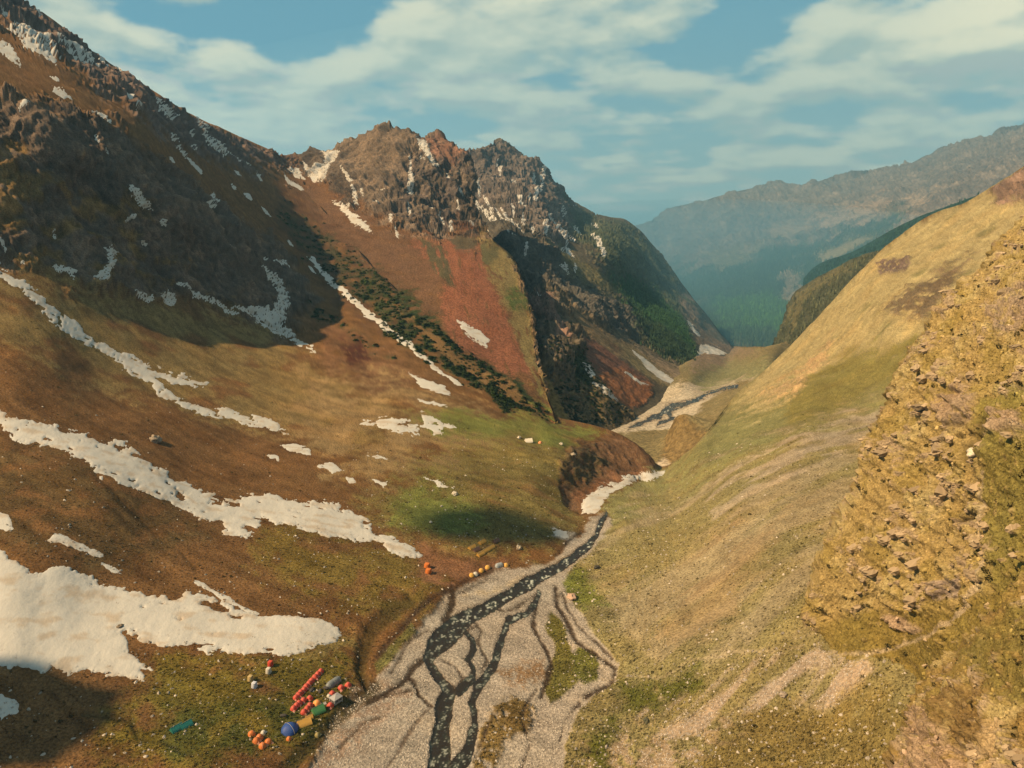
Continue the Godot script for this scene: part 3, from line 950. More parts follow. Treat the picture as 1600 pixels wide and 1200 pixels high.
func boulder(on: String, u: float, v: float, size: float, c: Color, label: String) -> void:
	var m := StandardMaterial3D.new(); m.albedo_color = Color(c.r * 1.2, c.g * 1.2, c.b * 1.2).linear_to_srgb(); m.albedo_texture = grain_tex; m.uv1_triplanar = true; m.uv1_scale = Vector3.ONE * 0.35; m.roughness = 0.95
	m.normal_enabled = true; m.normal_texture = rock_normal; m.normal_scale = 0.8
	var o := put("boulder", stone_mesh(60 + made.get("boulder", 0) * 7, 0.34, 3), m)
	o.position = foot(on, u, v) + Vector3.UP * size * 0.18; o.scale = Vector3.ONE * size; o.rotation.y = u * 7.0
	tag(o, label, "boulder", "")

func bundle(on: String, u: float, v: float, size: float, label: String) -> void:
	var m := plain(Color(0.035, 0.03, 0.028), 0.9)
	var o := put("bundle", stone_mesh(90 + made.get("bundle", 0) * 5, 0.12, 2), m)
	o.position = foot(on, u, v) + Vector3.UP * size * 0.2; o.scale = Vector3(size * 1.3, size * 0.7, size * 0.8); o.rotation.y = v * 9.0
	tag(o, label, "bundle", "dark bundles lying about the camp")

func things() -> void:
	dome_tent("valley", 10.017, 5.586, -1.2, 1.95, 1.2, Color(0.40, 0.045, 0.025), "topmost red dome tent of the long slanting row of ten", "red dome tents of the camp")
	dome_tent("valley", 9.941, 5.491, -1.15, 2.05, 1.2, Color(0.40, 0.045, 0.025), "second red dome tent of the long slanting row of ten", "red dome tents of the camp")
	dome_tent("valley", 9.865, 5.387, -0.7, 2.15, 1.2, Color(0.40, 0.045, 0.025), "third red dome tent of the long slanting row of ten", "red dome tents of the camp")
	dome_tent("valley", 9.781, 5.280, -1.4, 1.95, 1.2, Color(0.40, 0.045, 0.025), "fourth red dome tent of the long slanting row of ten", "red dome tents of the camp")
	dome_tent("valley", 9.712, 5.187, -0.95, 2.05, 1.2, Color(0.40, 0.045, 0.025), "fifth red dome tent of the long slanting row of ten", "red dome tents of the camp")
	dome_tent("valley", 9.635, 5.085, -0.8999999999999999, 2.15, 1.2, Color(0.40, 0.045, 0.025), "sixth red dome tent of the long slanting row of ten", "red dome tents of the camp")
	dome_tent("valley", 9.576, 4.990, -1.2, 1.95, 1.2, Color(0.40, 0.045, 0.025), "seventh red dome tent of the long slanting row of ten", "red dome tents of the camp")
	dome_tent("valley", 9.490, 4.888, -1.15, 2.05, 1.2, Color(0.40, 0.045, 0.025), "eighth red dome tent of the long slanting row of ten", "red dome tents of the camp")
	dome_tent("valley", 9.431, 4.803, -0.7, 2.15, 1.2, Color(0.40, 0.045, 0.025), "ninth red dome tent of the long slanting row of ten", "red dome tents of the camp")
	dome_tent("valley", 9.364, 4.716, -1.4, 1.95, 1.2, Color(0.40, 0.045, 0.025), "lowest red dome tent of the long slanting row of ten", "red dome tents of the camp")
	dome_tent("valley", 9.729, 4.807, -1.35, 1.95, 1.2, Color(0.40, 0.045, 0.025), "topmost red dome tent of the short slanting row of five below the long row", "red dome tents of the camp")
	dome_tent("valley", 9.558, 4.703, -1.1500000000000001, 1.95, 1.2, Color(0.40, 0.045, 0.025), "second red dome tent of the short slanting row of five below the long row", "red dome tents of the camp")
	dome_tent("valley", 9.440, 4.593, -0.9500000000000001, 1.95, 1.2, Color(0.40, 0.045, 0.025), "middle red dome tent of the short slanting row of five below the long row", "red dome tents of the camp")
	dome_tent("valley", 9.381, 4.525, -1.35, 1.95, 1.2, Color(0.40, 0.045, 0.025), "fourth red dome tent of the short slanting row of five below the long row", "red dome tents of the camp")
	dome_tent("valley", 9.297, 4.421, -1.1500000000000001, 1.95, 1.2, Color(0.40, 0.045, 0.025), "lowest red dome tent of the short slanting row of five below the long row", "red dome tents of the camp")
	dome_tent("valley", 9.729, 4.621, -1.1, 2.0, 1.25, Color(0.40, 0.045, 0.025), "topmost of three red dome tents left of the green tent", "red dome tents of the camp")
	dome_tent("valley", 9.652, 4.515, -0.9000000000000001, 2.0, 1.25, Color(0.40, 0.045, 0.025), "middle of three red dome tents left of the green tent", "red dome tents of the camp")
	dome_tent("valley", 9.567, 4.407, -0.7000000000000001, 2.0, 1.25, Color(0.40, 0.045, 0.025), "lowest of three red dome tents left of the green tent", "red dome tents of the camp")
	dome_tent("valley", 10.733, 5.467, -1.3, 2.15, 1.25, Color(0.40, 0.045, 0.025), "red dome tent farthest right in the camp, by the dark gully", "red dome tents of the camp")
	dome_tent("valley", 10.550, 5.335, -1.3, 2.15, 1.25, Color(0.40, 0.045, 0.025), "red dome tent beside the rightmost one, below the grey tunnel tent", "red dome tents of the camp")
	dome_tent("valley", 10.317, 5.103, -1.3, 2.15, 1.25, Color(0.40, 0.045, 0.025), "red dome tent touching the grey box tent", "red dome tents of the camp")
	dome_tent("valley", 10.267, 4.783, -1.3, 2.15, 1.25, Color(0.40, 0.045, 0.025), "red dome tent right of the green tent at the stony bank", "red dome tents of the camp")
	dome_tent("valley", 9.916, 4.737, 1.6, 2.3, 1.3, Color(0.66, 0.24, 0.06), "pale orange dome tent between the red tents and the green tent", "")
	dome_tent("valley", 10.233, 5.015, 1.6, 1.4, 0.9, Color(0.42, 0.40, 0.36), "tiny white dome tent left of the grey box tent", "")
	dome_tent("valley", 8.323, 3.688, -1.6, 2.1, 1.25, Color(0.44, 0.12, 0.018), "orange dome tent, leftmost of the cluster of five at the lower left", "orange dome tents of the lower cluster")
	dome_tent("valley", 8.490, 3.621, -1.1, 2.1, 1.25, Color(0.44, 0.12, 0.018), "orange dome tent, uppermost inner one of the cluster of five at the lower left", "orange dome tents of the lower cluster")
	dome_tent("valley", 8.420, 3.536, -0.6000000000000001, 2.1, 1.25, Color(0.44, 0.12, 0.018), "orange dome tent, lower left inner one of the cluster of five at the lower left", "orange dome tents of the lower cluster")
	dome_tent("valley", 8.688, 3.534, -0.10000000000000009, 2.1, 1.25, Color(0.44, 0.12, 0.018), "orange dome tent, rightmost of the cluster of five at the lower left", "orange dome tents of the lower cluster")
	dome_tent("valley", 8.560, 3.430, 0.3999999999999999, 2.1, 1.25, Color(0.44, 0.12, 0.018), "orange dome tent, lowest of the cluster of five at the lower left", "orange dome tents of the lower cluster")
	dome_tent("valley", 8.574, 3.750, 0.5, 1.5, 0.8, Color(0.42, 0.40, 0.36), "tiny pale tent above the cluster of orange tents", "")
	dome_tent("valley", 9.174, 3.674, 0.5, 1.5, 0.9, Color(0.44, 0.12, 0.018), "single small orange tent below the big blue tent", "")
	dome_tent("valley", 9.933, 3.987, 0.5, 1.7, 1.0, Color(0.2, 0.16, 0.05), "small olive tent on the stony bank below the yellow tents", "")
	dome_tent("valley", 9.190, 3.899, 0.9, 4.8, 2.0, Color(0.010, 0.045, 0.21), "big blue dome tent at the lower end of the camp", "")
	tunnel_tent("valley", 10.350, 5.388, 0.95, 5.6, 2.3, 1.7, Color(0.14, 0.155, 0.165), "long grey tunnel tent above the red tents at the right")
	frame_tent("valley", 10.417, 4.954, 0.9, 3.0, 2.6, 2.2, Color(0.22, 0.22, 0.23), "grey frame tent with window panels near the stony bank", 1)
	ridge_tent("valley", 9.950, 4.557, 0.75, 3.4, 3.0, 1.9, Color(0.05, 0.18, 0.06), "green ridge tent at the foot of the red tents", "")
	ridge_tent("valley", 10.083, 4.774, 0.75, 1.6, 1.2, 0.6, Color(0.42, 0.40, 0.36), "small pale tarp shelter behind the green tent", "")
	ridge_tent("valley", 9.584, 4.136, 0.6, 3.6, 3.0, 1.8, Color(0.46, 0.26, 0.05), "larger yellow ridge tent beside the big blue tent", "")
	ridge_tent("valley", 9.712, 4.307, 0.6, 2.0, 1.6, 1.2, Color(0.46, 0.26, 0.05), "smaller yellow ridge tent just above the larger yellow one", "")
	toilet_tent("valley", 8.746, 5.365, 1.3, 1.3, 2.1, Color(0.40, 0.045, 0.025), "tall red toilet tent just below the largest snowfield")
	toilet_tent("valley", 8.703, 5.199, 1.3, 1.3, 2.1, Color(0.42, 0.40, 0.36), "tall white toilet tent below the red one")
	toilet_tent("valley", 8.309, 4.981, 1.3, 1.3, 2.1, Color(0.35, 0.26, 0.12), "tall beige toilet tent left of the camp")
	toilet_tent("valley", 8.392, 4.831, 1.3, 1.3, 2.1, Color(0.42, 0.44, 0.52), "tall pale blue toilet tent below the beige one")
	ridge_tent("valley", 6.675, 3.766, 0.9, 3.0, 2.2, 1.5, Color(0.01, 0.15, 0.13), "left one of two teal tents at the dark lower left", "")
	ridge_tent("valley", 6.877, 3.855, 0.9, 3.0, 2.2, 1.5, Color(0.01, 0.15, 0.13), "right one of two teal tents at the dark lower left", "")
	ridge_tent("valley", 13.946, 10.858, 0.9, 3.6, 2.2, 1.5, Color(0.46, 0.26, 0.05), "left yellow ridge tent of the upper camp", "yellow tents of the upper camp")
	ridge_tent("valley", 14.241, 11.202, 0.9, 3.6, 2.2, 1.5, Color(0.46, 0.26, 0.05), "uppermost yellow ridge tent of the upper camp", "yellow tents of the upper camp")
	ridge_tent("valley", 14.194, 10.763, 0.9, 3.6, 2.2, 1.5, Color(0.46, 0.26, 0.05), "lower left tent of the slanting yellow row in the upper camp", "yellow tents of the upper camp")
	ridge_tent("valley", 14.348, 10.965, 0.9, 3.6, 2.2, 1.5, Color(0.46, 0.26, 0.05), "middle tent of the slanting yellow row in the upper camp", "yellow tents of the upper camp")
	ridge_tent("valley", 14.517, 11.174, 0.9, 3.6, 2.2, 1.5, Color(0.46, 0.26, 0.05), "upper right tent of the slanting yellow row in the upper camp", "yellow tents of the upper camp")
	ridge_tent("valley", 14.681, 11.467, 0.9, 3.4, 2.2, 1.5, Color(0.10, 0.055, 0.04), "brown ridge tent at the upper end of the upper camp", "")
	ridge_tent("valley", 14.073, 10.844, 0.9, 3.4, 2.2, 1.5, Color(0.10, 0.055, 0.04), "dark brown ridge tent between the yellow tents of the upper camp", "")
	dome_tent("valley", 13.946, 9.978, 1.2, 2.3, 1.3, Color(0.46, 0.26, 0.05), "leftmost pale yellow dome tent by the gravel edge of the upper camp", "")
	dome_tent("valley", 14.055, 10.073, 1.2, 2.3, 1.3, Color(0.42, 0.40, 0.36), "white dome tent next to the leftmost pale yellow one by the gravel edge", "")
	dome_tent("valley", 14.223, 10.278, 1.2, 2.3, 1.3, Color(0.46, 0.26, 0.05), "pale yellow dome tent in the middle of the line by the gravel edge", "")
	dome_tent("valley", 14.417, 10.474, 1.2, 2.3, 1.3, Color(0.46, 0.26, 0.05), "small yellow dome tent in the line left of the grey tent", "")
	dome_tent("valley", 15.022, 10.836, 1.2, 2.3, 1.3, Color(0.46, 0.26, 0.05), "yellow dome tent right of the grey tent by the gravel edge", "")
	tunnel_tent("valley", 14.786, 10.707, 0.5, 3.6, 2.2, 1.6, Color(0.24, 0.27, 0.30), "grey tunnel tent in the line of tents at the gravel edge")
	toilet_tent("valley", 12.783, 9.580, 1.3, 2.0, 2.2, Color(0.44, 0.12, 0.018), "upper orange tent at the tip of the forked snow band")
	toilet_tent("valley", 12.816, 9.407, 1.3, 2.0, 2.2, Color(0.44, 0.12, 0.018), "lower orange tent at the tip of the forked snow band")
	ridge_tent("valley", 15.848, 15.540, 0.3, 4.5, 3.4, 2.4, Color(0.68, 0.62, 0.52), "white ridge tent alone on the high green meadow", "")
	dome_tent("valley", 16.323, 15.819, 0.3, 2.6, 1.4, Color(0.55, 0.20, 0.07), "small orange tent right of the white tent on the high meadow", "")
	boulder("valley", 6.225, 9.718, 5.5, Color(0.30, 0.24, 0.18), "pale brown boulder alone on the left slope between two snow streaks")
	boulder("valley", 15.479, 15.421, 2.6, Color(0.62, 0.56, 0.46), "white boulder left of the white tent on the high meadow")
	boulder("valley", 17.267, 16.184, 2.6, Color(0.60, 0.54, 0.44), "white boulder at the right end of the high meadow")
	boulder("valley", 17.752, 15.747, 3.4, Color(0.36, 0.31, 0.24), "grey boulder near the top of the red brown bank")
	boulder("valley", 17.784, 10.593, 3.6, Color(0.52, 0.36, 0.27), "pinkish boulder beside the stream on the right bank")
	boulder("valley", 18.914, 11.873, 2.4, Color(0.05, 0.045, 0.035), "small dark boulder on the green right bank")
	boulder("valley", 13.507, 12.302, 2.8, Color(0.60, 0.55, 0.46), "white boulder on the green meadow below the snow sliver")
	boulder("valley", 12.884, 11.072, 1.4, Color(0.60, 0.57, 0.50), "tiny white boulder on the meadow left of the cloud shade")
	boulder("valley", 15.479, 11.614, 2.6, Color(0.50, 0.42, 0.32), "pale boulder right of the upper camp")
	boulder("valley", 5.507, 5.722, 1.8, Color(0.22, 0.17, 0.12), "brown boulder at the notch in the largest snowfield")
	boulder("valley", 13.164, 11.739, 1.2, Color(0.55,0.5,0.42), "tiny pale boulder on the meadow above the cloud shade")
	boulder("valley", 26.245, 6.211, 2.2, Color(0.40, 0.33, 0.27), "grey pink boulder in the pale scree below the crag")
	boulder("valley", 21.315, 6.380, 1.8, Color(0.10, 0.10, 0.06), "dark mossy boulder at the bottom of the right slope")
	boulder("cliff", 10.828, 8.901, 3.2, Color(0.66, 0.60, 0.48), "cream white boulder wedged under the dark crack of the crag")
	bundle("valley", 9.780, 5.039, 1.6, "dark bundle on the grass right of the long red tent row")
	bundle("valley", 10.000, 5.075, 1.6, "larger dark bundle between the red row and the grey tunnel tent")
	bundle("valley", 10.150, 5.198, 1.6, "dark bundle below the grey tunnel tent")
	bundle("valley", 9.047, 4.199, 1.6, "dark bundle on the grass above the big blue tent")

# ---- clouds that shade the ground, high over the left mountain
func clouds() -> void:
	var dir := TO_SUN.normalized()
	for c in [[Vector3(-8, 2, -296), 1300.0, Vector3(26, 9, 16), 3], [Vector3(-143, 12, -160), 420.0, Vector3(23, 10, 17), 5]]:
		var st := SurfaceTool.new(); st.begin(Mesh.PRIMITIVE_TRIANGLES)
		var sp := SphereMesh.new(); sp.radius = 1.0; sp.height = 2.0; sp.radial_segments = 48; sp.rings = 24
		var a := sp.get_mesh_arrays()
		var v: PackedVector3Array = a[Mesh.ARRAY_VERTEX]
		for i in v.size():
			var k: float = 1.0 + 0.55 * n_patch.get_noise_3dv(v[i] * 1.4 + Vector3.ONE * c[3] * 7.0)
			v[i] = v[i] * k * c[2]
		a[Mesh.ARRAY_VERTEX] = v
		var m := ArrayMesh.new(); m.add_surface_from_arrays(Mesh.PRIMITIVE_TRIANGLES, a)
		st.create_from(m, 0); st.generate_normals()
		var o := put("cloud", st.commit(), plain(Color(0.85, 0.85, 0.85), 1.0))
		o.position = c[0] + dir * float(c[1])
		o.set_meta("kind", "structure"); o.set_meta("label", "small white cloud high over the left mountain")

# ---- data: the land's control points (metres), one row of points per list
func land_points() -> void:
	sheet("valley", 21, [70, 90, 90, 75, 75, 75, 75, 70, 70, 60, 60, 60, 60, 60, 50, 42, 36, 32, 35, 35, 30, 32, 28, 40, 50, 60, 50, 50, 50, 40, 55, 55, 60, 50, 80, 80, 70])
	row("valley", [-113.3, 16.3, -25, -180.2, 31, -117, -197.2, 34.7, -130.1, -218.6, 38.4, -146.7, -244.5, 43.2, -166.6, -274.9, 49.7, -190.3, -309.6, 59, -217.5, -344.6, 72.6, -245.6, -386.7, 89.4, -279.6, -433.3, 111.1, -317.6, -480.1, 138.3, -356.6, -526.1, 171, -396, -557.7, 207.2, -425.1, -580.6, 245.3, -448.1, -599.1, 284.6, -468, -678, 343.7, -535.6, -824, 436, -659, -895, 512.9, -723, -913, 511.6, -738, -1002, 453.2, -810, -1163, 317.5, -940])
	row("valley", [-102.1, 12.3, -25, -127.6, 12.3, -117, -138.6, 13.9, -130.1, -152.6, 15, -146.7, -169.5, 16.5, -166.6, -189.3, 19.3, -190.3, -211.7, 24.2, -217.5, -234.1, 33.3, -245.6, -260.9, 44.7, -279.6, -290.4, 60.3, -317.6, -319.6, 81.3, -356.6, -348, 107.7, -396, -366.5, 139.2, -425.1, -379, 173.6, -448.1, -388.6, 209.7, -468, -436.7, 258, -535.6, -527.8, 330.5, -659, -569.3, 397.2, -723, -580.7, 393.5, -738, -638, 323.5, -810, -740, 167, -940])
	row("valley", [-94.1, 10.3, -26.8, -117.7, 10.3, -118.8, -127.9, 11.4, -132.1, -140.5, 12.4, -148.4, -154.4, 14.6, -166.7, -168.9, 19.2, -186.3, -185.1, 25.5, -208.6, -203.7, 33.7, -234.4, -227.1, 43.4, -266.7, -254.6, 56.3, -305, -282.9, 74.4, -345.5, -313.3, 97.6, -390.1, -335.2, 127, -425.2, -348.1, 160.1, -449.8, -357.5, 195.2, -470.4, -388.8, 237.7, -520.7, -475, 305.2, -647, -547.2, 383.2, -759, -558.2, 379.5, -774, -613, 308.4, -850, -711, 149.4, -986])
	row("valley", [-86.1, 8.1, -28.8, -107.6, 8.1, -120.8, -117, 8.7, -134.4, -128.2, 9.5, -150.4, -139.8, 12.1, -167.6, -150.1, 18.3, -183.8, -161.1, 26.2, -201.2, -175.6, 34.2, -223.8, -195.7, 42.4, -254.4, -221.9, 52.3, -294.1, -249, 67.5, -336.3, -279.1, 87.7, -384.1, -306.7, 114.3, -429.8, -318, 146.4, -453.7, -330.6, 181, -480, -345, 218.6, -509.7, -435.8, 284.5, -655, -517.6, 365.4, -791, -527.9, 361.6, -807, -579.7, 289.8, -886, -673, 129.1, -1028])
	row("valley", [-78.8, 6.7, -30.1, -98.6, 6.7, -122.1, -106.7, 7.4, -135.1, -116.5, 8, -150.5, -127, 10, -167.5, -136.9, 14.8, -184.3, -146.6, 22.1, -201.2, -157.7, 30.4, -220.8, -173.5, 38.5, -247.4, -197.8, 46, -287.3, -226.8, 57.1, -335.6, -255.6, 74.6, -385.1, -283.2, 98.6, -434.2, -299.4, 129, -467, -309.1, 162.6, -490.5, -314.7, 197.5, -507.8, -372.2, 248.8, -610, -484.8, 334.9, -808, -494.5, 331.1, -824, -543, 259.5, -905, -630, 99.3, -1050])
	row("valley", [-71.2, 5.7, -31.1, -89, 5.7, -123.1, -95.9, 6.5, -135.3, -104.2, 7.1, -149.9, -113.8, 8.2, -167, -123.6, 11.2, -184.9, -133.3, 16.7, -203.1, -143.4, 24.1, -222.7, -155, 32.8, -245, -175.9, 38.8, -283.2, -205.7, 45.7, -337, -235.5, 59.6, -392.4, -263, 80.9, -445.7, -279.8, 109.7, -482.2, -291.3, 142.5, -510.3, -298, 177.3, -530.6, -323.5, 218.3, -585.2, -442.9, 298.9, -814, -451.8, 295.2, -830, -496.1, 224.8, -911, -575.8, 67.3, -1058])
	row("valley", [-63.5, 4.6, -32, -79.4, 4.6, -124, -85.2, 5.5, -135.7, -92.2, 6.2, -149.7, -100.4, 6.9, -166.2, -109.2, 9.1, -184.1, -118.2, 13.3, -203, -128.3, 18.7, -224.2, -140.3, 25.2, -249.5, -157.5, 31, -285, -182.6, 36.9, -336, -212.5, 46.9, -397.6, -241.6, 64.7, -459.5, -261.5, 91.7, -505.5, -268.8, 124.4, -527.8, -274.2, 158.8, -546.9, -297.4, 198.1, -602, -387.7, 264.9, -797, -395.5, 261.3, -813, -434.3, 194, -893, -504.1, 43.2, -1037])
	row("valley", [-55.8, 3.3, -33.2, -69.7, 3.3, -125.2, -74.5, 4.3, -136.5, -80.3, 5, -149.8, -87.2, 5.6, -165.7, -94.6, 7.5, -183, -102.4, 10.9, -201.5, -111.8, 14.9, -223.7, -123.6, 18.9, -251.7, -139.1, 23.3, -288, -159.7, 28.4, -336.1, -186.2, 36, -398.3, -216, 49.6, -469.2, -240.5, 73.1, -530.8, -252.4, 105.2, -565.7, -261.1, 140.6, -594, -309.1, 184.1, -714, -396.8, 252.3, -930, -404.7, 248.2, -949, -444.4, 171.4, -1042, -515.8, -0.5, -1209])
	row("valley", [-48.4, 1.9, -34.5, -60.6, 1.9, -126.5, -64.7, 2.6, -137.7, -69.6, 3.3, -150.8, -75.3, 4.1, -166, -81.5, 5.9, -182.8, -88.2, 8.7, -201.4, -96.3, 12, -223.5, -106.6, 15.2, -251.6, -120.3, 18.2, -288.5, -138.5, 21.7, -337.6, -162, 27.4, -401, -189.6, 38.2, -476.8, -216.4, 58.2, -552.3, -226.8, 90.2, -587.8, -249.1, 124.8, -655, -308.7, 170.1, -824, -390.4, 239.9, -1057, -398.2, 235.4, -1078, -437.2, 149.8, -1184, -507.5, -41.8, -1374])
	row("valley", [-40.9, 0.6, -35.7, -51.2, 0.6, -127.7, -54.7, 1, -139, -58.8, 1.4, -152, -63.4, 2.2, -166.7, -68.4, 3.9, -182.9, -74, 6.3, -201.2, -80.6, 9.2, -222.8, -88.8, 12.2, -249.3, -99.8, 14.7, -284.7, -114.8, 16.9, -332.6, -134.7, 20.3, -396.2, -157.7, 28.8, -471, -182.4, 44.8, -553, -209.1, 69.2, -643, -235.2, 103.6, -734, -285.1, 148.2, -903, -353.5, 215, -1135, -360.6, 210.3, -1158, -395.9, 119.9, -1271, -459.6, -82.2, -1476])
	row("valley", [-34.3, -0.3, -36.5, -42.9, -0.3, -128.5, -45.7, 0, -139.2, -48.9, 0.1, -151.4, -52.5, 0.7, -165.1, -56.4, 1.8, -180.2, -60.8, 3.5, -197.4, -65.9, 5.7, -217.1, -71.7, 8.4, -239.9, -79.2, 11.1, -268.7, -89, 13.3, -306.6, -102.2, 15.5, -357.2, -119.3, 19.1, -422.8, -137.5, 28.8, -494.2, -157.3, 45.1, -573.2, -183.5, 66.9, -678, -212.9, 98.8, -797, -252.8, 143, -959, -257.9, 139, -978, -283.2, 63.6, -1074, -328.7, -105, -1247])
	row("valley", [-27.6, -0.8, -37, -34.5, -0.8, -129, -36.6, -0.6, -139, -39, -0.5, -150.3, -41.6, -0.2, -163.1, -44.6, 0.4, -177.3, -48, 1.3, -193.5, -51.8, 2.5, -212.1, -56.2, 4.4, -233.1, -61.3, 6.7, -257.8, -67.5, 9.3, -288, -75.3, 12.1, -325.9, -85.6, 15.1, -375.4, -98.8, 19.5, -438.7, -112.6, 29.5, -506.8, -127.7, 45.2, -582.1, -147, 66, -679, -170.8, 94.8, -798, -174.2, 91.5, -814, -191.3, 29.5, -894, -222, -109.3, -1038])
	row("valley", [-20.7, -1, -37.2, -25.9, -1, -129.2, -27.4, -0.9, -138.5, -29, -0.9, -149.1, -30.9, -0.7, -160.9, -33, -0.3, -174, -35.3, 0.2, -188.9, -38, 0.8, -206.2, -41.1, 1.5, -226.2, -44.7, 2.8, -249.1, -48.7, 5, -274.9, -53.4, 8, -305.1, -59.1, 11.4, -342.3, -66.7, 14.7, -391.1, -76.2, 19.7, -451.9, -85.8, 30, -515.3, -96.1, 45.3, -584.3, -108.8, 65.2, -669, -111, 62.5, -683, -121.9, 11, -750, -141.4, -104.3, -870])
	row("valley", [-13.8, -1, -37.2, -17.3, -1, -129.2, -18.2, -1, -138, -19.2, -1, -147.8, -20.4, -0.9, -158.8, -21.6, -0.6, -170.9, -23.1, -0.2, -184.4, -24.7, 0.1, -200.2, -26.7, 0.1, -219, -29, 0.2, -240.9, -31.5, 1.4, -264.6, -34.1, 4.3, -290, -37.2, 7.4, -320.3, -41.3, 10.1, -359.8, -46.5, 13.4, -409.4, -52.3, 19.3, -466.5, -58.5, 29.5, -527.8, -64.9, 44.7, -591.7, -66.2, 42.3, -604, -72.7, -2.9, -663, -84.3, -104.1, -769])
	row("valley", [-6.9, -1, -37.1, -8.6, -1, -129.1, -9.1, -0.9, -137.4, -9.5, -1, -146.6, -10.1, -1, -156.9, -10.7, -0.9, -168.2, -11.3, -0.6, -180.7, -12.1, -0.3, -195, -13, -0.4, -211.8, -14, -0.7, -231.6, -15.2, -0.5, -254.1, -16.4, 1, -277.9, -17.8, 3.9, -303.5, -19.4, 6.6, -335.5, -21.7, 8.2, -378.6, -24.4, 11, -430.4, -27.3, 16.9, -488.3, -30.4, 27, -549.4, -31, 24.8, -560.4, -34.1, -17.1, -615, -39.6, -110.6, -714])
	row("valley", [-1.1, -0.8, -37, -1.4, -0.8, -129, -1.5, -0.8, -136.8, -1.6, -0.9, -145.6, -1.7, -1, -155.3, -1.8, -1.1, -166.1, -1.9, -1, -178, -2, -0.8, -191.2, -2.1, -0.7, -206.3, -2.3, -0.8, -223.9, -2.5, -1, -244.5, -2.7, -0.7, -267.8, -2.9, 0.8, -292.6, -3.1, 3.8, -319.2, -3.4, 5.8, -354.2, -3.8, 6.6, -401.6, -4.3, 8.9, -457.9, -4.8, 15.4, -516.4, -4.9, 13.3, -526.7, -5.4, -25.9, -578.3, -6.2, -113.7, -671])
	row("valley", [3.7, -0.5, -36.7, 4.6, -0.5, -128.7, 4.8, -0.5, -136.2, 5, -0.6, -144.6, 5.3, -0.8, -153.8, 5.6, -1.1, -164.1, 5.9, -1.2, -175.5, 6.3, -1.2, -188.1, 6.7, -1.1, -202.1, 7.1, -0.9, -217.9, 7.6, -1, -236.3, 8.2, -1.2, -258, 8.9, -1.2, -282.9, 9.6, 0.6, -308.4, 10.4, 3.4, -336.7, 11.5, 4.8, -375.4, 13, 4, -430.6, 14.7, 6.7, -489.5, 15, 4.8, -499.3, 16.4, -32.4, -548.3, 19.1, -115.7, -636])
	row("valley", [7.8, -0.2, -36.4, 9.7, -0.2, -128.4, 10.2, -0.2, -135.6, 10.6, -0.3, -143.6, 11.2, -0.5, -152.4, 11.8, -0.9, -162.3, 12.4, -1.2, -173.3, 13.1, -1.4, -185.3, 13.9, -1.4, -198.5, 14.8, -1.1, -213, 15.8, -0.9, -229.4, 16.9, -0.9, -248.9, 18.4, -1.9, -273.1, 20.1, -2.6, -301, 21.8, -1.5, -330.1, 23.6, 1.2, -360.7, 25.8, 3.8, -398.9, 30.3, -1.4, -472.7, 30.9, -3.3, -482.2, 34, -39.3, -529.4, 39.4, -119.8, -615])
	row("valley", [11.4, 0.2, -36, 14.3, 0.2, -128, 14.9, 0.2, -135.1, 15.6, 0.1, -143, 16.3, -0.2, -151.8, 17.2, -0.6, -161.5, 18.2, -1, -172.4, 19.2, -1.3, -184.4, 20.4, -1.4, -197.5, 21.6, -1.1, -211.6, 23, -0.6, -227.4, 24.7, -0.6, -246.1, 26.8, -1.7, -270.1, 29.4, -3.7, -299.8, 32.6, -5.6, -335.1, 35.7, -5.1, -371.1, 38.9, -1.8, -407.4, 44.9, -5.4, -475.2, 45.8, -7.3, -484.7, 50.3, -43.6, -532.2, 58.4, -124.7, -618])
	row("valley", [15.3, 0.9, -35.5, 19.2, 0.9, -127.5, 20, 0.8, -134.5, 20.9, 0.6, -142.2, 21.9, 0.3, -150.9, 23.1, 0, -160.4, 24.4, -0.4, -171, 25.8, -0.8, -182.8, 27.3, -0.9, -195.6, 28.9, -0.5, -209.1, 30.7, 0.1, -224.2, 32.8, 0.4, -241.9, 35.4, -0.2, -263.9, 38.7, -1.8, -291.6, 43.2, -5.2, -328.3, 49.6, -12, -381.2, 54.7, -11.1, -424, 59.5, -6.5, -465.6, 60.7, -8.4, -474.9, 66.6, -44.1, -521.5, 77.4, -123.9, -605])
	row("valley", [19.2, 1.6, -34.7, 24, 1.6, -126.7, 25, 1.6, -133.6, 26.1, 1.4, -141.1, 27.4, 1.1, -149.5, 28.8, 0.9, -158.6, 30.3, 0.7, -168.6, 31.9, 0.5, -179.7, 33.8, 0.5, -191.9, 35.7, 0.9, -204.8, 37.8, 1.5, -219, 40.2, 1.9, -235.5, 43.1, 2.1, -254.9, 46.7, 1.5, -278.8, 51.7, -1.2, -311.6, 60.7, -11.6, -369.2, 69.7, -17.8, -427.9, 73.2, -8.6, -453.7, 74.7, -10.5, -462.8, 82, -45.4, -508.1, 95.2, -123.5, -589.8])
	row("valley", [22.4, 2.4, -34, 28.1, 2.4, -126, 29.2, 2.5, -132.5, 30.5, 2.3, -139.7, 31.9, 2.1, -147.7, 33.4, 2, -156.3, 35, 2, -165.5, 36.8, 2.1, -175.6, 38.7, 2.3, -186.6, 40.8, 2.7, -198.6, 43.1, 3.2, -212, 45.8, 3.6, -227.2, 48.8, 4, -244.5, 52.4, 4.1, -264.8, 57.2, 2.6, -291.8, 66, -5.7, -339.8, 79.7, -20.6, -414, 85.1, -15.1, -446, 86.8, -17, -454.9, 95.3, -51.5, -499.5, 110.6, -128.7, -579.8])
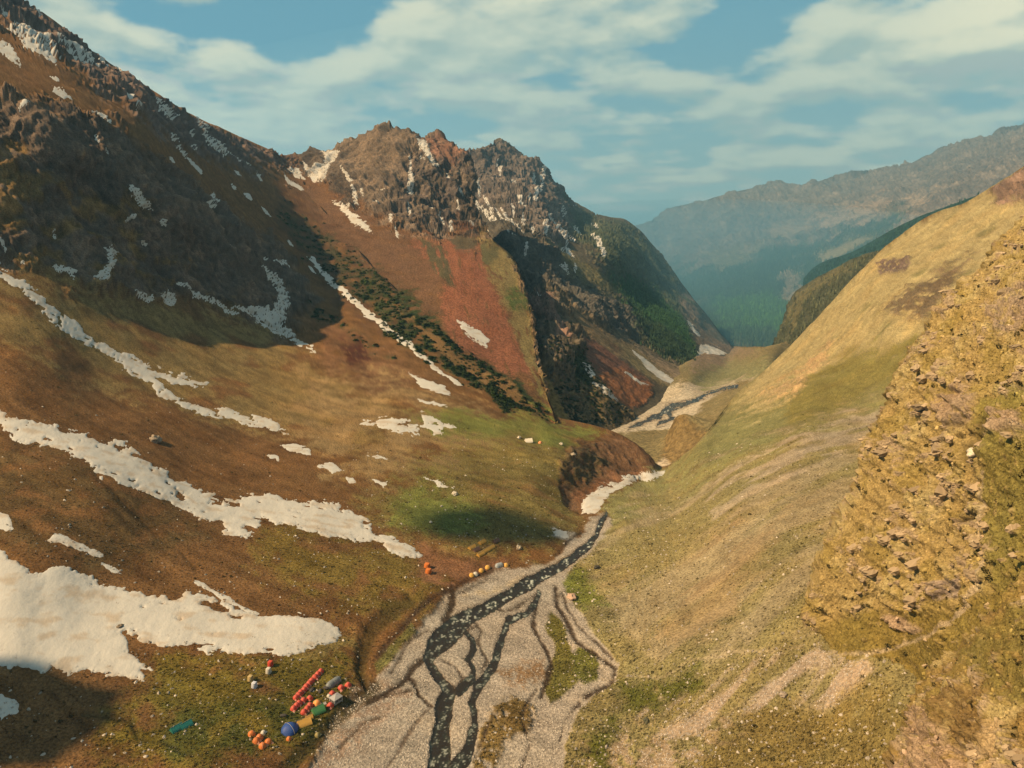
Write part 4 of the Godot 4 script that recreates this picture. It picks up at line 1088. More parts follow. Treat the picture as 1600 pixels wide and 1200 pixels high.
	row("valley", [25.8, 3.5, -33.1, 32.3, 3.5, -125.1, 33.5, 3.5, -131.2, 34.9, 3.5, -137.9, 36.4, 3.4, -145.2, 38, 3.4, -153.1, 39.7, 3.7, -161.4, 41.5, 4.1, -170.3, 43.4, 4.6, -180, 45.6, 5.1, -190.7, 48, 5.5, -202.7, 50.8, 5.7, -216.5, 54, 6, -232, 57.5, 6.4, -249.3, 61.8, 6.3, -270.1, 68.5, 2.6, -302.1, 80.9, -9.5, -360.3, 97.5, -24.8, -438, 99.5, -26.5, -446.7, 109.2, -60.6, -490.5, 126.8, -136.9, -569.4])
	row("valley", [28.7, 4.5, -32.2, 35.9, 4.5, -124.2, 37.3, 4.6, -130.3, 38.9, 4.7, -137, 40.5, 4.7, -144.3, 42.3, 4.9, -152.1, 44.1, 5.4, -160.2, 46.1, 6.1, -168.9, 48.2, 6.9, -178.4, 50.6, 7.7, -188.9, 53.4, 8, -201.3, 56.7, 8, -215.8, 60.4, 8.2, -231.9, 64.3, 8.9, -249.3, 69.1, 9, -270.4, 77.1, 5, -304.3, 90.4, -5.3, -360.1, 104, -12.1, -418, 106.1, -13.9, -426.4, 116.5, -46.6, -468.2, 135.2, -119.8, -543.4])
	row("valley", [32.8, 6, -30.7, 41, 6, -122.7, 42.6, 6.3, -129, 44.4, 6.6, -135.9, 46.4, 6.8, -143.4, 48.4, 7.4, -151.3, 50.6, 8.3, -159.5, 52.8, 9.4, -168.3, 55.2, 10.7, -177.9, 58.1, 11.6, -189.1, 61.8, 11.8, -202.9, 66, 11.8, -219, 70.5, 12.4, -236.1, 74.9, 14.4, -253.2, 80.9, 15, -276.2, 91.1, 11.2, -314.1, 103.1, 8, -358.8, 119.3, 3.1, -419, 121.7, 1.3, -427.4, 133.6, -31.8, -469.3, 155.1, -105.8, -544.7])
	row("valley", [37.7, 8, -28.9, 47.1, 8, -120.9, 49.1, 8.7, -127.4, 51.2, 9.3, -134.5, 53.5, 10, -142.2, 56, 10.9, -150.6, 58.6, 12.2, -159.4, 61.4, 13.8, -168.8, 64.5, 15.5, -179.2, 68.2, 16.7, -191.7, 72.8, 17.6, -206.6, 77.8, 18.8, -223.3, 83.2, 20.7, -241.3, 90.2, 21.9, -264.5, 100.6, 20.8, -298, 116.2, 16.9, -347.5, 144.5, 4.8, -436.5, 188.7, -13.1, -576, 192.5, -15.5, -587.5, 211.4, -61.6, -645, 245.3, -164.6, -749])
	row("valley", [43.4, 10.4, -26.7, 54.2, 10.4, -118.7, 56.4, 11.5, -125.2, 58.9, 12.6, -132.3, 61.6, 13.6, -140.2, 64.7, 14.7, -149, 67.9, 16.3, -158.2, 71, 18.7, -167.5, 74.4, 21.4, -177.6, 78.7, 23.7, -189.8, 84.1, 25.2, -205.3, 90.8, 26.4, -224.3, 99.3, 27.1, -247.9, 110.5, 27, -278.9, 126.6, 24.9, -323.2, 151.8, 19.3, -391.8, 193, 8.7, -503.3, 247, 0.1, -651, 252, -2.7, -664, 276.7, -55.6, -729, 321.1, -174, -846])
	row("valley", [47.9, 12.4, -24.9, 59.9, 12.4, -116.9, 62.4, 13.7, -123.5, 65.3, 15, -130.9, 68.5, 16.3, -139.2, 72.1, 17.5, -148.5, 75.7, 19.7, -157.8, 78.9, 23.2, -166.6, 82.5, 26.8, -176.4, 87.8, 29, -190.1, 95.2, 30, -208.6, 104.7, 30.4, -232.2, 116.7, 30.5, -261.9, 132.4, 30.1, -300.7, 154.3, 28.7, -354.4, 190.2, 23.4, -441.8, 239.1, 19.3, -561.8, 282.3, 28.2, -671, 287.9, 25.3, -684, 316.1, -30, -751, 366.9, -153.7, -872])
	row("valley", [52.3, 14.4, -23.1, 65.3, 14.4, -115.1, 68.2, 16, -121.8, 71.4, 17.6, -129.3, 75, 19.2, -137.8, 79, 20.9, -147.2, 82.8, 23.9, -156.3, 86.5, 27.7, -165.5, 91.4, 30.9, -177.1, 98.5, 32.5, -193.6, 108.3, 33.1, -215.5, 121, 33.2, -243.8, 137.6, 32.9, -280.8, 160.6, 31.7, -331.8, 194.8, 28.8, -407.3, 237, 29.4, -501.6, 271.5, 41.6, -581.6, 305, 61.1, -661, 311.1, 58.2, -674, 341.6, 2.9, -740, 396.6, -120.9, -859])
	row("valley", [56.5, 16.4, -21.2, 70.6, 16.4, -113.2, 73.7, 18.3, -120.1, 77.2, 20.4, -127.6, 80.9, 22.8, -135.7, 84.8, 25.6, -144.3, 89.3, 28.6, -154.1, 94.5, 31.5, -165.5, 101.4, 33.8, -180, 110.7, 35.2, -199.3, 123.2, 35.7, -224.9, 140.1, 35.5, -259.1, 163.5, 34.5, -306.3, 196.3, 33, -372.6, 235.7, 35.2, -453.2, 263.9, 49.3, -513.8, 292.9, 68.7, -577.6, 339.9, 91.4, -679, 346.7, 88.4, -692, 380.7, 30.7, -760, 441.9, -98.3, -882])
	row("valley", [59.7, 18, -19.8, 74.6, 18, -111.8, 78, 20.1, -118.6, 81.6, 22.5, -126, 85.3, 25.5, -133.7, 89.2, 28.9, -142, 94.6, 31.4, -152.8, 101.1, 33.7, -165.7, 109.2, 35.8, -181.7, 120, 37.1, -202.5, 134.5, 37.8, -230.1, 154.3, 37.7, -267.6, 181.2, 37.5, -318.5, 215, 39.3, -383, 247.2, 48.2, -446.2, 273.2, 65.1, -499.7, 312.3, 84.7, -578.4, 370.6, 110.4, -695, 378, 107.3, -709, 415.1, 47.4, -779, 481.8, -86.6, -904])
	row("valley", [64, 20.2, -17.7, 80, 20.2, -109.7, 83.6, 22.5, -116.6, 87.6, 25.1, -124, 91.6, 28.2, -131.9, 96.3, 31.4, -140.8, 102.5, 33.9, -152.2, 110.2, 36.2, -166, 119.5, 38.4, -182.8, 131.7, 40.2, -204.4, 148, 41.6, -232.9, 169.6, 42.8, -270.8, 196.8, 45.4, -318.7, 227.6, 51.7, -373.7, 258.6, 63.6, -430.4, 294.4, 80.2, -496.6, 343.8, 101.9, -587.6, 405.7, 132.6, -703, 413.8, 129.3, -717, 454.4, 67.6, -787, 527.5, -70.3, -914])
	row("valley", [68, 22.5, -15.6, 85.1, 22.5, -107.6, 88.9, 24.9, -114.4, 93.2, 27.4, -121.9, 97.9, 30.4, -130, 103.3, 33.2, -139.5, 110.2, 35.7, -151.1, 118.3, 38.4, -164.8, 128, 41.2, -180.9, 140.4, 43.8, -201.5, 156.8, 46.3, -228.3, 177.8, 49.2, -262.7, 203.5, 53.8, -304.9, 233.4, 61.4, -354.7, 268, 73.1, -412.9, 309.5, 89.7, -483.6, 357.6, 113, -566.3, 420.2, 144.8, -674, 428.6, 141.7, -688, 470.6, 81.3, -755, 546.2, -53.8, -877])
	row("valley", [72.1, 25.1, -13.2, 90.2, 25.1, -105.2, 94.2, 27.8, -111.9, 98.9, 30.5, -119.4, 104.2, 33.3, -127.9, 110.7, 35.9, -138.1, 118.5, 38.4, -150.3, 126.8, 41.8, -163.4, 136.7, 45.5, -178.9, 149.8, 48.9, -199, 167.1, 52.3, -225.4, 188.8, 56.6, -258.6, 215.3, 62.8, -299.2, 248.8, 71.5, -350.8, 288, 84.7, -412, 330, 104.1, -478.7, 383.7, 130.2, -564.3, 456.3, 166.3, -680, 465.5, 163, -694, 511.1, 100.7, -762, 593.2, -38.6, -885])
	row("valley", [75.3, 27.4, -11.2, 94.2, 27.4, -103.2, 98.3, 30.3, -109.6, 103.1, 33.3, -116.9, 108.8, 36.1, -125.5, 115.7, 38.8, -135.8, 123.8, 41.6, -147.7, 131.9, 45.7, -160, 142.2, 49.8, -175.2, 156.2, 53.4, -195.5, 174.7, 57.1, -222.1, 198.2, 61.9, -255.9, 227.8, 68.5, -298.6, 266.2, 77.8, -354, 307.8, 92.8, -415.4, 351.1, 114.3, -480.8, 410.1, 142.8, -569.5, 485.7, 182.3, -684, 495.4, 178.9, -698, 543.9, 115.2, -766, 631, -27.4, -889])
	row("valley", [80.1, 30.9, -8, 100.1, 30.9, -100, 104.2, 34.4, -105.9, 109, 37.8, -112.8, 114.8, 41.1, -121, 121.7, 44.4, -130.4, 129.1, 48.4, -140.8, 137.6, 52.8, -152.6, 149.4, 56.7, -168.4, 166, 60.1, -190.3, 188.2, 63.7, -219.3, 217.7, 68.2, -257.7, 257.2, 74.8, -309.1, 304.7, 85.9, -371.9, 349.3, 104.5, -432.8, 395.9, 129.9, -497.8, 453.1, 162.8, -578.2, 527.7, 206.7, -683, 538.3, 203.2, -697, 591, 137.6, -765, 686, -9.1, -888])
	row("valley", [84.7, 34, -5.1, 105.9, 34, -97.1, 109.9, 38, -102.7, 114.7, 41.9, -109.2, 120.5, 45.6, -116.8, 127.1, 49.6, -125.5, 134.6, 54.1, -135.3, 143.9, 58.6, -147.2, 157.9, 62.1, -164.3, 177.5, 65.3, -187.8, 203.8, 69, -219.2, 239.6, 73.9, -262, 286.9, 81.7, -318.8, 337.2, 95.9, -380.6, 381.9, 117.8, -437.8, 430.1, 146.1, -500.6, 489.3, 182.4, -578.2, 574.5, 231.5, -689, 586, 227.9, -703, 643, 159.7, -772, 747, 7.2, -896])
	row("valley", [87, 34.8, -5.1, 149.6, 49.6, -97.1, 156.1, 54.4, -102.7, 163.8, 59.3, -109.2, 173, 64.3, -116.8, 183.6, 69.7, -125.5, 195.5, 75.7, -135.3, 210.1, 82.1, -147.2, 231.9, 88.4, -164.3, 261.9, 95.4, -187.8, 302.5, 104.1, -219.2, 357.5, 115.9, -262, 430.4, 132.7, -318.8, 508.5, 156.8, -380.6, 578.9, 187.8, -437.8, 655, 226.2, -500.6, 749, 275, -578.2, 885, 341.7, -689, 902, 340.4, -703, 991, 283.2, -772, 1150, 150.5, -896])
	sheet("massif", 14, [19, 19, 22, 23, 32, 30, 29, 28, 38, 29, 23, 26, 30, 28, 38, 37, 40, 38, 32, 33, 31, 32, 37, 37])
	row("massif", [-343.3, 193.3, -1009, -344.4, 196.1, -1015, -347.4, 199.3, -1026, -350.3, 202.5, -1037, -353.2, 205.8, -1048, -356, 209.1, -1059, -358.7, 212.5, -1070, -361.4, 215.9, -1080, -364.1, 219.3, -1091, -366.7, 222.8, -1102, -369.3, 226.3, -1112, -376.6, 221.6, -1134, -413.6, 132.6, -1245, -480, -66.6, -1445])
	row("massif", [-329.7, 181, -997, -331.9, 184.7, -1006, -335.9, 188.7, -1021, -339.7, 192.7, -1036, -343.5, 196.9, -1051, -347.2, 201.1, -1065, -350.8, 205.4, -1079, -354.3, 209.8, -1093, -357.7, 214.3, -1107, -360.9, 218.8, -1120, -364, 223.3, -1133, -371.3, 218.5, -1156, -407.7, 128.1, -1269, -473.2, -74.3, -1473])
	row("massif", [-313.1, 168.6, -975, -316.6, 173.1, -989, -321.6, 177.9, -1007, -326.4, 182.8, -1026, -331.2, 187.8, -1044, -335.8, 193, -1062, -340.4, 198.3, -1080, -344.8, 203.7, -1098, -349, 209.2, -1115, -353.1, 214.9, -1131, -356.9, 220.5, -1147, -364, 215.7, -1170, -399.7, 124.4, -1285, -463.9, -79.8, -1491])
	row("massif", [-293.2, 155, -946, -298.2, 161, -967, -304.6, 167.3, -993, -310.8, 174, -1019, -316.7, 180.8, -1044, -322.2, 187.9, -1068, -327.5, 195.3, -1091, -332.3, 202.8, -1113, -336.7, 210.4, -1134, -340.5, 218.2, -1154, -344, 226.1, -1172, -350.8, 221.2, -1195, -385.2, 128.4, -1312, -447.1, -79.1, -1523])
	row("massif", [-270.2, 138.9, -912, -276.4, 146.4, -939, -283.8, 154.4, -971, -290.8, 162.8, -1002, -297.4, 171.7, -1032, -303.4, 180.9, -1061, -308.9, 190.5, -1087, -313.8, 200.4, -1112, -318, 210.5, -1135, -321.6, 220.8, -1157, -324.9, 231.4, -1177, -331.4, 226.5, -1201, -363.9, 133.7, -1318, -422.4, -73.9, -1530])
	row("massif", [-244.7, 122.5, -874, -251, 131.4, -908, -258.4, 141, -946, -264.7, 151.3, -982, -270.1, 162.3, -1015, -274.5, 173.8, -1046, -278.1, 185.8, -1073, -280.8, 198.1, -1098, -282.8, 210.7, -1121, -284.5, 223.7, -1143, -286, 237.1, -1165, -291.8, 232.3, -1188, -320.4, 141.2, -1305, -371.8, -62.8, -1515])
	row("massif", [-218.1, 106.8, -830, -223.6, 117.2, -866, -230.5, 128.4, -908, -236.8, 140.6, -949, -242, 153.8, -988, -245.8, 167.9, -1022, -248.5, 182.5, -1052, -250.1, 197.7, -1078, -251, 213.4, -1102, -251.5, 229.5, -1126, -252.1, 246.3, -1150, -257.1, 241.5, -1173, -282.3, 152, -1288, -327.7, -48.1, -1495])
	row("massif", [-193.5, 92.6, -789, -198.3, 104.4, -826, -204.4, 117.1, -872, -210.1, 131.2, -917, -214.7, 146.7, -959, -217.9, 163.4, -997, -219.7, 181, -1030, -220.2, 199.2, -1058, -219.9, 218, -1084, -219.4, 237.5, -1109, -219.4, 258.1, -1138, -223.8, 253.5, -1161, -245.8, 165.4, -1275, -285.3, -31.7, -1479])
	row("massif", [-168.9, 79.7, -742, -174, 91.8, -784, -179.8, 105.3, -833, -185.2, 120.4, -881, -189.5, 137.3, -927, -192.5, 155.8, -969, -194.2, 175.4, -1005, -194.5, 196, -1037, -193.7, 217.4, -1064, -192.8, 239.5, -1092, -192.9, 263.4, -1127, -196.8, 258.8, -1150, -216.1, 171.9, -1262, -250.8, -22.5, -1465])
	row("massif", [-146.4, 69.6, -698, -149.9, 80.8, -741, -154, 93.3, -791, -157.5, 107.7, -841, -159.8, 124, -888, -160.8, 142.1, -931, -160.8, 161.7, -972, -159.3, 182.4, -1006, -156.6, 204, -1036, -153.7, 226.6, -1066, -151.5, 250.9, -1104, -154.5, 246.5, -1126, -169.6, 161.8, -1236, -196.9, -27.6, -1435])
	row("massif", [-126.8, 61.9, -661, -129.5, 72.4, -703, -133.1, 83.9, -752, -136.5, 97.2, -805, -139.1, 112.6, -857, -140.6, 130, -906, -140.8, 149.3, -951, -139.5, 170, -989, -137, 191.7, -1021, -133.8, 214.5, -1052, -131, 238.8, -1088, -133.6, 234.4, -1110, -146.7, 151.1, -1219, -170.3, -35.3, -1415])
	row("massif", [-109.3, 55.3, -630, -111.7, 66, -671, -115.1, 77.6, -721, -119, 91, -779, -122.7, 106.7, -840, -125.3, 125.1, -898, -126.2, 145.9, -950, -125.4, 168.5, -992, -123.1, 192.3, -1026, -120.3, 217.3, -1059, -118.2, 244.4, -1101, -120.6, 240, -1123, -132.4, 155.8, -1233, -153.7, -32.5, -1432])
	row("massif", [-93.7, 49.3, -605, -95.2, 60.1, -643, -97.6, 71.8, -690, -100.7, 84.9, -748, -104.6, 100.1, -817, -107.7, 118.4, -886, -108.8, 139.9, -945, -108, 163.6, -992, -105.3, 188.8, -1027, -102, 215.1, -1059, -99.5, 243.7, -1103, -101.5, 239.3, -1125, -111.5, 155.1, -1236, -129.4, -33.2, -1434])
	row("massif", [-78.8, 43.1, -582, -79.5, 53.5, -617, -80.4, 64.9, -657, -81.8, 77.5, -705, -84.6, 91.2, -772, -88, 107.4, -851, -89.5, 127.6, -921, -89.2, 150.7, -979, -86.7, 175.8, -1020, -82.8, 201.7, -1047, -79.2, 229.3, -1082, -80.8, 225, -1104, -88.7, 142.5, -1212, -103, -41.9, -1407])
	row("massif", [-64.7, 37.2, -563.9, -65.2, 47.1, -598, -65.5, 58.4, -635, -65.7, 71.1, -674, -67.1, 84.4, -730, -69.9, 99.1, -809, -72, 117.7, -891, -72.7, 140, -964, -71.1, 165.2, -1015, -67.6, 191.5, -1044, -63.8, 218.7, -1071, -65.1, 214.5, -1093, -71.5, 132.9, -1200, -83, -49.5, -1393])
	row("massif", [-51.5, 31.4, -547.8, -52, 39.7, -578, -52.4, 48.9, -610, -52.5, 59.7, -642, -52.7, 71.3, -678, -53.8, 83.4, -728, -55.8, 96.6, -797, -57.7, 112.6, -872, -59, 131.8, -945, -58.9, 153.9, -1004, -57, 177.4, -1037, -58.1, 173.3, -1058, -63.8, 94.3, -1162, -74, -82.3, -1349])
	row("massif", [-39.6, 26.3, -535.5, -40, 33, -562.1, -40.4, 40.6, -590.5, -40.6, 49.3, -618, -40.7, 59, -646, -41, 69.3, -679, -41.7, 80.1, -721, -42.8, 91.6, -776, -44.2, 104.9, -841, -45.4, 120.6, -908, -46.1, 138.9, -972, -47.1, 135, -991, -51.7, 61, -1088, -60, -104.3, -1263])
	row("massif", [-28.2, 21.3, -524.1, -28, 26.6, -548.1, -27.8, 32.4, -573.6, -27.5, 39.4, -597.7, -27, 47.3, -621, -26.4, 55.7, -646, -25.9, 64.7, -675, -25.4, 74, -710, -25.1, 83.8, -753, -24.8, 94.7, -803, -24.4, 107.1, -859, -24.9, 103.7, -876, -27.3, 38.4, -962, -31.7, -107.6, -1116])
	row("massif", [-18.1, 17.1, -512.4, -17, 21.2, -535.5, -15.7, 25.7, -561.2, -14.3, 31.4, -584.3, -12.7, 38.1, -607, -10.9, 45.4, -629, -9, 53.1, -653, -7, 61.2, -681, -4.9, 69.7, -714, -2.6, 78.7, -753, 0, 88.5, -798, 0, 85.3, -814, 0, 24.7, -894, 0, -111, -1037])
	row("massif", [-9.4, 13.8, -501.8, -8, 17.2, -521.6, -6.6, 20.6, -544.4, -5, 24.7, -566.6, -3.2, 29.7, -587.7, -1.4, 35.3, -608, 0.6, 41.5, -629, 2.7, 48.1, -651, 4.9, 55.1, -675, 7.3, 62.3, -702, 9.9, 69.9, -733, 10.1, 67, -748, 11.1, 11.2, -821, 12.9, -113.4, -953])
	row("massif", [-1.4, 11, -492.3, 0, 13.7, -507.9, 1.6, 16.1, -526.4, 3.2, 18.9, -545.2, 4.9, 22.2, -564, 6.7, 25.9, -582.5, 8.6, 30.1, -601, 10.6, 34.7, -619, 12.7, 39.7, -638, 14.9, 45.1, -657, 17.2, 50.7, -678, 17.6, 48, -692, 19.3, -3.6, -760, 22.4, -119, -882])
	row("massif", [5.9, 8.2, -483.2, 7, 10.3, -494.8, 8.2, 12, -508.9, 9.4, 13.9, -523.3, 10.7, 16, -538.1, 12, 18.4, -553.1, 13.4, 20.9, -568.2, 14.9, 23.8, -583.4, 16.4, 26.9, -598.6, 18, 30.4, -614, 19.6, 34, -629, 20, 31.5, -642, 21.9, -16.3, -705, 25.5, -123.3, -818])
	row("massif", [13, 5.3, -476.8, 13.7, 6.9, -484.2, 14.4, 8, -493.9, 15.2, 9.2, -503.5, 16, 10.6, -513.2, 16.8, 12, -523.1, 17.7, 13.4, -533.5, 18.5, 15, -544.1, 19.4, 16.6, -554.9, 20.4, 18.3, -565.8, 21.3, 20.2, -576.8, 21.7, 17.9, -588.3, 23.9, -25.9, -646, 27.7, -124.1, -750])
	row("massif", [20.9, 1.8, -471.2, 21.2, 2.8, -474.2, 21.7, 3, -479.6, 22.1, 3.4, -484.8, 22.5, 3.8, -489.8, 23, 4.4, -494.6, 23.4, 5, -499.3, 23.8, 5.7, -503.9, 24.3, 6.4, -508.4, 24.7, 7.1, -512.9, 25.1, 7.9, -517.5, 25.6, 5.8, -527.9, 28.2, -33.6, -579.6, 32.7, -121.7, -673])
	row("massif", [29, -1.3, -466.1, 29.1, -0.6, -464.2, 29.3, -0.6, -464.7, 29.5, -0.7, -465.3, 29.7, -0.8, -465.8, 29.9, -0.9, -466.4, 30.1, -0.9, -466.9, 30.4, -1, -467.5, 30.6, -1.1, -468, 30.8, -1.2, -468.5, 31, -1.2, -469.1, 31.6, -3.1, -478.5, 34.7, -38.8, -525.4, 40.3, -118.8, -610])
	sheet("spur", 15, [30, 25, 20, 15, 20, 22, 23, 20, 19, 16, 25, 25, 25, 25, 30, 30, 25, 25, 20, 20, 25])
	row("spur", [-82.4, 2.2, -818, -90.1, 9.7, -900, -99, 19.3, -994, -108.7, 32, -1098, -118.7, 49, -1205, -128.6, 70.5, -1312, -138, 96.7, -1416, -146.3, 127.2, -1510, -152.5, 161.2, -1582, -156.5, 197.2, -1632, -159.3, 234.3, -1671, -162.5, 272.9, -1712, -165.7, 266, -1746, -182, 135.3, -1918, -211.2, -157.1, -2226])
	row("spur", [-55.8, 0.1, -759, -61.2, 6.4, -837, -67.7, 14.2, -932, -75.2, 24.8, -1040, -82.9, 39.9, -1154, -90.1, 60.5, -1262, -97.2, 85.8, -1368, -104.8, 115.7, -1484, -110.9, 150.3, -1580, -114.7, 188, -1642, -117.3, 227.2, -1689, -119.9, 268.1, -1736, -122.3, 261.1, -1770, -134.3, 128.9, -1944, -155.8, -166.9, -2256])
	row("spur", [-36, -0.4, -710, -39.5, 5.7, -784, -44, 12.5, -878, -49.2, 22, -989, -54.7, 36.2, -1106, -59.4, 57, -1209, -63.4, 83.2, -1298, -69.1, 112.8, -1422, -74.8, 148, -1549, -78.7, 187.8, -1639, -81.5, 230.4, -1708, -84.3, 275.7, -1777, -86, 268.6, -1812, -94.4, 133.4, -1990, -109.6, -168.9, -2310])
	row("spur", [-21.4, -2.1, -660, -23.4, 4.9, -726, -26.1, 11.2, -818, -29.5, 19.8, -930, -33.1, 33.8, -1048, -36, 55.2, -1148, -37.9, 83.2, -1218, -41.6, 113.3, -1346, -46.4, 150, -1509, -50.1, 193.8, -1642, -52.8, 241.9, -1740, -55.4, 294.4, -1836, -56.5, 287, -1873, -62, 147.4, -2057, -72, -164.9, -2387])
	row("spur", [-11.4, -8.7, -610, -12.2, 1.1, -658, -13.5, 8.5, -735, -15.4, 15.4, -847, -17.6, 27.4, -972, -19.3, 48.4, -1077, -20.3, 77.6, -1141, -22.3, 108.7, -1263, -25.8, 146.9, -1466, -28.7, 195.6, -1645, -30.7, 250.6, -1770, -32.7, 312.4, -1900, -33.3, 304.8, -1938, -36.6, 160.4, -2128, -42.5, -162.7, -2470])
	row("spur", [0, -20.5, -568.2, 0, -8.1, -600, 0, 3.7, -645, 0, 11.5, -727, 0, 18.4, -852, 0, 33.5, -976, 0, 59.8, -1055, 0, 91.4, -1117, 0, 124.9, -1320, 0, 171.6, -1571, 0, 229.5, -1749, 0, 295.4, -1901, 0, 287.8, -1939, 0, 143.3, -2129, 0, -179.9, -2471])
	row("spur", [11.2, -34.9, -536.7, 11.7, -21.7, -564.1, 12.2, -7.9, -595.7, 12.9, 6.4, -635, 14.6, 14.6, -724, 17.3, 21.7, -865, 19.4, 41.1, -981, 20.8, 70.5, -1059, 23.3, 103, -1197, 28.4, 144.8, -1468, 33, 203.4, -1720, 36, 272.3, -1893, 36.7, 264.7, -1931, 40.3, 120.8, -2121, 46.8, -201.2, -2461])
	row("spur", [22.7, -40.7, -528.6, 23.5, -27.5, -554.3, 24.5, -13.5, -583, 25.8, 1, -617, 28, 12.8, -678, 32.4, 21.1, -789, 37.7, 33.9, -927, 41.9, 58, -1039, 47.2, 88.2, -1181, 57.3, 126.4, -1446, 67.4, 181.9, -1714, 74.1, 249.8, -1900, 75.6, 242.2, -1938, 83, 97.7, -2128, 96.4, -225.5, -2470])
	row("spur", [32.9, -41.8, -531.8, 34.1, -28.8, -555.2, 35.4, -15.4, -582, 37.2, -2.3, -617, 40.1, 9.5, -670, 45, 19.2, -757, 51.7, 30.3, -879, 60.4, 46.2, -1035, 67.2, 73.8, -1160, 82.9, 105.3, -1442, 97.6, 154.5, -1712, 108.1, 217.3, -1911, 110.3, 209.7, -1949, 121.1, 64.2, -2140, 140.6, -261.2, -2484])
	row("spur", [42.7, -42.4, -533.5, 44.3, -30.6, -557.7, 46, -18, -584.1, 48.4, -6.1, -620, 52.1, 4.7, -672, 57.7, 14.2, -751, 65.8, 24, -863, 79.2, 33.6, -1047, 87.6, 59, -1166, 107, 85.9, -1436, 130.8, 128.6, -1768, 142.7, 187.3, -1944, 145.5, 179.5, -1982, 159.8, 31.3, -2177, 185.5, -300, -2527])
	row("spur", [50.9, -42.7, -534.6, 53, -32.4, -560.6, 55.1, -20.9, -587.8, 58.1, -10.1, -624, 62.5, -0.5, -676, 68.9, 8, -752, 78.4, 16.1, -861, 93.8, 23.2, -1038, 107.5, 42.1, -1199, 121.8, 69.8, -1369, 158.8, 101.7, -1796, 173.6, 156.2, -1978, 177.1, 148.3, -2018, 194.4, -2.6, -2216, 225.7, -340.3, -2572])
	row("spur", [64.1, -43.9, -538.1, 67.2, -35.7, -568.8, 70.4, -25.8, -600, 74.7, -16.7, -642, 80.9, -8.7, -699, 89.7, -1.8, -781, 102.5, 4.3, -900, 120.7, 11.4, -1067, 138.9, 27.8, -1237, 151.8, 56.5, -1361, 187.9, 85.2, -1696, 225.6, 132.3, -2051, 230.1, 124.1, -2092, 252.7, -32.7, -2297, 293.3, -383.5, -2666])
	row("spur", [77.8, -46.1, -544.4, 82.7, -40.6, -583.2, 87.3, -32.2, -620, 93.4, -24.7, -668, 101.9, -18.2, -734, 113.9, -13.1, -827, 131.3, -8.8, -959, 153.8, -2, -1131, 175.1, 15, -1297, 188.8, 44.8, -1409, 220, 75.3, -1653, 268.3, 117.3, -2029, 273.7, 109.2, -2070, 300.5, -46.4, -2273, 348.8, -394.4, -2638])
	row("spur", [92.1, -48.8, -552.3, 100.3, -47.7, -606, 107.3, -41.7, -653, 114.9, -34.3, -704, 126.2, -28.9, -779, 142.8, -25.7, -888, 166.7, -23.7, -1044, 196.9, -18.2, -1241, 225.8, -1.2, -1433, 245.9, 30, -1571, 274.4, 66.2, -1765, 324.2, 110.5, -2100, 330.7, 102, -2142, 363.1, -59.5, -2352, 421.5, -420.7, -2730])
	row("spur", [106.7, -51.4, -560, 117.5, -53.4, -621, 127.7, -51.4, -680, 137, -45, -734, 150.3, -40.7, -811, 170.2, -39.5, -924, 198.5, -40, -1085, 235.9, -39, -1298, 275.2, -28.1, -1524, 308.4, -2.7, -1719, 329.4, 36.3, -1848, 369.1, 78.4, -2084, 376.5, 69.9, -2126, 413.4, -91, -2334, 479.9, -450.8, -2709])
	row("spur", [138.5, -58.6, -637, 149.6, -58.9, -691, 160.3, -56.6, -745, 172.8, -53.9, -807, 190.7, -54.3, -896, 215.6, -57.3, -1018, 246.7, -60.2, -1171, 283.7, -60.8, -1354, 324.6, -56.1, -1557, 364.3, -42.3, -1757, 396, -17.1, -1920, 420.6, 16.7, -2050, 429.1, 8.4, -2091, 471.1, -150.7, -2296, 546.8, -506.4, -2665])
	row("spur", [178.4, -66.2, -730, 189, -65.7, -777, 201.2, -65.2, -830, 217.5, -67.1, -901, 241.2, -73.3, -1003, 269.4, -79.9, -1125, 300, -84.5, -1258, 332.1, -86, -1398, 365.8, -84.1, -1546, 401.7, -78.8, -1704, 438.9, -69.2, -1869, 475.2, -54.2, -2031, 484.7, -62.5, -2072, 532.2, -221.1, -2275, 618, -575.7, -2641])
	row("spur", [207.9, -73.1, -778, 220.2, -74.9, -826, 235.2, -78, -885, 254.4, -83.5, -961, 279.3, -91.7, -1058, 309.1, -101.2, -1175, 340, -108.7, -1296, 369.9, -112.5, -1415, 399.6, -113.2, -1533, 429.6, -111.3, -1653, 460.6, -106.9, -1778, 494.3, -100.7, -1914, 504.2, -108.6, -1952, 553.6, -258.9, -2144, 643, -594.9, -2488])
	row("spur", [242.7, -82.1, -836, 256.2, -85.7, -885, 272.5, -90.9, -944, 292.5, -97.8, -1015, 316.8, -106.8, -1102, 345.3, -117.3, -1204, 376.6, -127.8, -1317, 407.3, -135.8, -1427, 436, -140.4, -1531, 464.1, -142.7, -1634, 492.4, -143.2, -1737, 521.3, -142.2, -1844, 531.8, -149.8, -1881, 583.9, -295.5, -2065, 678, -621, -2397])
	row("spur", [274.1, -90, -889, 286.2, -93.6, -929, 300.3, -98.2, -977, 316.9, -104.1, -1033, 336.2, -111.3, -1098, 358.3, -119.6, -1172, 382.8, -128.6, -1254, 409.3, -137.8, -1343, 436.6, -146.3, -1435, 463.6, -153.4, -1526, 489.5, -158.6, -1614, 514.6, -162.1, -1700, 524.9, -169.2, -1734, 576.4, -304.2, -1904, 669, -606, -2210])
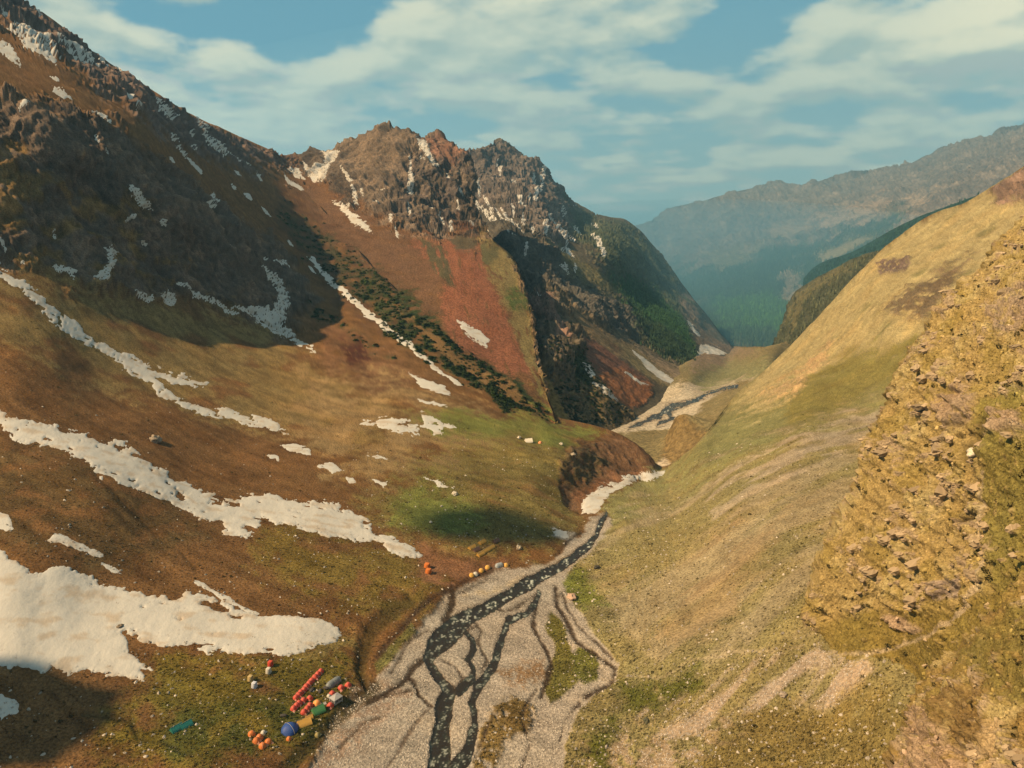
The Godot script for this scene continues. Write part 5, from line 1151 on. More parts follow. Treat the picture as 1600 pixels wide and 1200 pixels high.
	row("spur", [309.2, -98.6, -946, 319.3, -101.6, -979, 330.9, -105.4, -1015, 344.3, -110.2, -1058, 359.4, -115.7, -1105, 376, -121.9, -1158, 394.2, -128.6, -1215, 413.9, -135.8, -1278, 435.1, -143.4, -1345, 457.6, -151.1, -1416, 481.1, -158.8, -1490, 504.9, -166.1, -1566, 515, -172.7, -1598, 565.5, -297.7, -1754, 656, -577.5, -2036])
	row("spur", [365.3, -115, -1046, 373.3, -117.4, -1069, 381.8, -120.2, -1095, 390.8, -123.1, -1121, 400.3, -126.2, -1149, 410.4, -129.5, -1179, 421, -133, -1210, 432.2, -136.7, -1243, 444, -140.6, -1278, 456.3, -144.6, -1314, 469.1, -148.7, -1352, 482.4, -152.9, -1392, 492.1, -158.8, -1420, 540.3, -270.8, -1559, 627, -521.2, -1809])
	sheet("far_floor", 12, [40, 40, 30, 30, 30, 30, 30, 30, 30, 30, 30, 30, 30])
	row("far_floor", [20.7, -16.9, -433.5, 21.4, -18, -449, 22.2, -19.3, -465.9, 23, -20.8, -484.7, 24, -22.7, -505.5, 25, -25, -528.9, 26.2, -27.8, -555.4, 27.6, -31, -585.2, 29, -34.6, -618, 30.5, -40.8, -649, 34.9, -84.1, -742, 43.6, -189.3, -927])
	row("far_floor", [37.5, -21.2, -434.7, 38.9, -22.4, -451.6, 40.4, -24, -470.6, 42.2, -26.1, -492.4, 44.3, -29.1, -518.4, 46.8, -33.1, -549.1, 49.6, -37.6, -583.6, 52.6, -41.9, -620, 55.7, -46.2, -659, 58.5, -52.8, -692, 66.9, -99.1, -791, 83.6, -211.5, -989])
	row("far_floor", [54.6, -26.1, -437.2, 56.7, -27.4, -455.5, 59.1, -29.1, -476.1, 61.9, -31.5, -500, 65.2, -34.7, -528.1, 69.1, -38.8, -561.2, 73.6, -43.5, -598.8, 78.4, -48.5, -640, 83.7, -53.4, -685, 87.8, -60.3, -719, 100.4, -108.6, -822, 125.5, -225.9, -1027])
	row("far_floor", [66.3, -28.8, -430, 68.9, -29.8, -448.6, 71.8, -30.8, -468.6, 75.1, -32.3, -491.6, 79.1, -35, -519.6, 84.1, -39.1, -554.2, 90, -44.2, -595.1, 96.6, -49.6, -641, 103.7, -54.9, -690, 108.9, -61.9, -724, 124.5, -110.7, -828, 155.6, -229.3, -1035])
	row("far_floor", [76.4, -29.7, -416, 80.6, -31.5, -440.4, 84.3, -31.7, -462.6, 88, -31.1, -484.8, 93.5, -33.4, -517.7, 102.2, -40, -567.8, 112.6, -48, -628, 123, -54.1, -689, 134.8, -60.3, -758, 141.5, -68, -796, 161.8, -121.9, -910, 202.2, -252.8, -1137])
	row("far_floor", [87.4, -28.3, -410.9, 92.6, -29.9, -437.3, 97.4, -30, -462.3, 102.9, -30.3, -490.7, 111.6, -34.5, -534.5, 124, -42.6, -596.5, 138.6, -51.5, -670, 153.8, -58.6, -747, 171.1, -65.5, -835, 179.7, -74, -876, 205.3, -133.6, -1002, 256.7, -278.4, -1252])
	row("far_floor", [98.4, -24.8, -407.4, 104.3, -25.7, -434.2, 110.9, -26.6, -464, 119.4, -29.1, -502, 131.6, -35, -556.2, 148.7, -44.8, -631, 167.9, -54.2, -717, 186.6, -59.7, -800, 210.6, -67.1, -908, 221.1, -76.5, -953, 252.7, -141.7, -1089, 315.9, -300.1, -1361])
	row("far_floor", [112.9, -20.4, -419.6, 119.7, -21, -447.1, 127.7, -22, -479.3, 138.7, -25.4, -523, 155, -33.1, -587.2, 177.5, -44.7, -676, 203.7, -56.6, -779, 228.4, -63, -878, 275.9, -84.4, -1066, 289.7, -95.4, -1119, 331.1, -172.4, -1279, 413.8, -359.6, -1599])
	row("far_floor", [129.4, -13.8, -437.2, 136.4, -13.7, -463, 145.7, -15.2, -496.8, 159.7, -20.1, -546.8, 183, -32.1, -629, 221, -54.1, -763, 266, -77.1, -923, 311.7, -95.1, -1086, 397.2, -134.9, -1390, 417, -149.4, -1460, 476.6, -250.6, -1668, 595.8, -496.4, -2085])
	row("far_floor", [143.2, -6.5, -443.4, 150.6, -6.3, -468.2, 160.8, -7.9, -501.9, 177.6, -14.2, -556.5, 206.5, -28.6, -650, 251.3, -52.3, -794, 320.4, -88.7, -1016, 408.2, -130.3, -1300, 520.2, -177.7, -1663, 546.2, -195.1, -1746, 624, -317, -1995, 780, -613, -2494])
	row("far_floor", [159.9, -3.1, -456.6, 168.4, -3.7, -482.6, 179.7, -5.9, -516.7, 195, -10.2, -562.8, 215.9, -17.4, -625, 243.9, -27.7, -709, 281, -41.5, -819, 332.5, -61, -973, 408.5, -89.9, -1200, 428.9, -102.6, -1260, 490.2, -191.3, -1440, 613, -406.8, -1800])
	row("far_floor", [185.1, -5.5, -490.8, 195.3, -6.9, -519.4, 207.2, -8.9, -552.8, 220.8, -11.2, -590.9, 235.3, -13.2, -632, 249.7, -14.1, -672, 264.5, -14.3, -714, 296.8, -23.1, -804, 357.7, -44.5, -972, 375.6, -54.9, -1021, 429.3, -127.4, -1167, 536.6, -303.5, -1458])
	row("far_floor", [224.8, -15.7, -556.7, 240, -19.3, -596, 258.2, -23.9, -643, 280.1, -29.7, -700, 306, -36.6, -766, 331.3, -41.7, -832, 359.6, -46.8, -906, 404.7, -58.6, -1022, 474.4, -79.1, -1201, 498.1, -92, -1261, 569.3, -182.4, -1442, 712, -402, -1802])
	row("far_floor", [286.9, -35.3, -667, 312.8, -42.9, -729, 343.8, -52, -803, 379.9, -62.1, -890, 421.6, -73.2, -991, 472.3, -86.3, -1113, 539.3, -104.2, -1274, 634, -130.2, -1501, 775, -170.2, -1842, 814, -190.1, -1934, 931, -330, -2210, 1163, -670, -2763])
	sheet("far_ridge", 15, [50, 50, 45, 45, 50, 45, 23, 32, 40, 50, 35, 27, 28, 55, 55, 70, 100, 100])
	row("far_ridge", [242.2, -399.7, -2623, 261.6, -399.4, -2843, 282.6, -395.8, -3083, 304.8, -387.5, -3338, 328, -373, -3605, 351.6, -351.6, -3879, 375.2, -322.3, -4155, 398.7, -285.1, -4431, 422, -239.8, -4707, 445.4, -186.9, -4986, 469.7, -126.8, -5277, 496.6, -59.6, -5600, 506.6, -115.8, -5712, 571.1, -622, -6440, 695, -1746, -7840])
	row("far_ridge", [335.3, -379.8, -2415, 368.4, -386.4, -2665, 405.5, -390.2, -2946, 445.3, -388.1, -3248, 485.9, -377.2, -3559, 526.1, -356.1, -3868, 565, -324.1, -4171, 602, -281.4, -4463, 637, -228.6, -4742, 671, -166.5, -5011, 705, -96.4, -5286, 742, -18.8, -5588, 757, -75.1, -5700, 853, -582.5, -6426, 1039, -1710, -7823])
	row("far_ridge", [394.8, -338.2, -2128, 439.7, -348.1, -2381, 494.4, -358.9, -2690, 556.4, -365.2, -3041, 616, -356.8, -3380, 674, -336, -3720, 733, -302.9, -4058, 789, -257, -4387, 839, -197.7, -4691, 883, -126, -4958, 925, -45.1, -5215, 971, 43.9, -5500, 991, -12, -5610, 1117, -514.6, -6325, 1360, -1632, -7700])
	row("far_ridge", [421.1, -291.5, -1850, 469.1, -296.5, -2071, 529.4, -302.8, -2350, 602, -306.5, -2684, 682, -302.4, -3060, 768, -285.6, -3462, 853, -252.6, -3866, 934, -201.7, -4251, 1005, -133.1, -4597, 1067, -49.7, -4909, 1130, 45.5, -5222, 1203, 152.5, -5587, 1227, 95.4, -5699, 1383, -418.9, -6425, 1684, -1562, -7822])
	row("far_ridge", [442.6, -256.4, -1639, 488.1, -255.6, -1818, 545.6, -255.7, -2043, 620, -256.6, -2334, 713, -255.2, -2698, 818, -244, -3115, 927, -215.9, -3547, 1032, -168.4, -3973, 1124, -100, -4351, 1204, -14.5, -4686, 1281, 85, -5010, 1367, 197.8, -5374, 1394, 142.4, -5481, 1572, -356.7, -6180, 1913, -1466, -7523])
	row("far_ridge", [513.7, -243.7, -1625, 564.6, -239.4, -1796, 626, -234, -2004, 708, -229.8, -2278, 806, -220.7, -2608, 918, -202.2, -2988, 1039, -169.6, -3400, 1159, -118.5, -3813, 1267, -47.9, -4192, 1361, 39.9, -4529, 1448, 141.9, -4843, 1546, 257.6, -5200, 1577, 203.4, -5304, 1778, -284.9, -5980, 2164, -1370, -7280])
	row("far_ridge", [607, -246.8, -1700, 676, -246, -1904, 753, -239.6, -2131, 828, -222.5, -2357, 919, -201.5, -2631, 1033, -175.5, -2975, 1162, -137.8, -3365, 1293, -83.5, -3767, 1415, -10.6, -4143, 1524, 78.8, -4486, 1631, 182.6, -4828, 1759, 302.6, -5237, 1794, 247.4, -5341, 2023, -249.8, -6022, 2463, -1355, -7331])
	row("far_ridge", [654, -246.1, -1730, 728, -243.5, -1936, 806, -233.6, -2157, 887, -214.6, -2385, 983, -190.9, -2659, 1102, -161.2, -2999, 1240, -120.3, -3393, 1380, -62.3, -3797, 1506, 14.6, -4168, 1621, 107.7, -4512, 1741, 215.6, -4872, 1888, 341.5, -5312, 1926, 285.2, -5418, 2171, -222.2, -6109, 2643, -1350, -7437])
	row("far_ridge", [710, -238.5, -1743, 781, -232.3, -1928, 856, -219.9, -2125, 936, -201.2, -2337, 1030, -177.4, -2586, 1145, -148.4, -2889, 1284, -111.2, -3257, 1430, -59.5, -3648, 1557, 10.3, -3992, 1674, 94.6, -4315, 1795, 192.2, -4652, 1935, 305.1, -5042, 1974, 251.1, -5143, 2225, -235, -5799, 2709, -1315, -7059])
	row("far_ridge", [764, -220.8, -1722, 831, -209.8, -1883, 904, -194.2, -2061, 985, -173.5, -2257, 1077, -147.6, -2482, 1188, -116.3, -2754, 1325, -77.8, -3087, 1471, -26.2, -3444, 1609, 40.8, -3789, 1743, 122, -4126, 1881, 217.2, -4477, 2040, 328.5, -4881, 2081, 275.6, -4979, 2347, -200.6, -5613, 2857, -1259, -6833])
	row("far_ridge", [826, -194.6, -1691, 890, -179, -1832, 961, -159.7, -1989, 1041, -136.1, -2166, 1133, -107.9, -2372, 1245, -74.3, -2620, 1378, -32.9, -2914, 1523, 19.8, -3240, 1675, 85.9, -3581, 1831, 166.2, -3936, 1999, 261.7, -4320, 2198, 376.3, -4775, 2242, 323.7, -4871, 2528, -149.4, -5491, 3078, -1201, -6685])
	row("far_ridge", [870, -176, -1675, 931, -158.6, -1802, 1000, -138.2, -1945, 1078, -114.3, -2108, 1170, -86.4, -2300, 1279, -53.2, -2527, 1405, -12.7, -2792, 1548, 37.5, -3090, 1698, 99.5, -3409, 1857, 174.5, -3746, 2031, 263.9, -4119, 2236, 371.2, -4558, 2281, 320.4, -4649, 2572, -136.5, -5242, 3131, -1152, -6381])
	row("far_ridge", [904, -161.9, -1662, 964, -143.1, -1783, 1032, -121.5, -1919, 1111, -96.6, -2077, 1203, -67.7, -2261, 1312, -33.6, -2479, 1440, 7.6, -2735, 1585, 58.3, -3025, 1734, 120.7, -3327, 1895, 195.4, -3654, 2078, 284.7, -4028, 2298, 392.7, -4477, 2344, 342.4, -4566, 2643, -110.5, -5148, 3217, -1117, -6267])
	row("far_ridge", [937, -147.5, -1649, 996, -127.6, -1762, 1063, -104.9, -1890, 1139, -79.1, -2036, 1228, -49.5, -2207, 1333, -14.8, -2408, 1456, 26.5, -2643, 1593, 76.5, -2907, 1740, 137, -3192, 1904, 209.3, -3509, 2094, 296.1, -3880, 2323, 401.8, -4325, 2369, 352.7, -4411, 2671, -89.2, -4974, 3252, -1071, -6055])
	row("far_ridge", [1001, -120, -1624, 1059, -96.5, -1727, 1124, -70.1, -1843, 1198, -40.3, -1975, 1283, -6.4, -2127, 1385, 32.3, -2307, 1505, 77.7, -2521, 1645, 131.8, -2770, 1808, 196.8, -3061, 2002, 275.7, -3407, 2239, 373.1, -3829, 2530, 495.5, -4349, 2580, 445.2, -4436, 2909, -7.7, -5002, 3542, -1014, -6089])
	row("far_ridge", [1068, -94.4, -1606, 1122, -68.9, -1697, 1182, -40.7, -1798, 1250, -9.4, -1911, 1330, 25.4, -2044, 1425, 64.7, -2202, 1538, 110, -2389, 1672, 163.2, -2611, 1832, 226.5, -2876, 2029, 303.4, -3201, 2274, 399, -3606, 2579, 519.7, -4111, 2631, 471.2, -4193, 2966, 34.4, -4727, 3611, -936, -5755])
	row("far_ridge", [1169, -66.4, -1612, 1225, -38.3, -1699, 1288, -7.4, -1795, 1358, 26.7, -1903, 1440, 64.5, -2029, 1534, 107.1, -2173, 1643, 155.8, -2340, 1771, 211.9, -2535, 1926, 278, -2771, 2130, 358.7, -3081, 2402, 461.1, -3493, 2736, 590.7, -4000, 2791, 542.2, -4080, 3147, 106.1, -4600, 3831, -863, -5600])
	row("far_ridge", [1370, -33.6, -1690, 1443, -0.7, -1790, 1522, 36.2, -1899, 1608, 77.4, -2016, 1698, 123.5, -2142, 1792, 175, -2273, 1890, 232.1, -2410, 1992, 295.4, -2555, 2108, 366.1, -2719, 2268, 449.6, -2942, 2484, 551.7, -3239, 2745, 675, -3600, 2800, 630, -3672, 3157, 222.6, -4140, 3843, -683, -5040])
	row("far_ridge", [1629, -1.4, -1818, 1728, 37.3, -1940, 1835, 81.1, -2073, 1951, 130.9, -2216, 2068, 186.9, -2364, 2167, 248.5, -2491, 2254, 314.6, -2607, 2350, 386.4, -2733, 2465, 466, -2883, 2610, 556.5, -3069, 2791, 662, -3302, 3026, 789, -3600, 3087, 742, -3672, 3480, 318.4, -4140, 4237, -622, -5040])
	sheet("teal_spur", 11, [25, 50, 70, 70, 90, 120])
	row("teal_spur", [624, -165.7, -1486, 648, -153.9, -1549, 673, -140.5, -1615, 698, -125.2, -1680, 723, -108.3, -1747, 750, -90.1, -1819, 781, -71, -1901, 819, -51.2, -2000, 835, -59.9, -2040, 917, -224.1, -2240, 1064, -591.5, -2600])
	row("teal_spur", [643, -138.5, -1457, 668, -124.3, -1518, 693, -108.5, -1581, 719, -91.2, -1648, 749, -72.8, -1722, 783, -53.5, -1809, 826, -33.5, -1916, 881, -12.2, -2050, 898, -21.1, -2091, 987, -190.7, -2296, 1145, -570, -2665])
	row("teal_spur", [678, -87.1, -1399, 701, -73.7, -1452, 726, -59.6, -1510, 755, -44.8, -1576, 789, -29.3, -1652, 829, -12.9, -1742, 877, 4.7, -1849, 934, 24.1, -1976, 953, 15.4, -2015, 1046, -150.7, -2213, 1214, -522.2, -2569])
	row("teal_spur", [737, -26.3, -1356, 765, -13.3, -1412, 797, 0.3, -1477, 835, 14.8, -1552, 879, 30.3, -1639, 931, 47.3, -1742, 992, 66.2, -1862, 1062, 87.8, -2000, 1083, 78.7, -2040, 1189, -93.4, -2240, 1380, -478.3, -2600])
	row("teal_spur", [781, 19, -1295, 810, 32.6, -1349, 844, 47, -1411, 884, 62.4, -1482, 931, 79.1, -1566, 986, 97.6, -1663, 1048, 118.4, -1773, 1119, 142, -1899, 1141, 133.2, -1937, 1253, -34.3, -2127, 1454, -409, -2469])
	row("teal_spur", [847, 69.5, -1250, 874, 82.5, -1294, 905, 96.2, -1343, 939, 110.8, -1399, 979, 126.6, -1462, 1025, 143.8, -1535, 1079, 162.7, -1621, 1143, 183.9, -1722, 1166, 175.7, -1756, 1280, 18.6, -1928, 1486, -332.7, -2238])
	row("teal_spur", [1002, 129.6, -1292, 1031, 142, -1333, 1061, 155.1, -1374, 1091, 169, -1417, 1123, 183.6, -1462, 1156, 199.2, -1509, 1192, 215.6, -1559, 1229, 233.1, -1611, 1254, 225, -1644, 1377, 71, -1805, 1598, -273.5, -2095])
	sheet("near_spur", 11, [13, 10, 12, 30, 40, 35, 35, 40, 60, 80])
	row("near_spur", [400.2, -118.6, -1061, 410.6, -118, -1090, 421.6, -117.4, -1121, 433.2, -116.8, -1154, 445.3, -116, -1188, 458, -115.2, -1224, 471.3, -114.1, -1262, 484.9, -112.8, -1300, 494.6, -118.4, -1326, 543, -223.8, -1456, 630, -459.7, -1690])
	row("near_spur", [403.5, -104.9, -1038, 417.5, -103.5, -1077, 432.3, -101.8, -1117, 447.9, -99.9, -1160, 464.2, -97.5, -1205, 481, -94.6, -1251, 498.4, -91.2, -1300, 517.1, -87.6, -1351, 527.4, -93.4, -1379, 579.1, -203.4, -1514, 672, -449.4, -1757])
	row("near_spur", [405.3, -94.5, -1020, 423.2, -91.7, -1068, 442.2, -88.4, -1119, 462.2, -84.4, -1173, 483.4, -79.8, -1231, 506.7, -74.7, -1294, 533.3, -69.4, -1366, 564.4, -64.2, -1450, 575.7, -70.4, -1479, 632, -188.7, -1624, 734, -453.2, -1885])
	row("near_spur", [406.7, -82.1, -997, 426.9, -77.6, -1051, 448.4, -72.3, -1107, 471.8, -66.3, -1169, 498.5, -59.9, -1240, 530.3, -53.4, -1324, 568.6, -46.8, -1424, 616, -40, -1548, 628, -46.6, -1579, 690, -173.2, -1733, 800, -456.4, -2012])
	row("near_spur", [409.1, -53.1, -943, 427.5, -46.9, -989, 448, -40.2, -1040, 472.3, -33.5, -1101, 501.5, -26.8, -1173, 536.5, -19.8, -1259, 579.6, -12.4, -1365, 634, -4.7, -1500, 647, -11.3, -1530, 711, -135, -1680, 825, -411.9, -1950])
	row("near_spur", [417.6, -22.3, -892, 436.7, -16.2, -936, 458.8, -9.9, -987, 485.1, -3.5, -1047, 517, 3, -1120, 556.7, 9.7, -1210, 607, 16.7, -1324, 671, 24.5, -1469, 685, 18, -1498, 752, -104.7, -1645, 873, -379.2, -1909])
	row("near_spur", [431.4, -2.4, -866, 452.8, 3.5, -912, 478, 9.5, -966, 508.4, 15.7, -1031, 546.6, 22, -1112, 594.8, 28.6, -1214, 654, 36.1, -1340, 726, 45.4, -1493, 741, 38.7, -1523, 814, -87.5, -1672, 944, -369.7, -1941])
	row("near_spur", [452.2, 14.1, -856, 475, 19.3, -902, 502, 24.7, -956, 534.2, 30.4, -1021, 573.1, 36.4, -1098, 620, 43.1, -1192, 675, 50.9, -1302, 738, 60.7, -1428, 753, 54.2, -1457, 827, -68, -1600, 960, -341.3, -1857])
	row("near_spur", [479.4, 31.3, -853, 502.3, 36.4, -896, 528.4, 42, -945, 557.9, 48.1, -1001, 591.5, 54.8, -1064, 629, 62.3, -1135, 672, 71, -1215, 719, 81, -1304, 733, 75.1, -1330, 805, -38.1, -1461, 934, -291.3, -1696])
	row("near_spur", [516.4, 57, -843, 536.5, 62.7, -878, 558.5, 68.8, -917, 582.6, 75.3, -959, 609, 82.4, -1005, 639, 90.2, -1056, 671, 98.8, -1113, 708, 108.3, -1176, 722, 102.8, -1199, 793, -1.5, -1317, 920, -234.8, -1529])
	row("near_spur", [578, 88.7, -853, 598.9, 94.5, -885, 621, 100.8, -921, 646, 107.5, -959, 672, 114.8, -1000, 700, 122.7, -1044, 731, 131.2, -1091, 764, 140.6, -1143, 779, 135.1, -1166, 856, 30.6, -1280, 993, -203.1, -1486])
	sheet("cliff", 17, [35, 35, 30, 30, 30, 30, 35, 35, 35, 35, 40, 40, 40, 35, 35, 35, 35, 35, 30, 35, 40, 65, 80])
	row("cliff", [278.1, 136.3, -54.7, 133.1, 90.3, -78.7, 88.1, 76.3, -84.7, 88.3, 72.9, -89.1, 88.8, 69, -94.4, 89.7, 64.3, -100.6, 90.7, 58.9, -107.8, 92, 52.6, -116.2, 93.6, 45.2, -126, 94.9, 36.9, -137, 95.3, 28.5, -148.2, 92.1, 23.2, -155.2, 87, 19.7, -159.9, 85.1, 10.4, -172.2, 90.2, 8.5, -182.6, 102.1, -5, -206.7, 114.9, -47.2, -232.5])
	row("cliff", [278.5, 139, -55.8, 133.5, 93, -79.8, 88.5, 79, -85.8, 88.7, 75.8, -90.4, 89.3, 71.9, -95.9, 90.4, 67.1, -102.5, 91.6, 61.7, -110.1, 92.6, 55.8, -118.4, 93.2, 49.4, -127.4, 95.1, 40.9, -139.4, 96, 32.1, -151.8, 92, 27.6, -158, 86.1, 24.9, -161.8, 84.8, 15, -175.8, 89.9, 13.1, -186.3, 101.8, -0.6, -211, 114.5, -43.5, -237.3])
	row("cliff", [279, 141.7, -57, 134, 95.7, -81, 89, 81.7, -87, 89.3, 78.5, -91.8, 90, 74.6, -97.5, 91.3, 69.9, -104.7, 92.9, 64.3, -113, 93.7, 58.7, -121.4, 93.9, 52.8, -130.1, 95.8, 44.4, -142.7, 96.2, 36.2, -154.9, 91.8, 32.2, -160.8, 86.3, 28.9, -165.7, 84.5, 19.7, -179.5, 89.5, 17.7, -190.3, 101.3, 3.8, -215.4, 114, -39.8, -242.3])
	row("cliff", [279.6, 143.9, -58.2, 134.6, 97.9, -82.2, 89.6, 83.9, -88.2, 90, 80.8, -93.1, 90.7, 77, -99, 92.1, 72.4, -106.3, 93.8, 67, -114.9, 95, 61.2, -123.9, 95.7, 55.2, -133.4, 96.7, 47.9, -144.9, 96.3, 40.8, -156, 92.5, 36.4, -162.9, 87.3, 32.8, -168.6, 84.4, 25.4, -180.3, 89.5, 23.4, -191.1, 101.3, 9.5, -216.4, 114, -34.3, -243.4])
	row("cliff", [280.3, 146.1, -59.6, 135.3, 100.1, -83.6, 90.3, 86.1, -89.6, 90.8, 83, -94.6, 91.6, 79.4, -100.6, 92.9, 75.1, -107.8, 94.5, 70.1, -116.2, 96.3, 64.2, -126, 97.1, 58.4, -135.6, 97.3, 52.2, -145.9, 96.5, 46, -156.2, 93.4, 41.3, -164, 88.5, 37.7, -169.9, 84.1, 32.8, -178.2, 89.1, 30.8, -188.9, 100.9, 17, -213.8, 113.5, -26.3, -240.6])
	row("cliff", [281.2, 148.2, -61.1, 136.2, 102.2, -85.1, 91.2, 88.2, -91.1, 91.8, 85.3, -96.3, 92.7, 81.8, -102.4, 93.8, 77.9, -109.3, 95.1, 73.3, -117.3, 97, 67.7, -127.2, 97.8, 62.2, -136.8, 97.5, 57, -146.1, 96.9, 51.1, -156.4, 94.3, 46.3, -164.8, 89.7, 42.7, -171.2, 84.8, 38.8, -178.1, 89.9, 36.8, -188.8, 101.8, 23, -213.7, 114.5, -20.4, -240.4])
	row("cliff", [282.4, 150.2, -62.9, 137.4, 104.2, -86.9, 92.4, 90.2, -92.9, 93, 87.4, -98.2, 93.9, 84.2, -104.2, 94.8, 80.6, -110.9, 95.8, 76.6, -118.5, 97.4, 71.6, -127.7, 98.4, 66.5, -137.4, 98.1, 61.6, -146.4, 97.6, 56.2, -156.5, 95.6, 51.4, -165.5, 91.7, 47.6, -172.6, 87.2, 43.7, -179.8, 92.5, 41.7, -190.6, 104.7, 27.7, -215.8, 117.7, -16.2, -242.8])
	row("cliff", [284, 152.6, -65.3, 139, 106.6, -89.3, 94, 92.6, -95.3, 94.7, 89.9, -100.7, 95.6, 86.9, -106.7, 96.3, 83.7, -113.2, 97.1, 80.1, -120.4, 98.3, 75.7, -129.2, 99.5, 70.9, -139, 99.7, 66.1, -148.6, 99.2, 61.2, -158.5, 97.3, 56.6, -167.6, 94, 52.7, -175.5, 90.1, 48.7, -183.6, 95.5, 46.6, -194.6, 108.1, 32.3, -220.3, 121.6, -12.7, -247.9])
	row("cliff", [285.6, 155, -67.8, 140.6, 109, -91.8, 95.6, 95, -97.8, 96.4, 92.5, -103.2, 97.3, 89.7, -109.2, 97.8, 87, -115.3, 98.2, 83.9, -121.9, 99.2, 80, -130.3, 100.8, 75.5, -140.3, 101.6, 70.7, -150.5, 101.3, 66.2, -160.3, 99.8, 62, -169.5, 97, 58.2, -177.8, 93.6, 54.3, -186.3, 99.2, 52.2, -197.5, 112.3, 37.6, -223.6, 126.4, -8.3, -251.5])
	row("cliff", [287.4, 157.5, -70.4, 142.4, 111.5, -94.4, 97.4, 97.5, -100.4, 98.1, 95.3, -105.6, 98.8, 92.9, -111.3, 99, 90.5, -116.9, 99, 88, -122.8, 99.7, 84.8, -130.4, 101.6, 80.5, -140.4, 103.3, 75.9, -151.4, 103.5, 71.7, -161.3, 102.6, 67.7, -170.8, 100.3, 64.1, -179.3, 97.3, 60.5, -187.7, 103.2, 58.4, -199, 116.8, 43.6, -225.2, 131.4, -2.9, -253.4])
	row("cliff", [289.2, 160.1, -73, 144.2, 114.1, -97, 99.2, 100.1, -103, 99.7, 98.1, -108.1, 100.1, 96, -113.5, 100.1, 94, -118.8, 99.7, 91.9, -124.2, 99.9, 89.2, -131, 101.8, 85.4, -140.9, 104.2, 80.9, -152.6, 105.1, 76.7, -163.5, 104.7, 72.7, -173.7, 102.9, 69.2, -182.7, 100.2, 65.8, -191.4, 106.2, 63.7, -202.9, 120.2, 48.6, -229.7, 135.2, 1, -258.4])
	row("cliff", [291.4, 163.1, -76.3, 146.4, 117.1, -100.3, 101.4, 103.1, -106.3, 101.9, 101.4, -111.3, 102.2, 99.6, -116.6, 102, 97.8, -121.7, 101.2, 96.1, -126.6, 100.6, 94.2, -132.1, 101.9, 91.1, -141.1, 104.2, 87.2, -152.3, 106.1, 83, -164.3, 106.8, 79, -175.8, 105.8, 75.5, -186, 103.8, 72.1, -195.8, 110.1, 69.9, -207.6, 124.6, 54.4, -235, 140.2, 5.6, -264.3])
	row("cliff", [294.1, 166.2, -80.1, 149.1, 120.2, -104.1, 104.1, 106.2, -110.1, 104.7, 104.6, -115.2, 105.2, 102.9, -120.7, 105.3, 101.3, -126.1, 104.8, 99.7, -131.4, 104.2, 98, -136.9, 104.5, 95.7, -144.3, 105.9, 92.7, -154.1, 107.5, 89.3, -165.3, 108.5, 85.7, -176.8, 108.5, 82.3, -188, 107.5, 78.9, -199.1, 114, 76.6, -211, 129, 60.8, -238.9, 145.2, 11, -268.8])
	row("cliff", [297.4, 169.3, -84.7, 152.4, 123.3, -108.7, 107.4, 109.3, -114.7, 108.3, 107.8, -120.1, 109.2, 106.2, -126.1, 110, 104.6, -132.2, 110.2, 102.9, -138.4, 109.9, 101.3, -144.4, 109.5, 99.6, -150.7, 109.7, 97.5, -158.6, 110.4, 95, -168.2, 110.9, 92.2, -178.5, 111.2, 89.2, -189.5, 111, 86.1, -201.3, 117.7, 83.8, -213.4, 133.2, 67.7, -241.6, 149.9, 17.1, -271.8])
	row("cliff", [301.1, 172, -89.5, 156.1, 126, -113.5, 111.1, 112, -119.5, 112.3, 110.6, -125.3, 113.6, 109.1, -131.9, 114.9, 107.5, -138.8, 115.9, 105.8, -145.9, 116, 104.3, -152.5, 114.9, 103, -158.1, 113.9, 101.5, -164.4, 113.8, 99.6, -172.7, 114, 97.3, -182.3, 114.1, 94.8, -192.9, 114.3, 92, -204.9, 121.1, 89.7, -217.2, 137.1, 73.2, -245.9, 154.2, 21.6, -276.6])
	row("cliff", [305.8, 174.8, -95.5, 160.8, 128.8, -119.5, 115.8, 114.8, -125.5, 117, 113.6, -131.4, 118.5, 112.3, -138, 120, 110.8, -145.1, 121.3, 109.4, -152.4, 121.9, 107.9, -159.5, 120.5, 107, -164.4, 118.5, 106, -169, 117.7, 104.7, -175.7, 117.7, 102.9, -184.5, 118, 100.9, -194.5, 118.2, 98.7, -205.5, 125.3, 96.3, -217.8, 141.8, 79.7, -246.6, 159.5, 27.6, -277.4])
	row("cliff", [311.1, 177.7, -102.3, 166.1, 131.7, -126.3, 121.1, 117.7, -132.3, 122.5, 116.7, -138.2, 123.9, 115.6, -144.6, 125.3, 114.5, -151.4, 126.3, 113.4, -158.2, 126.5, 112.3, -164.4, 125.3, 111.5, -169.3, 123.1, 110.8, -173.1, 121.9, 109.9, -178.8, 122.2, 108.5, -187.3, 122.9, 106.8, -197.2, 123.5, 105, -207.9, 130.9, 102.6, -220.4, 148.2, 85.6, -249.5, 166.7, 32.5, -280.6])
	row("cliff", [317.1, 180.9, -109.9, 172.1, 134.9, -133.9, 127.1, 120.9, -139.9, 128.5, 120.1, -145.8, 129.9, 119.3, -152.1, 131.1, 118.4, -158.6, 131.7, 117.5, -164.8, 131.6, 116.8, -170.4, 130.5, 116.1, -175.3, 128.8, 115.6, -179.4, 127.4, 114.9, -184.6, 127.9, 113.7, -192.9, 129, 112.4, -202.9, 130, 110.9, -213.6, 137.8, 108.4, -226.4, 156, 90.9, -256.3, 175.5, 35.9, -288.3])
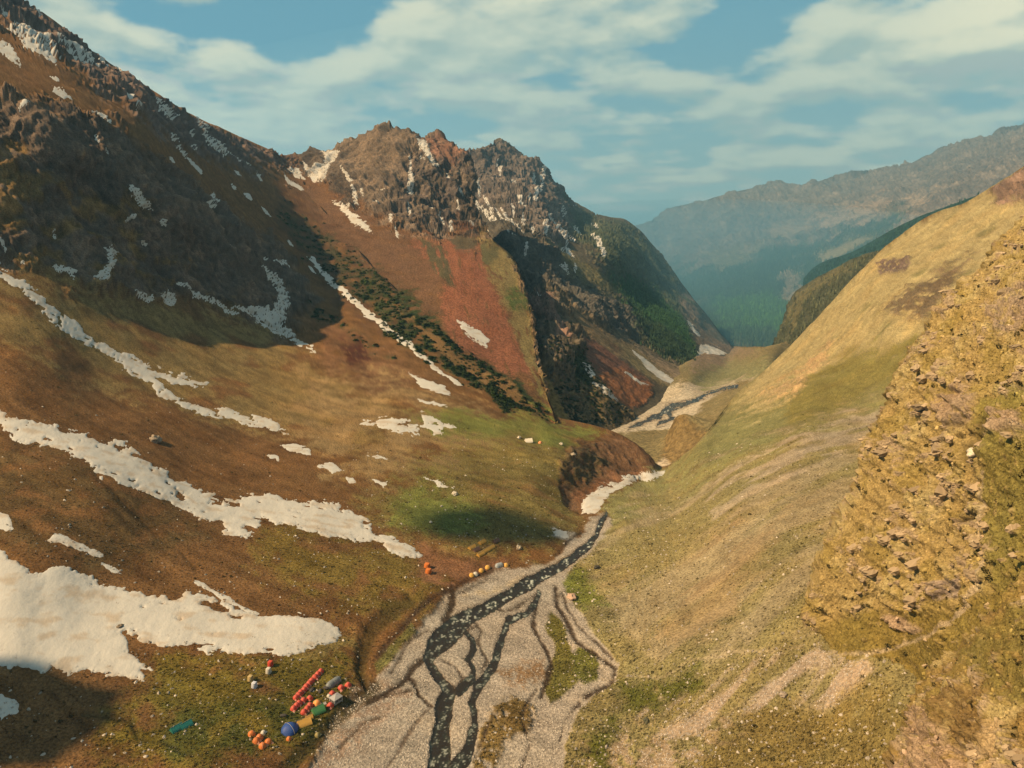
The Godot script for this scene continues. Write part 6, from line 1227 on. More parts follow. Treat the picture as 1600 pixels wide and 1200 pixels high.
	row("cliff", [323.5, 184.5, -118.1, 178.5, 138.5, -142.1, 133.5, 124.5, -148.1, 135, 123.9, -153.9, 136.4, 123.3, -159.8, 137.4, 122.7, -165.8, 138, 122.1, -171.6, 138, 121.5, -176.9, 137.4, 121, -181.7, 136.3, 120.5, -186.3, 135.4, 120, -191.4, 135.3, 119.3, -198, 136.3, 118.4, -206.8, 137.4, 117.4, -216.5, 145.7, 114.8, -229.5, 164.9, 96.8, -259.8, 185.6, 40.4, -292.3])
	row("cliff", [329.5, 187.9, -125.7, 184.5, 141.9, -149.7, 139.5, 127.9, -155.7, 140.9, 127.5, -161.1, 142.2, 127, -166.6, 143.3, 126.6, -172.2, 144.1, 126.2, -177.6, 144.3, 125.8, -182.6, 143.9, 125.4, -187.2, 143.3, 125.1, -191.6, 142.5, 124.7, -196.2, 142, 124.3, -201.4, 142.2, 123.8, -207.8, 143.1, 123.2, -215.8, 151.7, 120.6, -228.8, 171.7, 102.5, -259, 193.2, 45.5, -291.4])
	row("cliff", [336.8, 192.2, -135, 191.8, 146.2, -159, 146.8, 132.2, -165, 148.2, 132, -170.3, 149.5, 131.7, -175.7, 150.6, 131.5, -181.1, 151.4, 131.2, -186.4, 151.8, 131, -191.4, 151.7, 130.8, -196, 151.3, 130.6, -200.5, 150.9, 130.4, -205.2, 150.4, 130.1, -210.1, 150.2, 129.9, -215.6, 150.4, 129.6, -222, 159.5, 126.9, -235.3, 180.5, 108.1, -266.4, 203.1, 49.1, -299.7])
	row("cliff", [345.6, 197.8, -146.4, 200.6, 151.8, -170.4, 155.6, 137.8, -176.4, 156.9, 137.8, -181.2, 158, 137.7, -185.9, 158.9, 137.7, -190.6, 159.6, 137.6, -195.2, 160.1, 137.5, -199.8, 160.4, 137.5, -204.2, 160.6, 137.4, -208.6, 160.6, 137.4, -213.1, 160.6, 137.3, -217.8, 160.7, 137.3, -222.7, 160.9, 137.2, -228, 170.5, 134.4, -241.7, 193, 114.9, -273.6, 217.2, 53.5, -307.8])
	row("cliff", [360.5, 208.4, -166, 215.5, 162.4, -190, 170.5, 148.4, -196, 171.6, 148.5, -199.7, 172.5, 148.7, -203.2, 173.3, 148.8, -206.8, 174, 149, -210.3, 174.6, 149.1, -213.7, 175.1, 149.3, -217.2, 175.5, 149.4, -220.6, 175.8, 149.6, -224.1, 176.2, 149.7, -227.6, 176.5, 149.9, -231.2, 176.9, 150.1, -235, 187.5, 147.1, -249.1, 212.2, 126.5, -282, 238.8, 61.8, -317.3])
	row("cliff", [380.1, 224.1, -192.1, 235.1, 178.1, -216.1, 190.1, 164.1, -222.1, 190.8, 164.3, -224.1, 191.5, 164.6, -226.2, 192.2, 164.8, -228.2, 192.8, 165, -230.3, 193.5, 165.2, -232.4, 194.1, 165.5, -234.4, 194.7, 165.7, -236.5, 195.3, 165.9, -238.6, 195.9, 166.2, -240.7, 196.5, 166.4, -242.9, 197.1, 166.6, -245, 209, 163.5, -259.7, 236.5, 141.5, -294, 266.1, 72.3, -330.7])
	sheet("outcrop", 13, [50, 50, 40, 35, 35, 35, 35, 30, 30, 35, 35, 50, 60])
	row("outcrop", [103.4, 85.2, -51.4, 63.4, 75.2, -59.4, 63.9, 71.8, -62.5, 64.7, 67.5, -66.4, 66, 62.3, -71.2, 67.6, 56.1, -76.8, 69.2, 49.2, -83.2, 70.4, 42.1, -89.7, 70.5, 35.8, -95.5, 69.8, 29.6, -101.1, 69.5, 22.1, -108, 73, 19.5, -113.4, 77.8, 9.3, -121])
	row("outcrop", [105.2, 86.7, -53.8, 65.2, 76.7, -61.8, 65.6, 73.4, -65, 66.4, 69.3, -69, 67.8, 64.3, -73.9, 69.4, 58.4, -79.7, 71, 51.8, -86.1, 72.5, 44.7, -93.1, 72.5, 38.6, -99, 72.1, 32.4, -105.1, 72.5, 24.1, -113.1, 76.1, 21.5, -118.8, 81.2, 10.7, -126.7])
	row("outcrop", [107.5, 87.8, -56.9, 67.5, 77.8, -64.9, 68, 74.6, -68.3, 68.8, 70.7, -72.3, 69.8, 66.2, -77, 70.9, 61.2, -82.2, 71.7, 55.9, -87.8, 72.3, 50.2, -93.7, 72.7, 44.3, -99.9, 73.5, 36.8, -107.7, 75.4, 26.7, -118.3, 79.2, 23.9, -124.2, 84.5, 12.6, -132.5])
	row("outcrop", [109.7, 88.7, -59.6, 69.7, 78.7, -67.6, 70.3, 75.4, -71.2, 70.9, 71.8, -75.2, 71.6, 67.8, -79.7, 72.2, 63.5, -84.4, 72.3, 59.1, -89.2, 72.4, 54.4, -94.4, 73, 48.4, -101, 75.2, 39.7, -110.7, 78.8, 27.6, -124, 82.8, 24.6, -130.2, 88.3, 12.9, -138.9])
	row("outcrop", [111.7, 89.4, -62.2, 71.7, 79.4, -70.2, 72.3, 76.3, -73.8, 72.8, 73.1, -77.6, 73.3, 69.6, -81.7, 73.5, 65.9, -85.9, 73.4, 62.2, -90.2, 73.2, 58.3, -94.7, 73.9, 52.9, -101, 77.1, 43.7, -111.7, 82.2, 30.7, -126.7, 86.3, 27.7, -133, 92, 15.6, -141.9])
	row("outcrop", [113.8, 90.3, -64.9, 73.8, 80.3, -72.9, 74.3, 77.4, -76.4, 74.7, 74.5, -80, 75, 71.3, -83.8, 75.3, 67.9, -88.1, 75.3, 64.4, -92.3, 75, 60.8, -96.6, 75.4, 56.2, -102.3, 78.8, 47.5, -112.9, 86.2, 32.7, -131, 90.5, 29.6, -137.5, 96.6, 17, -146.7])
	row("outcrop", [115.6, 91.5, -67.3, 75.6, 81.5, -75.3, 76.1, 78.8, -78.8, 76.3, 76.2, -82.2, 76.6, 73.2, -86, 77.1, 69.8, -90.4, 77.5, 66.1, -95.2, 78, 62, -100.4, 79.1, 56.9, -107, 82.1, 49, -117.1, 88.5, 36.4, -133.4, 92.9, 33.2, -140.1, 99.1, 20.4, -149.4])
	row("outcrop", [117, 93.2, -69.4, 77, 83.2, -77.4, 77.5, 80.7, -80.7, 77.7, 78.3, -84, 77.9, 75.7, -87.5, 78.3, 72.7, -91.6, 79.3, 68.9, -96.7, 81, 64.2, -103.2, 83.4, 58.3, -111.3, 86.7, 50.8, -121.5, 91.9, 40.5, -135.4, 96.5, 37.3, -142.1, 103, 24.2, -151.6])
	row("outcrop", [118.1, 94.7, -71, 78.1, 84.7, -79, 78.6, 82.5, -82.2, 78.9, 80.4, -85.3, 79.1, 78.1, -88.5, 79.3, 75.7, -92, 80.1, 72.6, -96.4, 82.1, 68.2, -102.7, 85, 62.6, -110.7, 88.3, 56.1, -119.9, 93, 47.8, -131.9, 97.6, 44.6, -138.5, 104.1, 31.6, -147.7])
	row("outcrop", [119.3, 96.3, -72.9, 79.3, 86.3, -80.9, 79.8, 84.4, -83.7, 80.3, 82.5, -86.5, 80.6, 80.6, -89.4, 80.9, 78.6, -92.5, 81.3, 76.3, -95.9, 82.3, 73.5, -100.1, 84.8, 69.2, -106.6, 88.4, 63.6, -115, 92.1, 57.6, -124, 96.7, 54.5, -130.2, 103.1, 42.2, -138.9])
	row("outcrop", [121, 98, -75.2, 81, 88, -83.2, 81.6, 86.4, -85.8, 82.2, 84.8, -88.5, 82.8, 83, -91.2, 83.4, 81.2, -94.2, 84.1, 79.2, -97.4, 85.1, 76.9, -101, 86.5, 74.2, -105.5, 88.7, 70.6, -111.1, 91.7, 66.2, -118.1, 96.3, 63.3, -124, 102.8, 51.3, -132.3])
	row("outcrop", [122.9, 99.7, -78, 82.9, 89.7, -86, 83.6, 88.3, -88.4, 84.4, 86.8, -90.9, 85.2, 85.3, -93.5, 86.1, 83.6, -96.4, 87.1, 81.8, -99.5, 88.2, 79.8, -102.9, 89.5, 77.6, -106.7, 91.2, 75.1, -111, 93.2, 72.1, -116, 97.9, 69.2, -121.8, 104.4, 57.3, -129.9])
	row("outcrop", [126.1, 102.2, -82.3, 86.1, 92.2, -90.3, 86.7, 91.2, -92, 87.4, 90.3, -93.9, 88.2, 89.2, -95.8, 88.9, 88.1, -97.9, 89.8, 87, -100, 90.7, 85.8, -102.3, 91.7, 84.5, -104.7, 92.8, 83.2, -107.3, 93.9, 81.7, -110, 98.6, 78.8, -115.5, 105.2, 67.2, -123.2])
	row("outcrop", [130.4, 105.2, -88.2, 90.4, 95.2, -96.2, 90.6, 95, -96.6, 90.7, 94.9, -97, 90.9, 94.7, -97.4, 91.1, 94.5, -97.8, 91.3, 94.3, -98.2, 91.5, 94.1, -98.7, 91.6, 93.9, -99.1, 91.8, 93.7, -99.6, 92, 93.5, -100, 96.6, 90.7, -105, 103.1, 79.9, -112])

# ground colours: sheet, softness, colour, [rock, grass, shrub, stone, mottling, its size, its grain, strength], scale, outline in sheet coordinates
func land_colours() -> void:
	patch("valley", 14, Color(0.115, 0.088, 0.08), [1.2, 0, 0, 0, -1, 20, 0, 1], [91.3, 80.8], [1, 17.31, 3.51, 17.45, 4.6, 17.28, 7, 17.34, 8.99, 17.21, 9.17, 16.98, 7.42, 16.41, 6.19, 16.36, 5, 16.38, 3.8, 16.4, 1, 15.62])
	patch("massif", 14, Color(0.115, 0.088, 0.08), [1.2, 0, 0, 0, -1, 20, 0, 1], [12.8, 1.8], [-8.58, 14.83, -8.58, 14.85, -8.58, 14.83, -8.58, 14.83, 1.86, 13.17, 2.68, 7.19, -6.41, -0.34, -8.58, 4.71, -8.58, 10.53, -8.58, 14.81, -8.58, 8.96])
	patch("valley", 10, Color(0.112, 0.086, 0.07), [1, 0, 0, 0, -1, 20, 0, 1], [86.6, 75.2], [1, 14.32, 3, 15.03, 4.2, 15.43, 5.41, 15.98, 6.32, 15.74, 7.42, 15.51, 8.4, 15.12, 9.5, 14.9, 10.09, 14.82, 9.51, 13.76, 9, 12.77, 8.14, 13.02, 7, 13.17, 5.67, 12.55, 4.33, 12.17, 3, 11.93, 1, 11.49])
	patch("valley", 20, Color(0.15, 0.1, 0.045), [1, 0, 0, 0, 0.6, 30, 0, 1], [89.5, 84.7], [1, 14, 3.8, 14.82, 5.67, 14.69, 6.72, 13.9, 6.33, 12.75, 3, 11.76, 1, 11.27])
	patch("valley", 9, Color(0.115, 0.088, 0.08), [0.7, 0, 0, 0, 0.35, 25, 0, 1], [80.0, 66.8], [6.06, 16.65, 7.28, 16.85, 8.69, 16.97, 9.34, 17.19, 8.41, 16.29, 7, 16.2, 6.19, 16.26])
	patch("massif", 9, Color(0.115, 0.088, 0.08), [0.7, 0, 0, 0, 0.35, 25, 0, 1], [14.9, 2.5], [-8.58, 11.75, -7.99, 9.67, 0.44, 10.01, 3.21, 7.3, -0.46, -5.01, -8.39, -4.13, -8.58, 4.63])
	patch("valley", 14, Color(0.115, 0.062, 0.035), [0, 0, 0, 0, 0.4, 30, 0, 1], [83.8, 56.9], [9, 16.25, 10.33, 17.4, 11.67, 17.78, 12.49, 17.77, 12.33, 15.83, 11, 15.24, 9.67, 15.16, 8.69, 15.38])
	patch("massif", 14, Color(0.115, 0.062, 0.035), [0, 0, 0, 0, 0.4, 30, 0, 1], [27.0, 18.4], [2.54, 0.74, 6.14, 3.1, 9.71, 2.48, 12.34, 1.97, 12.73, -1.18, 9.33, -2.46, 5.52, -3.93, 2.11, -5.01])
	patch("valley", 9, Color(0.135, 0.108, 0.088), [1.25, 0, 0, 0, -1, 20, 0, 1], [86.8, 50.3], [8.99, 17.21, 11.69, 21.82, 14.34, 24.53, 14.18, 22.37, 14.51, 21.77, 14.01, 21.08, 13.16, 20.23, 12.34, 19.28, 11.67, 18.88, 11, 18.48, 10.33, 18.17, 9.68, 17.44])
	patch("massif", 9, Color(0.135, 0.108, 0.088), [1.25, 0, 0, 0, -1, 20, 0, 1], [29.3, 18.9], [1.86, 13.17, 7.88, 10.91, 15.69, 12.84, 16.29, 10.89, 17.01, 10.01, 15.96, 7.97, 13.25, 5.22, 11.11, 4.36, 9.06, 4.32, 7.58, 4.4, 5.75, 5.48, 4.25, 6.18])
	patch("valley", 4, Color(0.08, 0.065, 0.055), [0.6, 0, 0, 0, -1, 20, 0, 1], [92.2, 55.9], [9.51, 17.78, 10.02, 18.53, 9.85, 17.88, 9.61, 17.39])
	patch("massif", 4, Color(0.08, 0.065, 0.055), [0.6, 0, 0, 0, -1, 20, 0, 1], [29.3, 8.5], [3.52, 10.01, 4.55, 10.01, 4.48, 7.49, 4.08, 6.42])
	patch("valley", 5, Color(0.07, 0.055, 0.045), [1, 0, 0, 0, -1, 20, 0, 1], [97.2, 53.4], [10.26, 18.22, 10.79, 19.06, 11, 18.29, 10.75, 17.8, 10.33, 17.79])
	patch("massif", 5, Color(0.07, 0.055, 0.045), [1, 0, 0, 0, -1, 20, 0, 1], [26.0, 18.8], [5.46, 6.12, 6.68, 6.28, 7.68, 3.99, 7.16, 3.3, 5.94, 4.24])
	patch("valley", 12, Color(0.09, 0.075, 0.07), [1.4, 0, 0, 0, 0.5, 34, 0, 1], [88.2, 50.1], [11.65, 20.78, 12.48, 22.13, 14, 23.9, 14.24, 22.2, 13.33, 20.58, 12, 19.22])
	patch("massif", 12, Color(0.09, 0.075, 0.07), [1.4, 0, 0, 0, 0.5, 34, 0, 1], [29.0, 24.5], [8.33, 7.88, 9.69, 9.31, 14.59, 10.86, 16.44, 10.7, 13.63, 5.61, 9.91, 4.69])
	patch("valley", 12, Color(0.15, 0.115, 0.088), [0.8, 0, 0, 0, -1, 20, 0, 1], [96.5, 53.9], [10.69, 19.67, 11.69, 21.7, 12.31, 22.62, 12.48, 22.13, 11.66, 20.24, 10.99, 19.4])
	patch("massif", 12, Color(0.15, 0.115, 0.088), [0.8, 0, 0, 0, -1, 20, 0, 1], [32.3, 18.7], [5.87, 9.67, 7.96, 10.01, 8.94, 10.01, 9.69, 9.31, 8.49, 6.9, 7.11, 6.45])
	patch("valley", 6, Color(0.2, 0.115, 0.085), [0.8, 0, 0, 0, -1, 20, 0, 1], [90.8, 51.7], [12.56, 22.67, 13.32, 23.6, 14, 23.9, 13.33, 22.73, 12.82, 22.45])
	patch("massif", 6, Color(0.2, 0.115, 0.085), [0.8, 0, 0, 0, -1, 20, 0, 1], [22.8, 21.1], [9.61, 10.01, 12.17, 10.01, 14.59, 10.86, 12.62, 8.82, 11.04, 9.13])
	patch("valley", 14, Color(0.15, 0.085, 0.05), [0, 0, 0, 0, 0.4, 35, 1, 1], [88.2, 50.1], [9.51, 17.02, 10.66, 18.04, 12, 19.02, 13.32, 20.05, 13.16, 17.45, 12.5, 17.34, 11, 16.87, 9.51, 16.54])
	patch("massif", 14, Color(0.15, 0.085, 0.05), [0, 0, 0, 0, 0.4, 35, 1, 1], [26.0, 24.6], [3.9, 5.46, 6.79, 4.02, 10.04, 4.34, 13.87, 4.88, 14.33, 1.43, 12.51, 1.38, 8.29, 1.33, 4.13, 2.53])
	patch("valley", 12, Color(0.062, 0.055, 0.03), [0, 0, 0.5, 0, 0.36, 25, 0, 1], [82.6, 57.8], [8.84, 15.76, 10, 16.4, 11.17, 16.9, 12.33, 17.36, 13.16, 17.01, 13.65, 16.6, 12.67, 16.05, 11.67, 15.9, 10.34, 15.56, 9.17, 15.39])
	patch("massif", 12, Color(0.062, 0.055, 0.03), [0, 0, 0.5, 0, 0.36, 25, 0, 1], [28.9, 22.6], [2.37, -5.01, 5.69, 0.7, 8.72, 1.29, 12.03, 1.44, 14.48, 0.84, 15.97, 0.34, 13.51, -0.79, 10.81, -0.96, 7.17, -2.06, 3.87, -4.68])
	patch("valley", 7, Color(0.04, 0.055, 0.022), [0, 0, 0.8, 0, 0.5, 16, 0, 1], [75.3, 49.6], [11, 16.36, 12.33, 17.36, 13.24, 17.21, 14, 17, 15.22, 17.37, 16.48, 16.79, 15.22, 16.22, 13.65, 16.08, 12.67, 15.77, 11.67, 15.55])
	patch("massif", 7, Color(0.04, 0.055, 0.022), [0, 0, 0.8, 0, 0.5, 16, 0, 1], [26.9, 22.6], [8.57, 0.37, 12.03, 1.44, 14.65, 1.13, 16.8, 0.9, 19.82, 1.87, 23.14, 0.76, 20.39, -1.81, 16.11, -1.24, 13.61, -1.39, 10.99, -1.7])
	patch("valley", 6, Color(0.03, 0.042, 0.018), [0, 0, 1, 0, 0.18, 16, 0, 1], [63.8, 43.7], [13.16, 16.73, 14, 17, 15, 17.43, 15.95, 17.2, 16.71, 16.8, 15.22, 16.12, 14, 16.07, 13.16, 16.21])
	patch("massif", 6, Color(0.03, 0.042, 0.018), [0, 0, 1, 0, 0.18, 16, 0, 1], [24.4, 16.2], [14.54, 0.56, 16.8, 0.9, 19.21, 1.87, 21.9, 2.32, 23.51, 0.51, 20.44, -2.37, 17.06, -1.41, 14.73, -0.59])
	patch("valley", 8, Color(0.05, 0.05, 0.025), [0, 0, 0.6, 0, 0.45, 18, 0, 1], [84.0, 59.4], [9.67, 14.39, 11, 14.9, 12, 15.15, 11, 14.56, 10, 14.11])
	patch("valley", 8, Color(0.225, 0.095, 0.055), [0, 0, 0, 0.2, 0.22, 9, 4, 1], [79.0, 44.8], [12.34, 19.03, 13.32, 20.43, 14.18, 21.4, 14.35, 20.57, 14.76, 19.89, 15.4, 18.99, 16.06, 18.05, 15.22, 17.37, 14, 17.23, 13.32, 17.19, 13.17, 18.11, 13.34, 18.96])
	patch("massif", 8, Color(0.225, 0.095, 0.055), [0, 0, 0, 0.2, 0.22, 9, 4, 1], [30.1, 22.4], [11.24, 3.96, 13.7, 5.4, 16.37, 8.94, 16.99, 7.81, 17.93, 6.5, 19.65, 5.71, 21.94, 6.14, 19.82, 1.87, 16.75, 1.33, 14.89, 1.13, 14.11, 2.3, 14.3, 3.5])
	patch("valley", 4, Color(0.095, 0.08, 0.045), [0, 0, 0.25, 0, 0.3, 8, 4, 1], [82.1, 47.0], [12.59, 19.51, 13.16, 19.96, 13.42, 19.49, 13.54, 19.01, 13.25, 18.86, 12.83, 19.02])
	patch("massif", 4, Color(0.095, 0.08, 0.045), [0, 0, 0.25, 0, 0.3, 8, 4, 1], [28.0, 29.1], [11.81, 4.46, 13.37, 4.82, 14.37, 4.26, 14.93, 3.87, 14.08, 3.31, 12.77, 3.64])
	patch("valley", 3, Color(0.1, 0.08, 0.05), [0, 0, 0, 0, -1, 20, 0, 1], [80.5, 46.5], [13.32, 20.43, 14.09, 21.3, 14.15, 21.05, 13.84, 20.58, 13.53, 20.24])
	patch("massif", 3, Color(0.1, 0.08, 0.05), [0, 0, 0, 0, -1, 20, 0, 1], [36.5, 25.2], [13.7, 5.4, 16.16, 8.57, 16.35, 8.29, 15.49, 6.7, 14.48, 5.37])
	patch("valley", 7, Color(0.205, 0.16, 0.07), [0, 0.4, 0, 0, 0.22, 9, 4, 1], [66.9, 42.3], [14.13, 21.5, 15.05, 22.02, 15.58, 21.65, 16.1, 20.95, 16.57, 19.21, 16.96, 18.23, 16.34, 17.51, 15.52, 18.85, 14.88, 19.77, 14.38, 20.41])
	patch("massif", 7, Color(0.205, 0.16, 0.07), [0, 0.4, 0, 0, 0.22, 9, 4, 1], [40.7, 13.3], [16.26, 9.01, 18.1, 11.15, 19.61, 12.65, 20.89, 13.97, 23.05, 15.01, 23.68, 15.01, 22.7, 5.46, 20.02, 5.72, 18.2, 6.33, 17.12, 7.53])
	patch("valley", 4, Color(0.1, 0.12, 0.04), [0, 0, 0.7, 0, 0.35, 9, 0, 1], [68.4, 42.5], [14.74, 20.23, 15.73, 21.03, 15.86, 20.38, 15.08, 19.96])
	patch("massif", 4, Color(0.1, 0.12, 0.04), [0, 0, 0.7, 0, 0.35, 9, 0, 1], [38.2, 14.7], [17.83, 7.16, 19.95, 11.62, 20.31, 10.01, 18.67, 7.04])
	patch("valley", 4, Color(0.11, 0.1, 0.05), [0, 0, 0, 0, -1, 20, 0, 1], [79.3, 45.5], [14.18, 21.22, 14.58, 21.58, 14.63, 21.24, 14.24, 20.54])
	patch("massif", 4, Color(0.11, 0.1, 0.05), [0, 0, 0, 0, -1, 20, 0, 1], [44.2, 22.1], [16.41, 8.65, 17.24, 9.84, 17.44, 9.19, 16.73, 7.62])
	patch("valley", 3, Color(0.2, 0.12, 0.055), [0, 0, 0, 0, -1, 20, 0, 0.8], [59.1, 43.8], [12, 16.52, 13.32, 16.69, 15.22, 17.02, 16.21, 16.84, 16.77, 16.84, 16.35, 16.64, 14.38, 16.42, 13, 16.32])
	patch("massif", 3, Color(0.2, 0.12, 0.055), [0, 0, 0, 0, -1, 20, 0, 0.8], [24.0, 14.8], [11.41, 0.43, 15.01, 0.52, 19.93, 1.3, 22.58, 1.15, 23.59, 1.15, 22.91, -0.01, 17.97, -0.01, 14.26, -0.25])
	patch("valley", 5, Color(0.2, 0.135, 0.085), [0.55, 0, 0, 0, 0.25, 14, 0, 1], [60.8, 41.4], [14.95, 21.73, 15.73, 21.53, 16.22, 20.92, 16.68, 19.29, 17.1, 17.96, 16.52, 17.86, 16.1, 18.84, 15.68, 20.23, 15.32, 20.92])
	patch("massif", 5, Color(0.2, 0.135, 0.085), [0.55, 0, 0, 0, 0.25, 14, 0, 1], [41.0, 10.2], [17.96, 10.01, 19.89, 12.89, 21.25, 15.01, 23.29, 15.01, 23.82, 15.01, 23, 10, 21.84, 9.35, 20.01, 9.28, 19.1, 9.54])
	patch("valley", 22, Color(0.205, 0.145, 0.062), [0, 0.3, 0, 0, 0.3, 50, 0, 1], [81.5, 71.9], [1, 11.05, 3, 11.64, 5.67, 12.45, 7.42, 12.99, 9.67, 13, 11, 13.54, 12.33, 13.98, 11.67, 12.35, 9.67, 10.85, 7, 10.7, 5, 10.48, 3, 10.35, 1, 9.96])
	patch("valley", 16, Color(0.175, 0.095, 0.05), [0, 0, 0, 0, 0.3, 40, 0, 1], [79.2, 57.7], [9.67, 13.93, 11, 14.73, 12.33, 15.27, 13.33, 15.2, 11.67, 13.77, 10.33, 13.29])
	patch("valley", 25, Color(0.245, 0.17, 0.085), [0, 0.3, 0, 0, 0.35, 40, 0, 1], [72.7, 53.9], [9.67, 12.39, 12.33, 14.72, 14.38, 15.64, 15.22, 14.93, 13.33, 12.44, 11, 11, 9.16, 10.79])
	patch("valley", 6, Color(0.075, 0.03, 0.02), [0, 0, 0, 0, 0.3, 8, 0, 1], [81.6, 59.7], [10.5, 14.17, 11.08, 14.81, 11.33, 14.53, 10.75, 13.79])
	patch("valley", 25, Color(0.112, 0.074, 0.034), [0, 0.3, 0, 0, 0.4, 18, 0, 1], [79.2, 82.2], [1, 8.43, 3.8, 8.75, 5.67, 8.9, 7.42, 8.15, 5.67, 7.05, 3, 6.85, 1, 6.9])
	patch("valley", 22, Color(0.155, 0.115, 0.034), [0, 0.6, 0, 0, 0.25, 30, 0, 1], [66.8, 58.8], [8.42, 8.2, 11, 9.3, 13, 9.89, 13, 8.92, 11.67, 7.74, 10.67, 7.46, 9, 7.47])
	patch("valley", 10, Color(0.15, 0.16, 0.045), [0, 0.5, 0, 0, -1, 20, 0, 1], [52.6, 49.0], [12.33, 13.7, 13.65, 14.98, 16.77, 16.88, 19.71, 17.02, 18, 16.33, 15.22, 15.15, 13.33, 14.01])
	patch("massif", 10, Color(0.15, 0.16, 0.045), [0, 0.5, 0, 0, -1, 20, 0, 1], [25.9, 5.9], [13.14, -5.01, 16.49, -4.54, 23.58, 1.73, 26.55, 15.01, 25.03, 14.75, 20.81, -5.01, 15.9, -5.01])
	patch("valley", 22, Color(0.17, 0.14, 0.052), [0, 0.6, 0, 0, -1, 20, 0, 1], [56.0, 48.1], [11, 10.66, 12.33, 12.12, 13.66, 13.87, 15.95, 15.83, 18, 16.13, 17.36, 15.14, 18, 13.78, 17.37, 12.55, 14.38, 10.83, 12.67, 10.28, 11.5, 10.21])
	patch("valley", 16, Color(0.14, 0.155, 0.045), [0, 0.5, 0, 0, -1, 20, 0, 1], [69.2, 50.7], [11.67, 11.11, 13.33, 12.44, 14.38, 12.3, 13.33, 10.96, 12, 10.52])
	patch("valley", 14, Color(0.175, 0.115, 0.05), [0, 0, 0, 0, 0.5, 14, 2, 1], [40.1, 43.2], [13.66, 13.07, 16.77, 14.96, 18, 14.02, 16.77, 12.86, 14.38, 12.51])
	patch("valley", 10, Color(0.2, 0.105, 0.058), [0, 0, 0, 0, 0.2, 15, 0, 1], [63.6, 50.0], [12.67, 10.09, 14, 10.44, 15.22, 11.01, 14.38, 10.1, 13.17, 9.2, 12.33, 9.16])
	patch("valley", 5, Color(0.135, 0.082, 0.05), [0.42, 0, 0, 0.2, -1, 20, 0, 1], [35.7, 41.9], [17, 15.01, 17.52, 15.98, 18.86, 16.38, 19.71, 17.02, 21, 17, 22.07, 16.92, 20.66, 15.83, 18.57, 14.7, 18.15, 13.92, 17.36, 14.2])
	patch("valley", 4, Color(0.165, 0.088, 0.05), [0.3, 0, 0, 0, -1, 20, 0, 1], [35.1, 39.5], [18, 14.49, 21.62, 16.68, 22.07, 16.84, 20.49, 15.67, 18.29, 14.06])
	patch("valley", 5, Color(0.095, 0.075, 0.042), [0.5, 0, 0, 0, 0.4, 8, 0, 1], [36.4, 43.5], [17, 14.94, 17.52, 15.92, 18.71, 16.29, 19.42, 16.09, 19, 15.27, 17.85, 14.59])
	patch("valley", 22, Color(0.135, 0.11, 0.026), [0, 0.7, 0, 0, 0.2, 25, 0, 1], [67.1, 67.3], [6.33, 5.19, 8.7, 5.5, 10.5, 6.4, 11, 6.08, 11, 5.32, 10.17, 4.36, 9.49, 3.43, 7, 2.94, 5, 3.05, 5.67, 4.42])
	patch("valley", 25, Color(0.075, 0.08, 0.022), [0, 0.7, 0, 0, 0.3, 22, 0, 1], [70.8, 69.5], [6.6, 4.28, 9.16, 4.71, 9.66, 3.92, 8.42, 3.02, 6.46, 3.31])
	patch("valley", 8, Color(0.21, 0.16, 0.06), [0, 0.4, 0, 0, 0.25, 14, 0, 1], [64.5, 63.1], [9, 5.85, 10.67, 6.88, 11, 6.59, 9.49, 5.71])
	patch("valley", 5, Color(0.225, 0.195, 0.092), [0, 0.6, 0, 0.15, -1, 20, 0, 1], [56.2, 43.1], [15.69, 0.94, 16.48, 6.29, 18.58, 7.43, 18.58, 9.1, 17, 10.61, 17.37, 11.96, 18.44, 13.01, 19.7, 14.35, 22.07, 17.3, 22.75, 17.59, 23.75, 17.88, 24.29, 18.16, 25.47, 18.14, 27.46, 17.87, 28.8, 17.65, 29.56, 17.61, 30.91, 17.55, 31.74, 17.54, 32.48, 17.53, 33.44, 17.5, 36.05, 17.29, 36.02, 0.95])
	patch("valley", 18, Color(0.205, 0.2, 0.088), [0, 0.5, 0, 0, -1, 20, 0, 1], [60.0, 42.2], [18, 12.36, 19.7, 14.6, 22.29, 16.87, 24, 16.81, 26.59, 16.5, 31.83, 13.95, 30.39, 12.82, 27.8, 13.79, 25, 14.84, 22.67, 16.63, 19.71, 13.39])
	patch("valley", 18, Color(0.325, 0.27, 0.14), [0.12, 0.6, 0, 0, 0.12, 60, 0, 1], [67.8, 53.2], [25, 16.51, 25.73, 17.59, 27.53, 17.71, 28.8, 17.65, 29.56, 17.61, 30.91, 17.55, 31.74, 17.54, 32.48, 17.53, 34, 17.21, 35, 15.77, 34.27, 14.02, 30.91, 13.55, 27.79, 14.71, 25.82, 15.72])
	patch("valley", 14, Color(0.19, 0.165, 0.055), [0, 0.6, 0, 0, -1, 20, 0, 1], [63.5, 56.9], [26.59, 15.78, 30, 14.34, 31.28, 14.39, 30.39, 13.31, 27.8, 13.79, 26.19, 14.54])
	patch("valley", 22, Color(0.315, 0.258, 0.18), [0, 0, 0, 0.3, 0.47, 26, 3, 0.6], [56.0, 48.1], [18, 11.41, 21, 15.13, 24, 15.66, 26.8, 14.01, 29.77, 12.76, 28.58, 11.24, 27.4, 9.93, 27, 8.01, 25, 8.36, 20.32, 9.39])
	patch("valley", 9, Color(0.33, 0.275, 0.215), [0, 0, 0, 0.3, 0.47, 14, 3, 0.75], [65.1, 46.9], [24, 15.17, 25.82, 14.46, 29.77, 12.76, 29.25, 12.28, 27.4, 12.78, 25.5, 13.04, 24.42, 13])
	patch("valley", 22, Color(0.275, 0.2, 0.115), [0, 0, 0, 0.3, 0.42, 22, 3, 0.7], [58.6, 41.3], [19.42, 11.63, 24, 12.73, 26.19, 12.08, 25, 9.48, 22.67, 9.91])
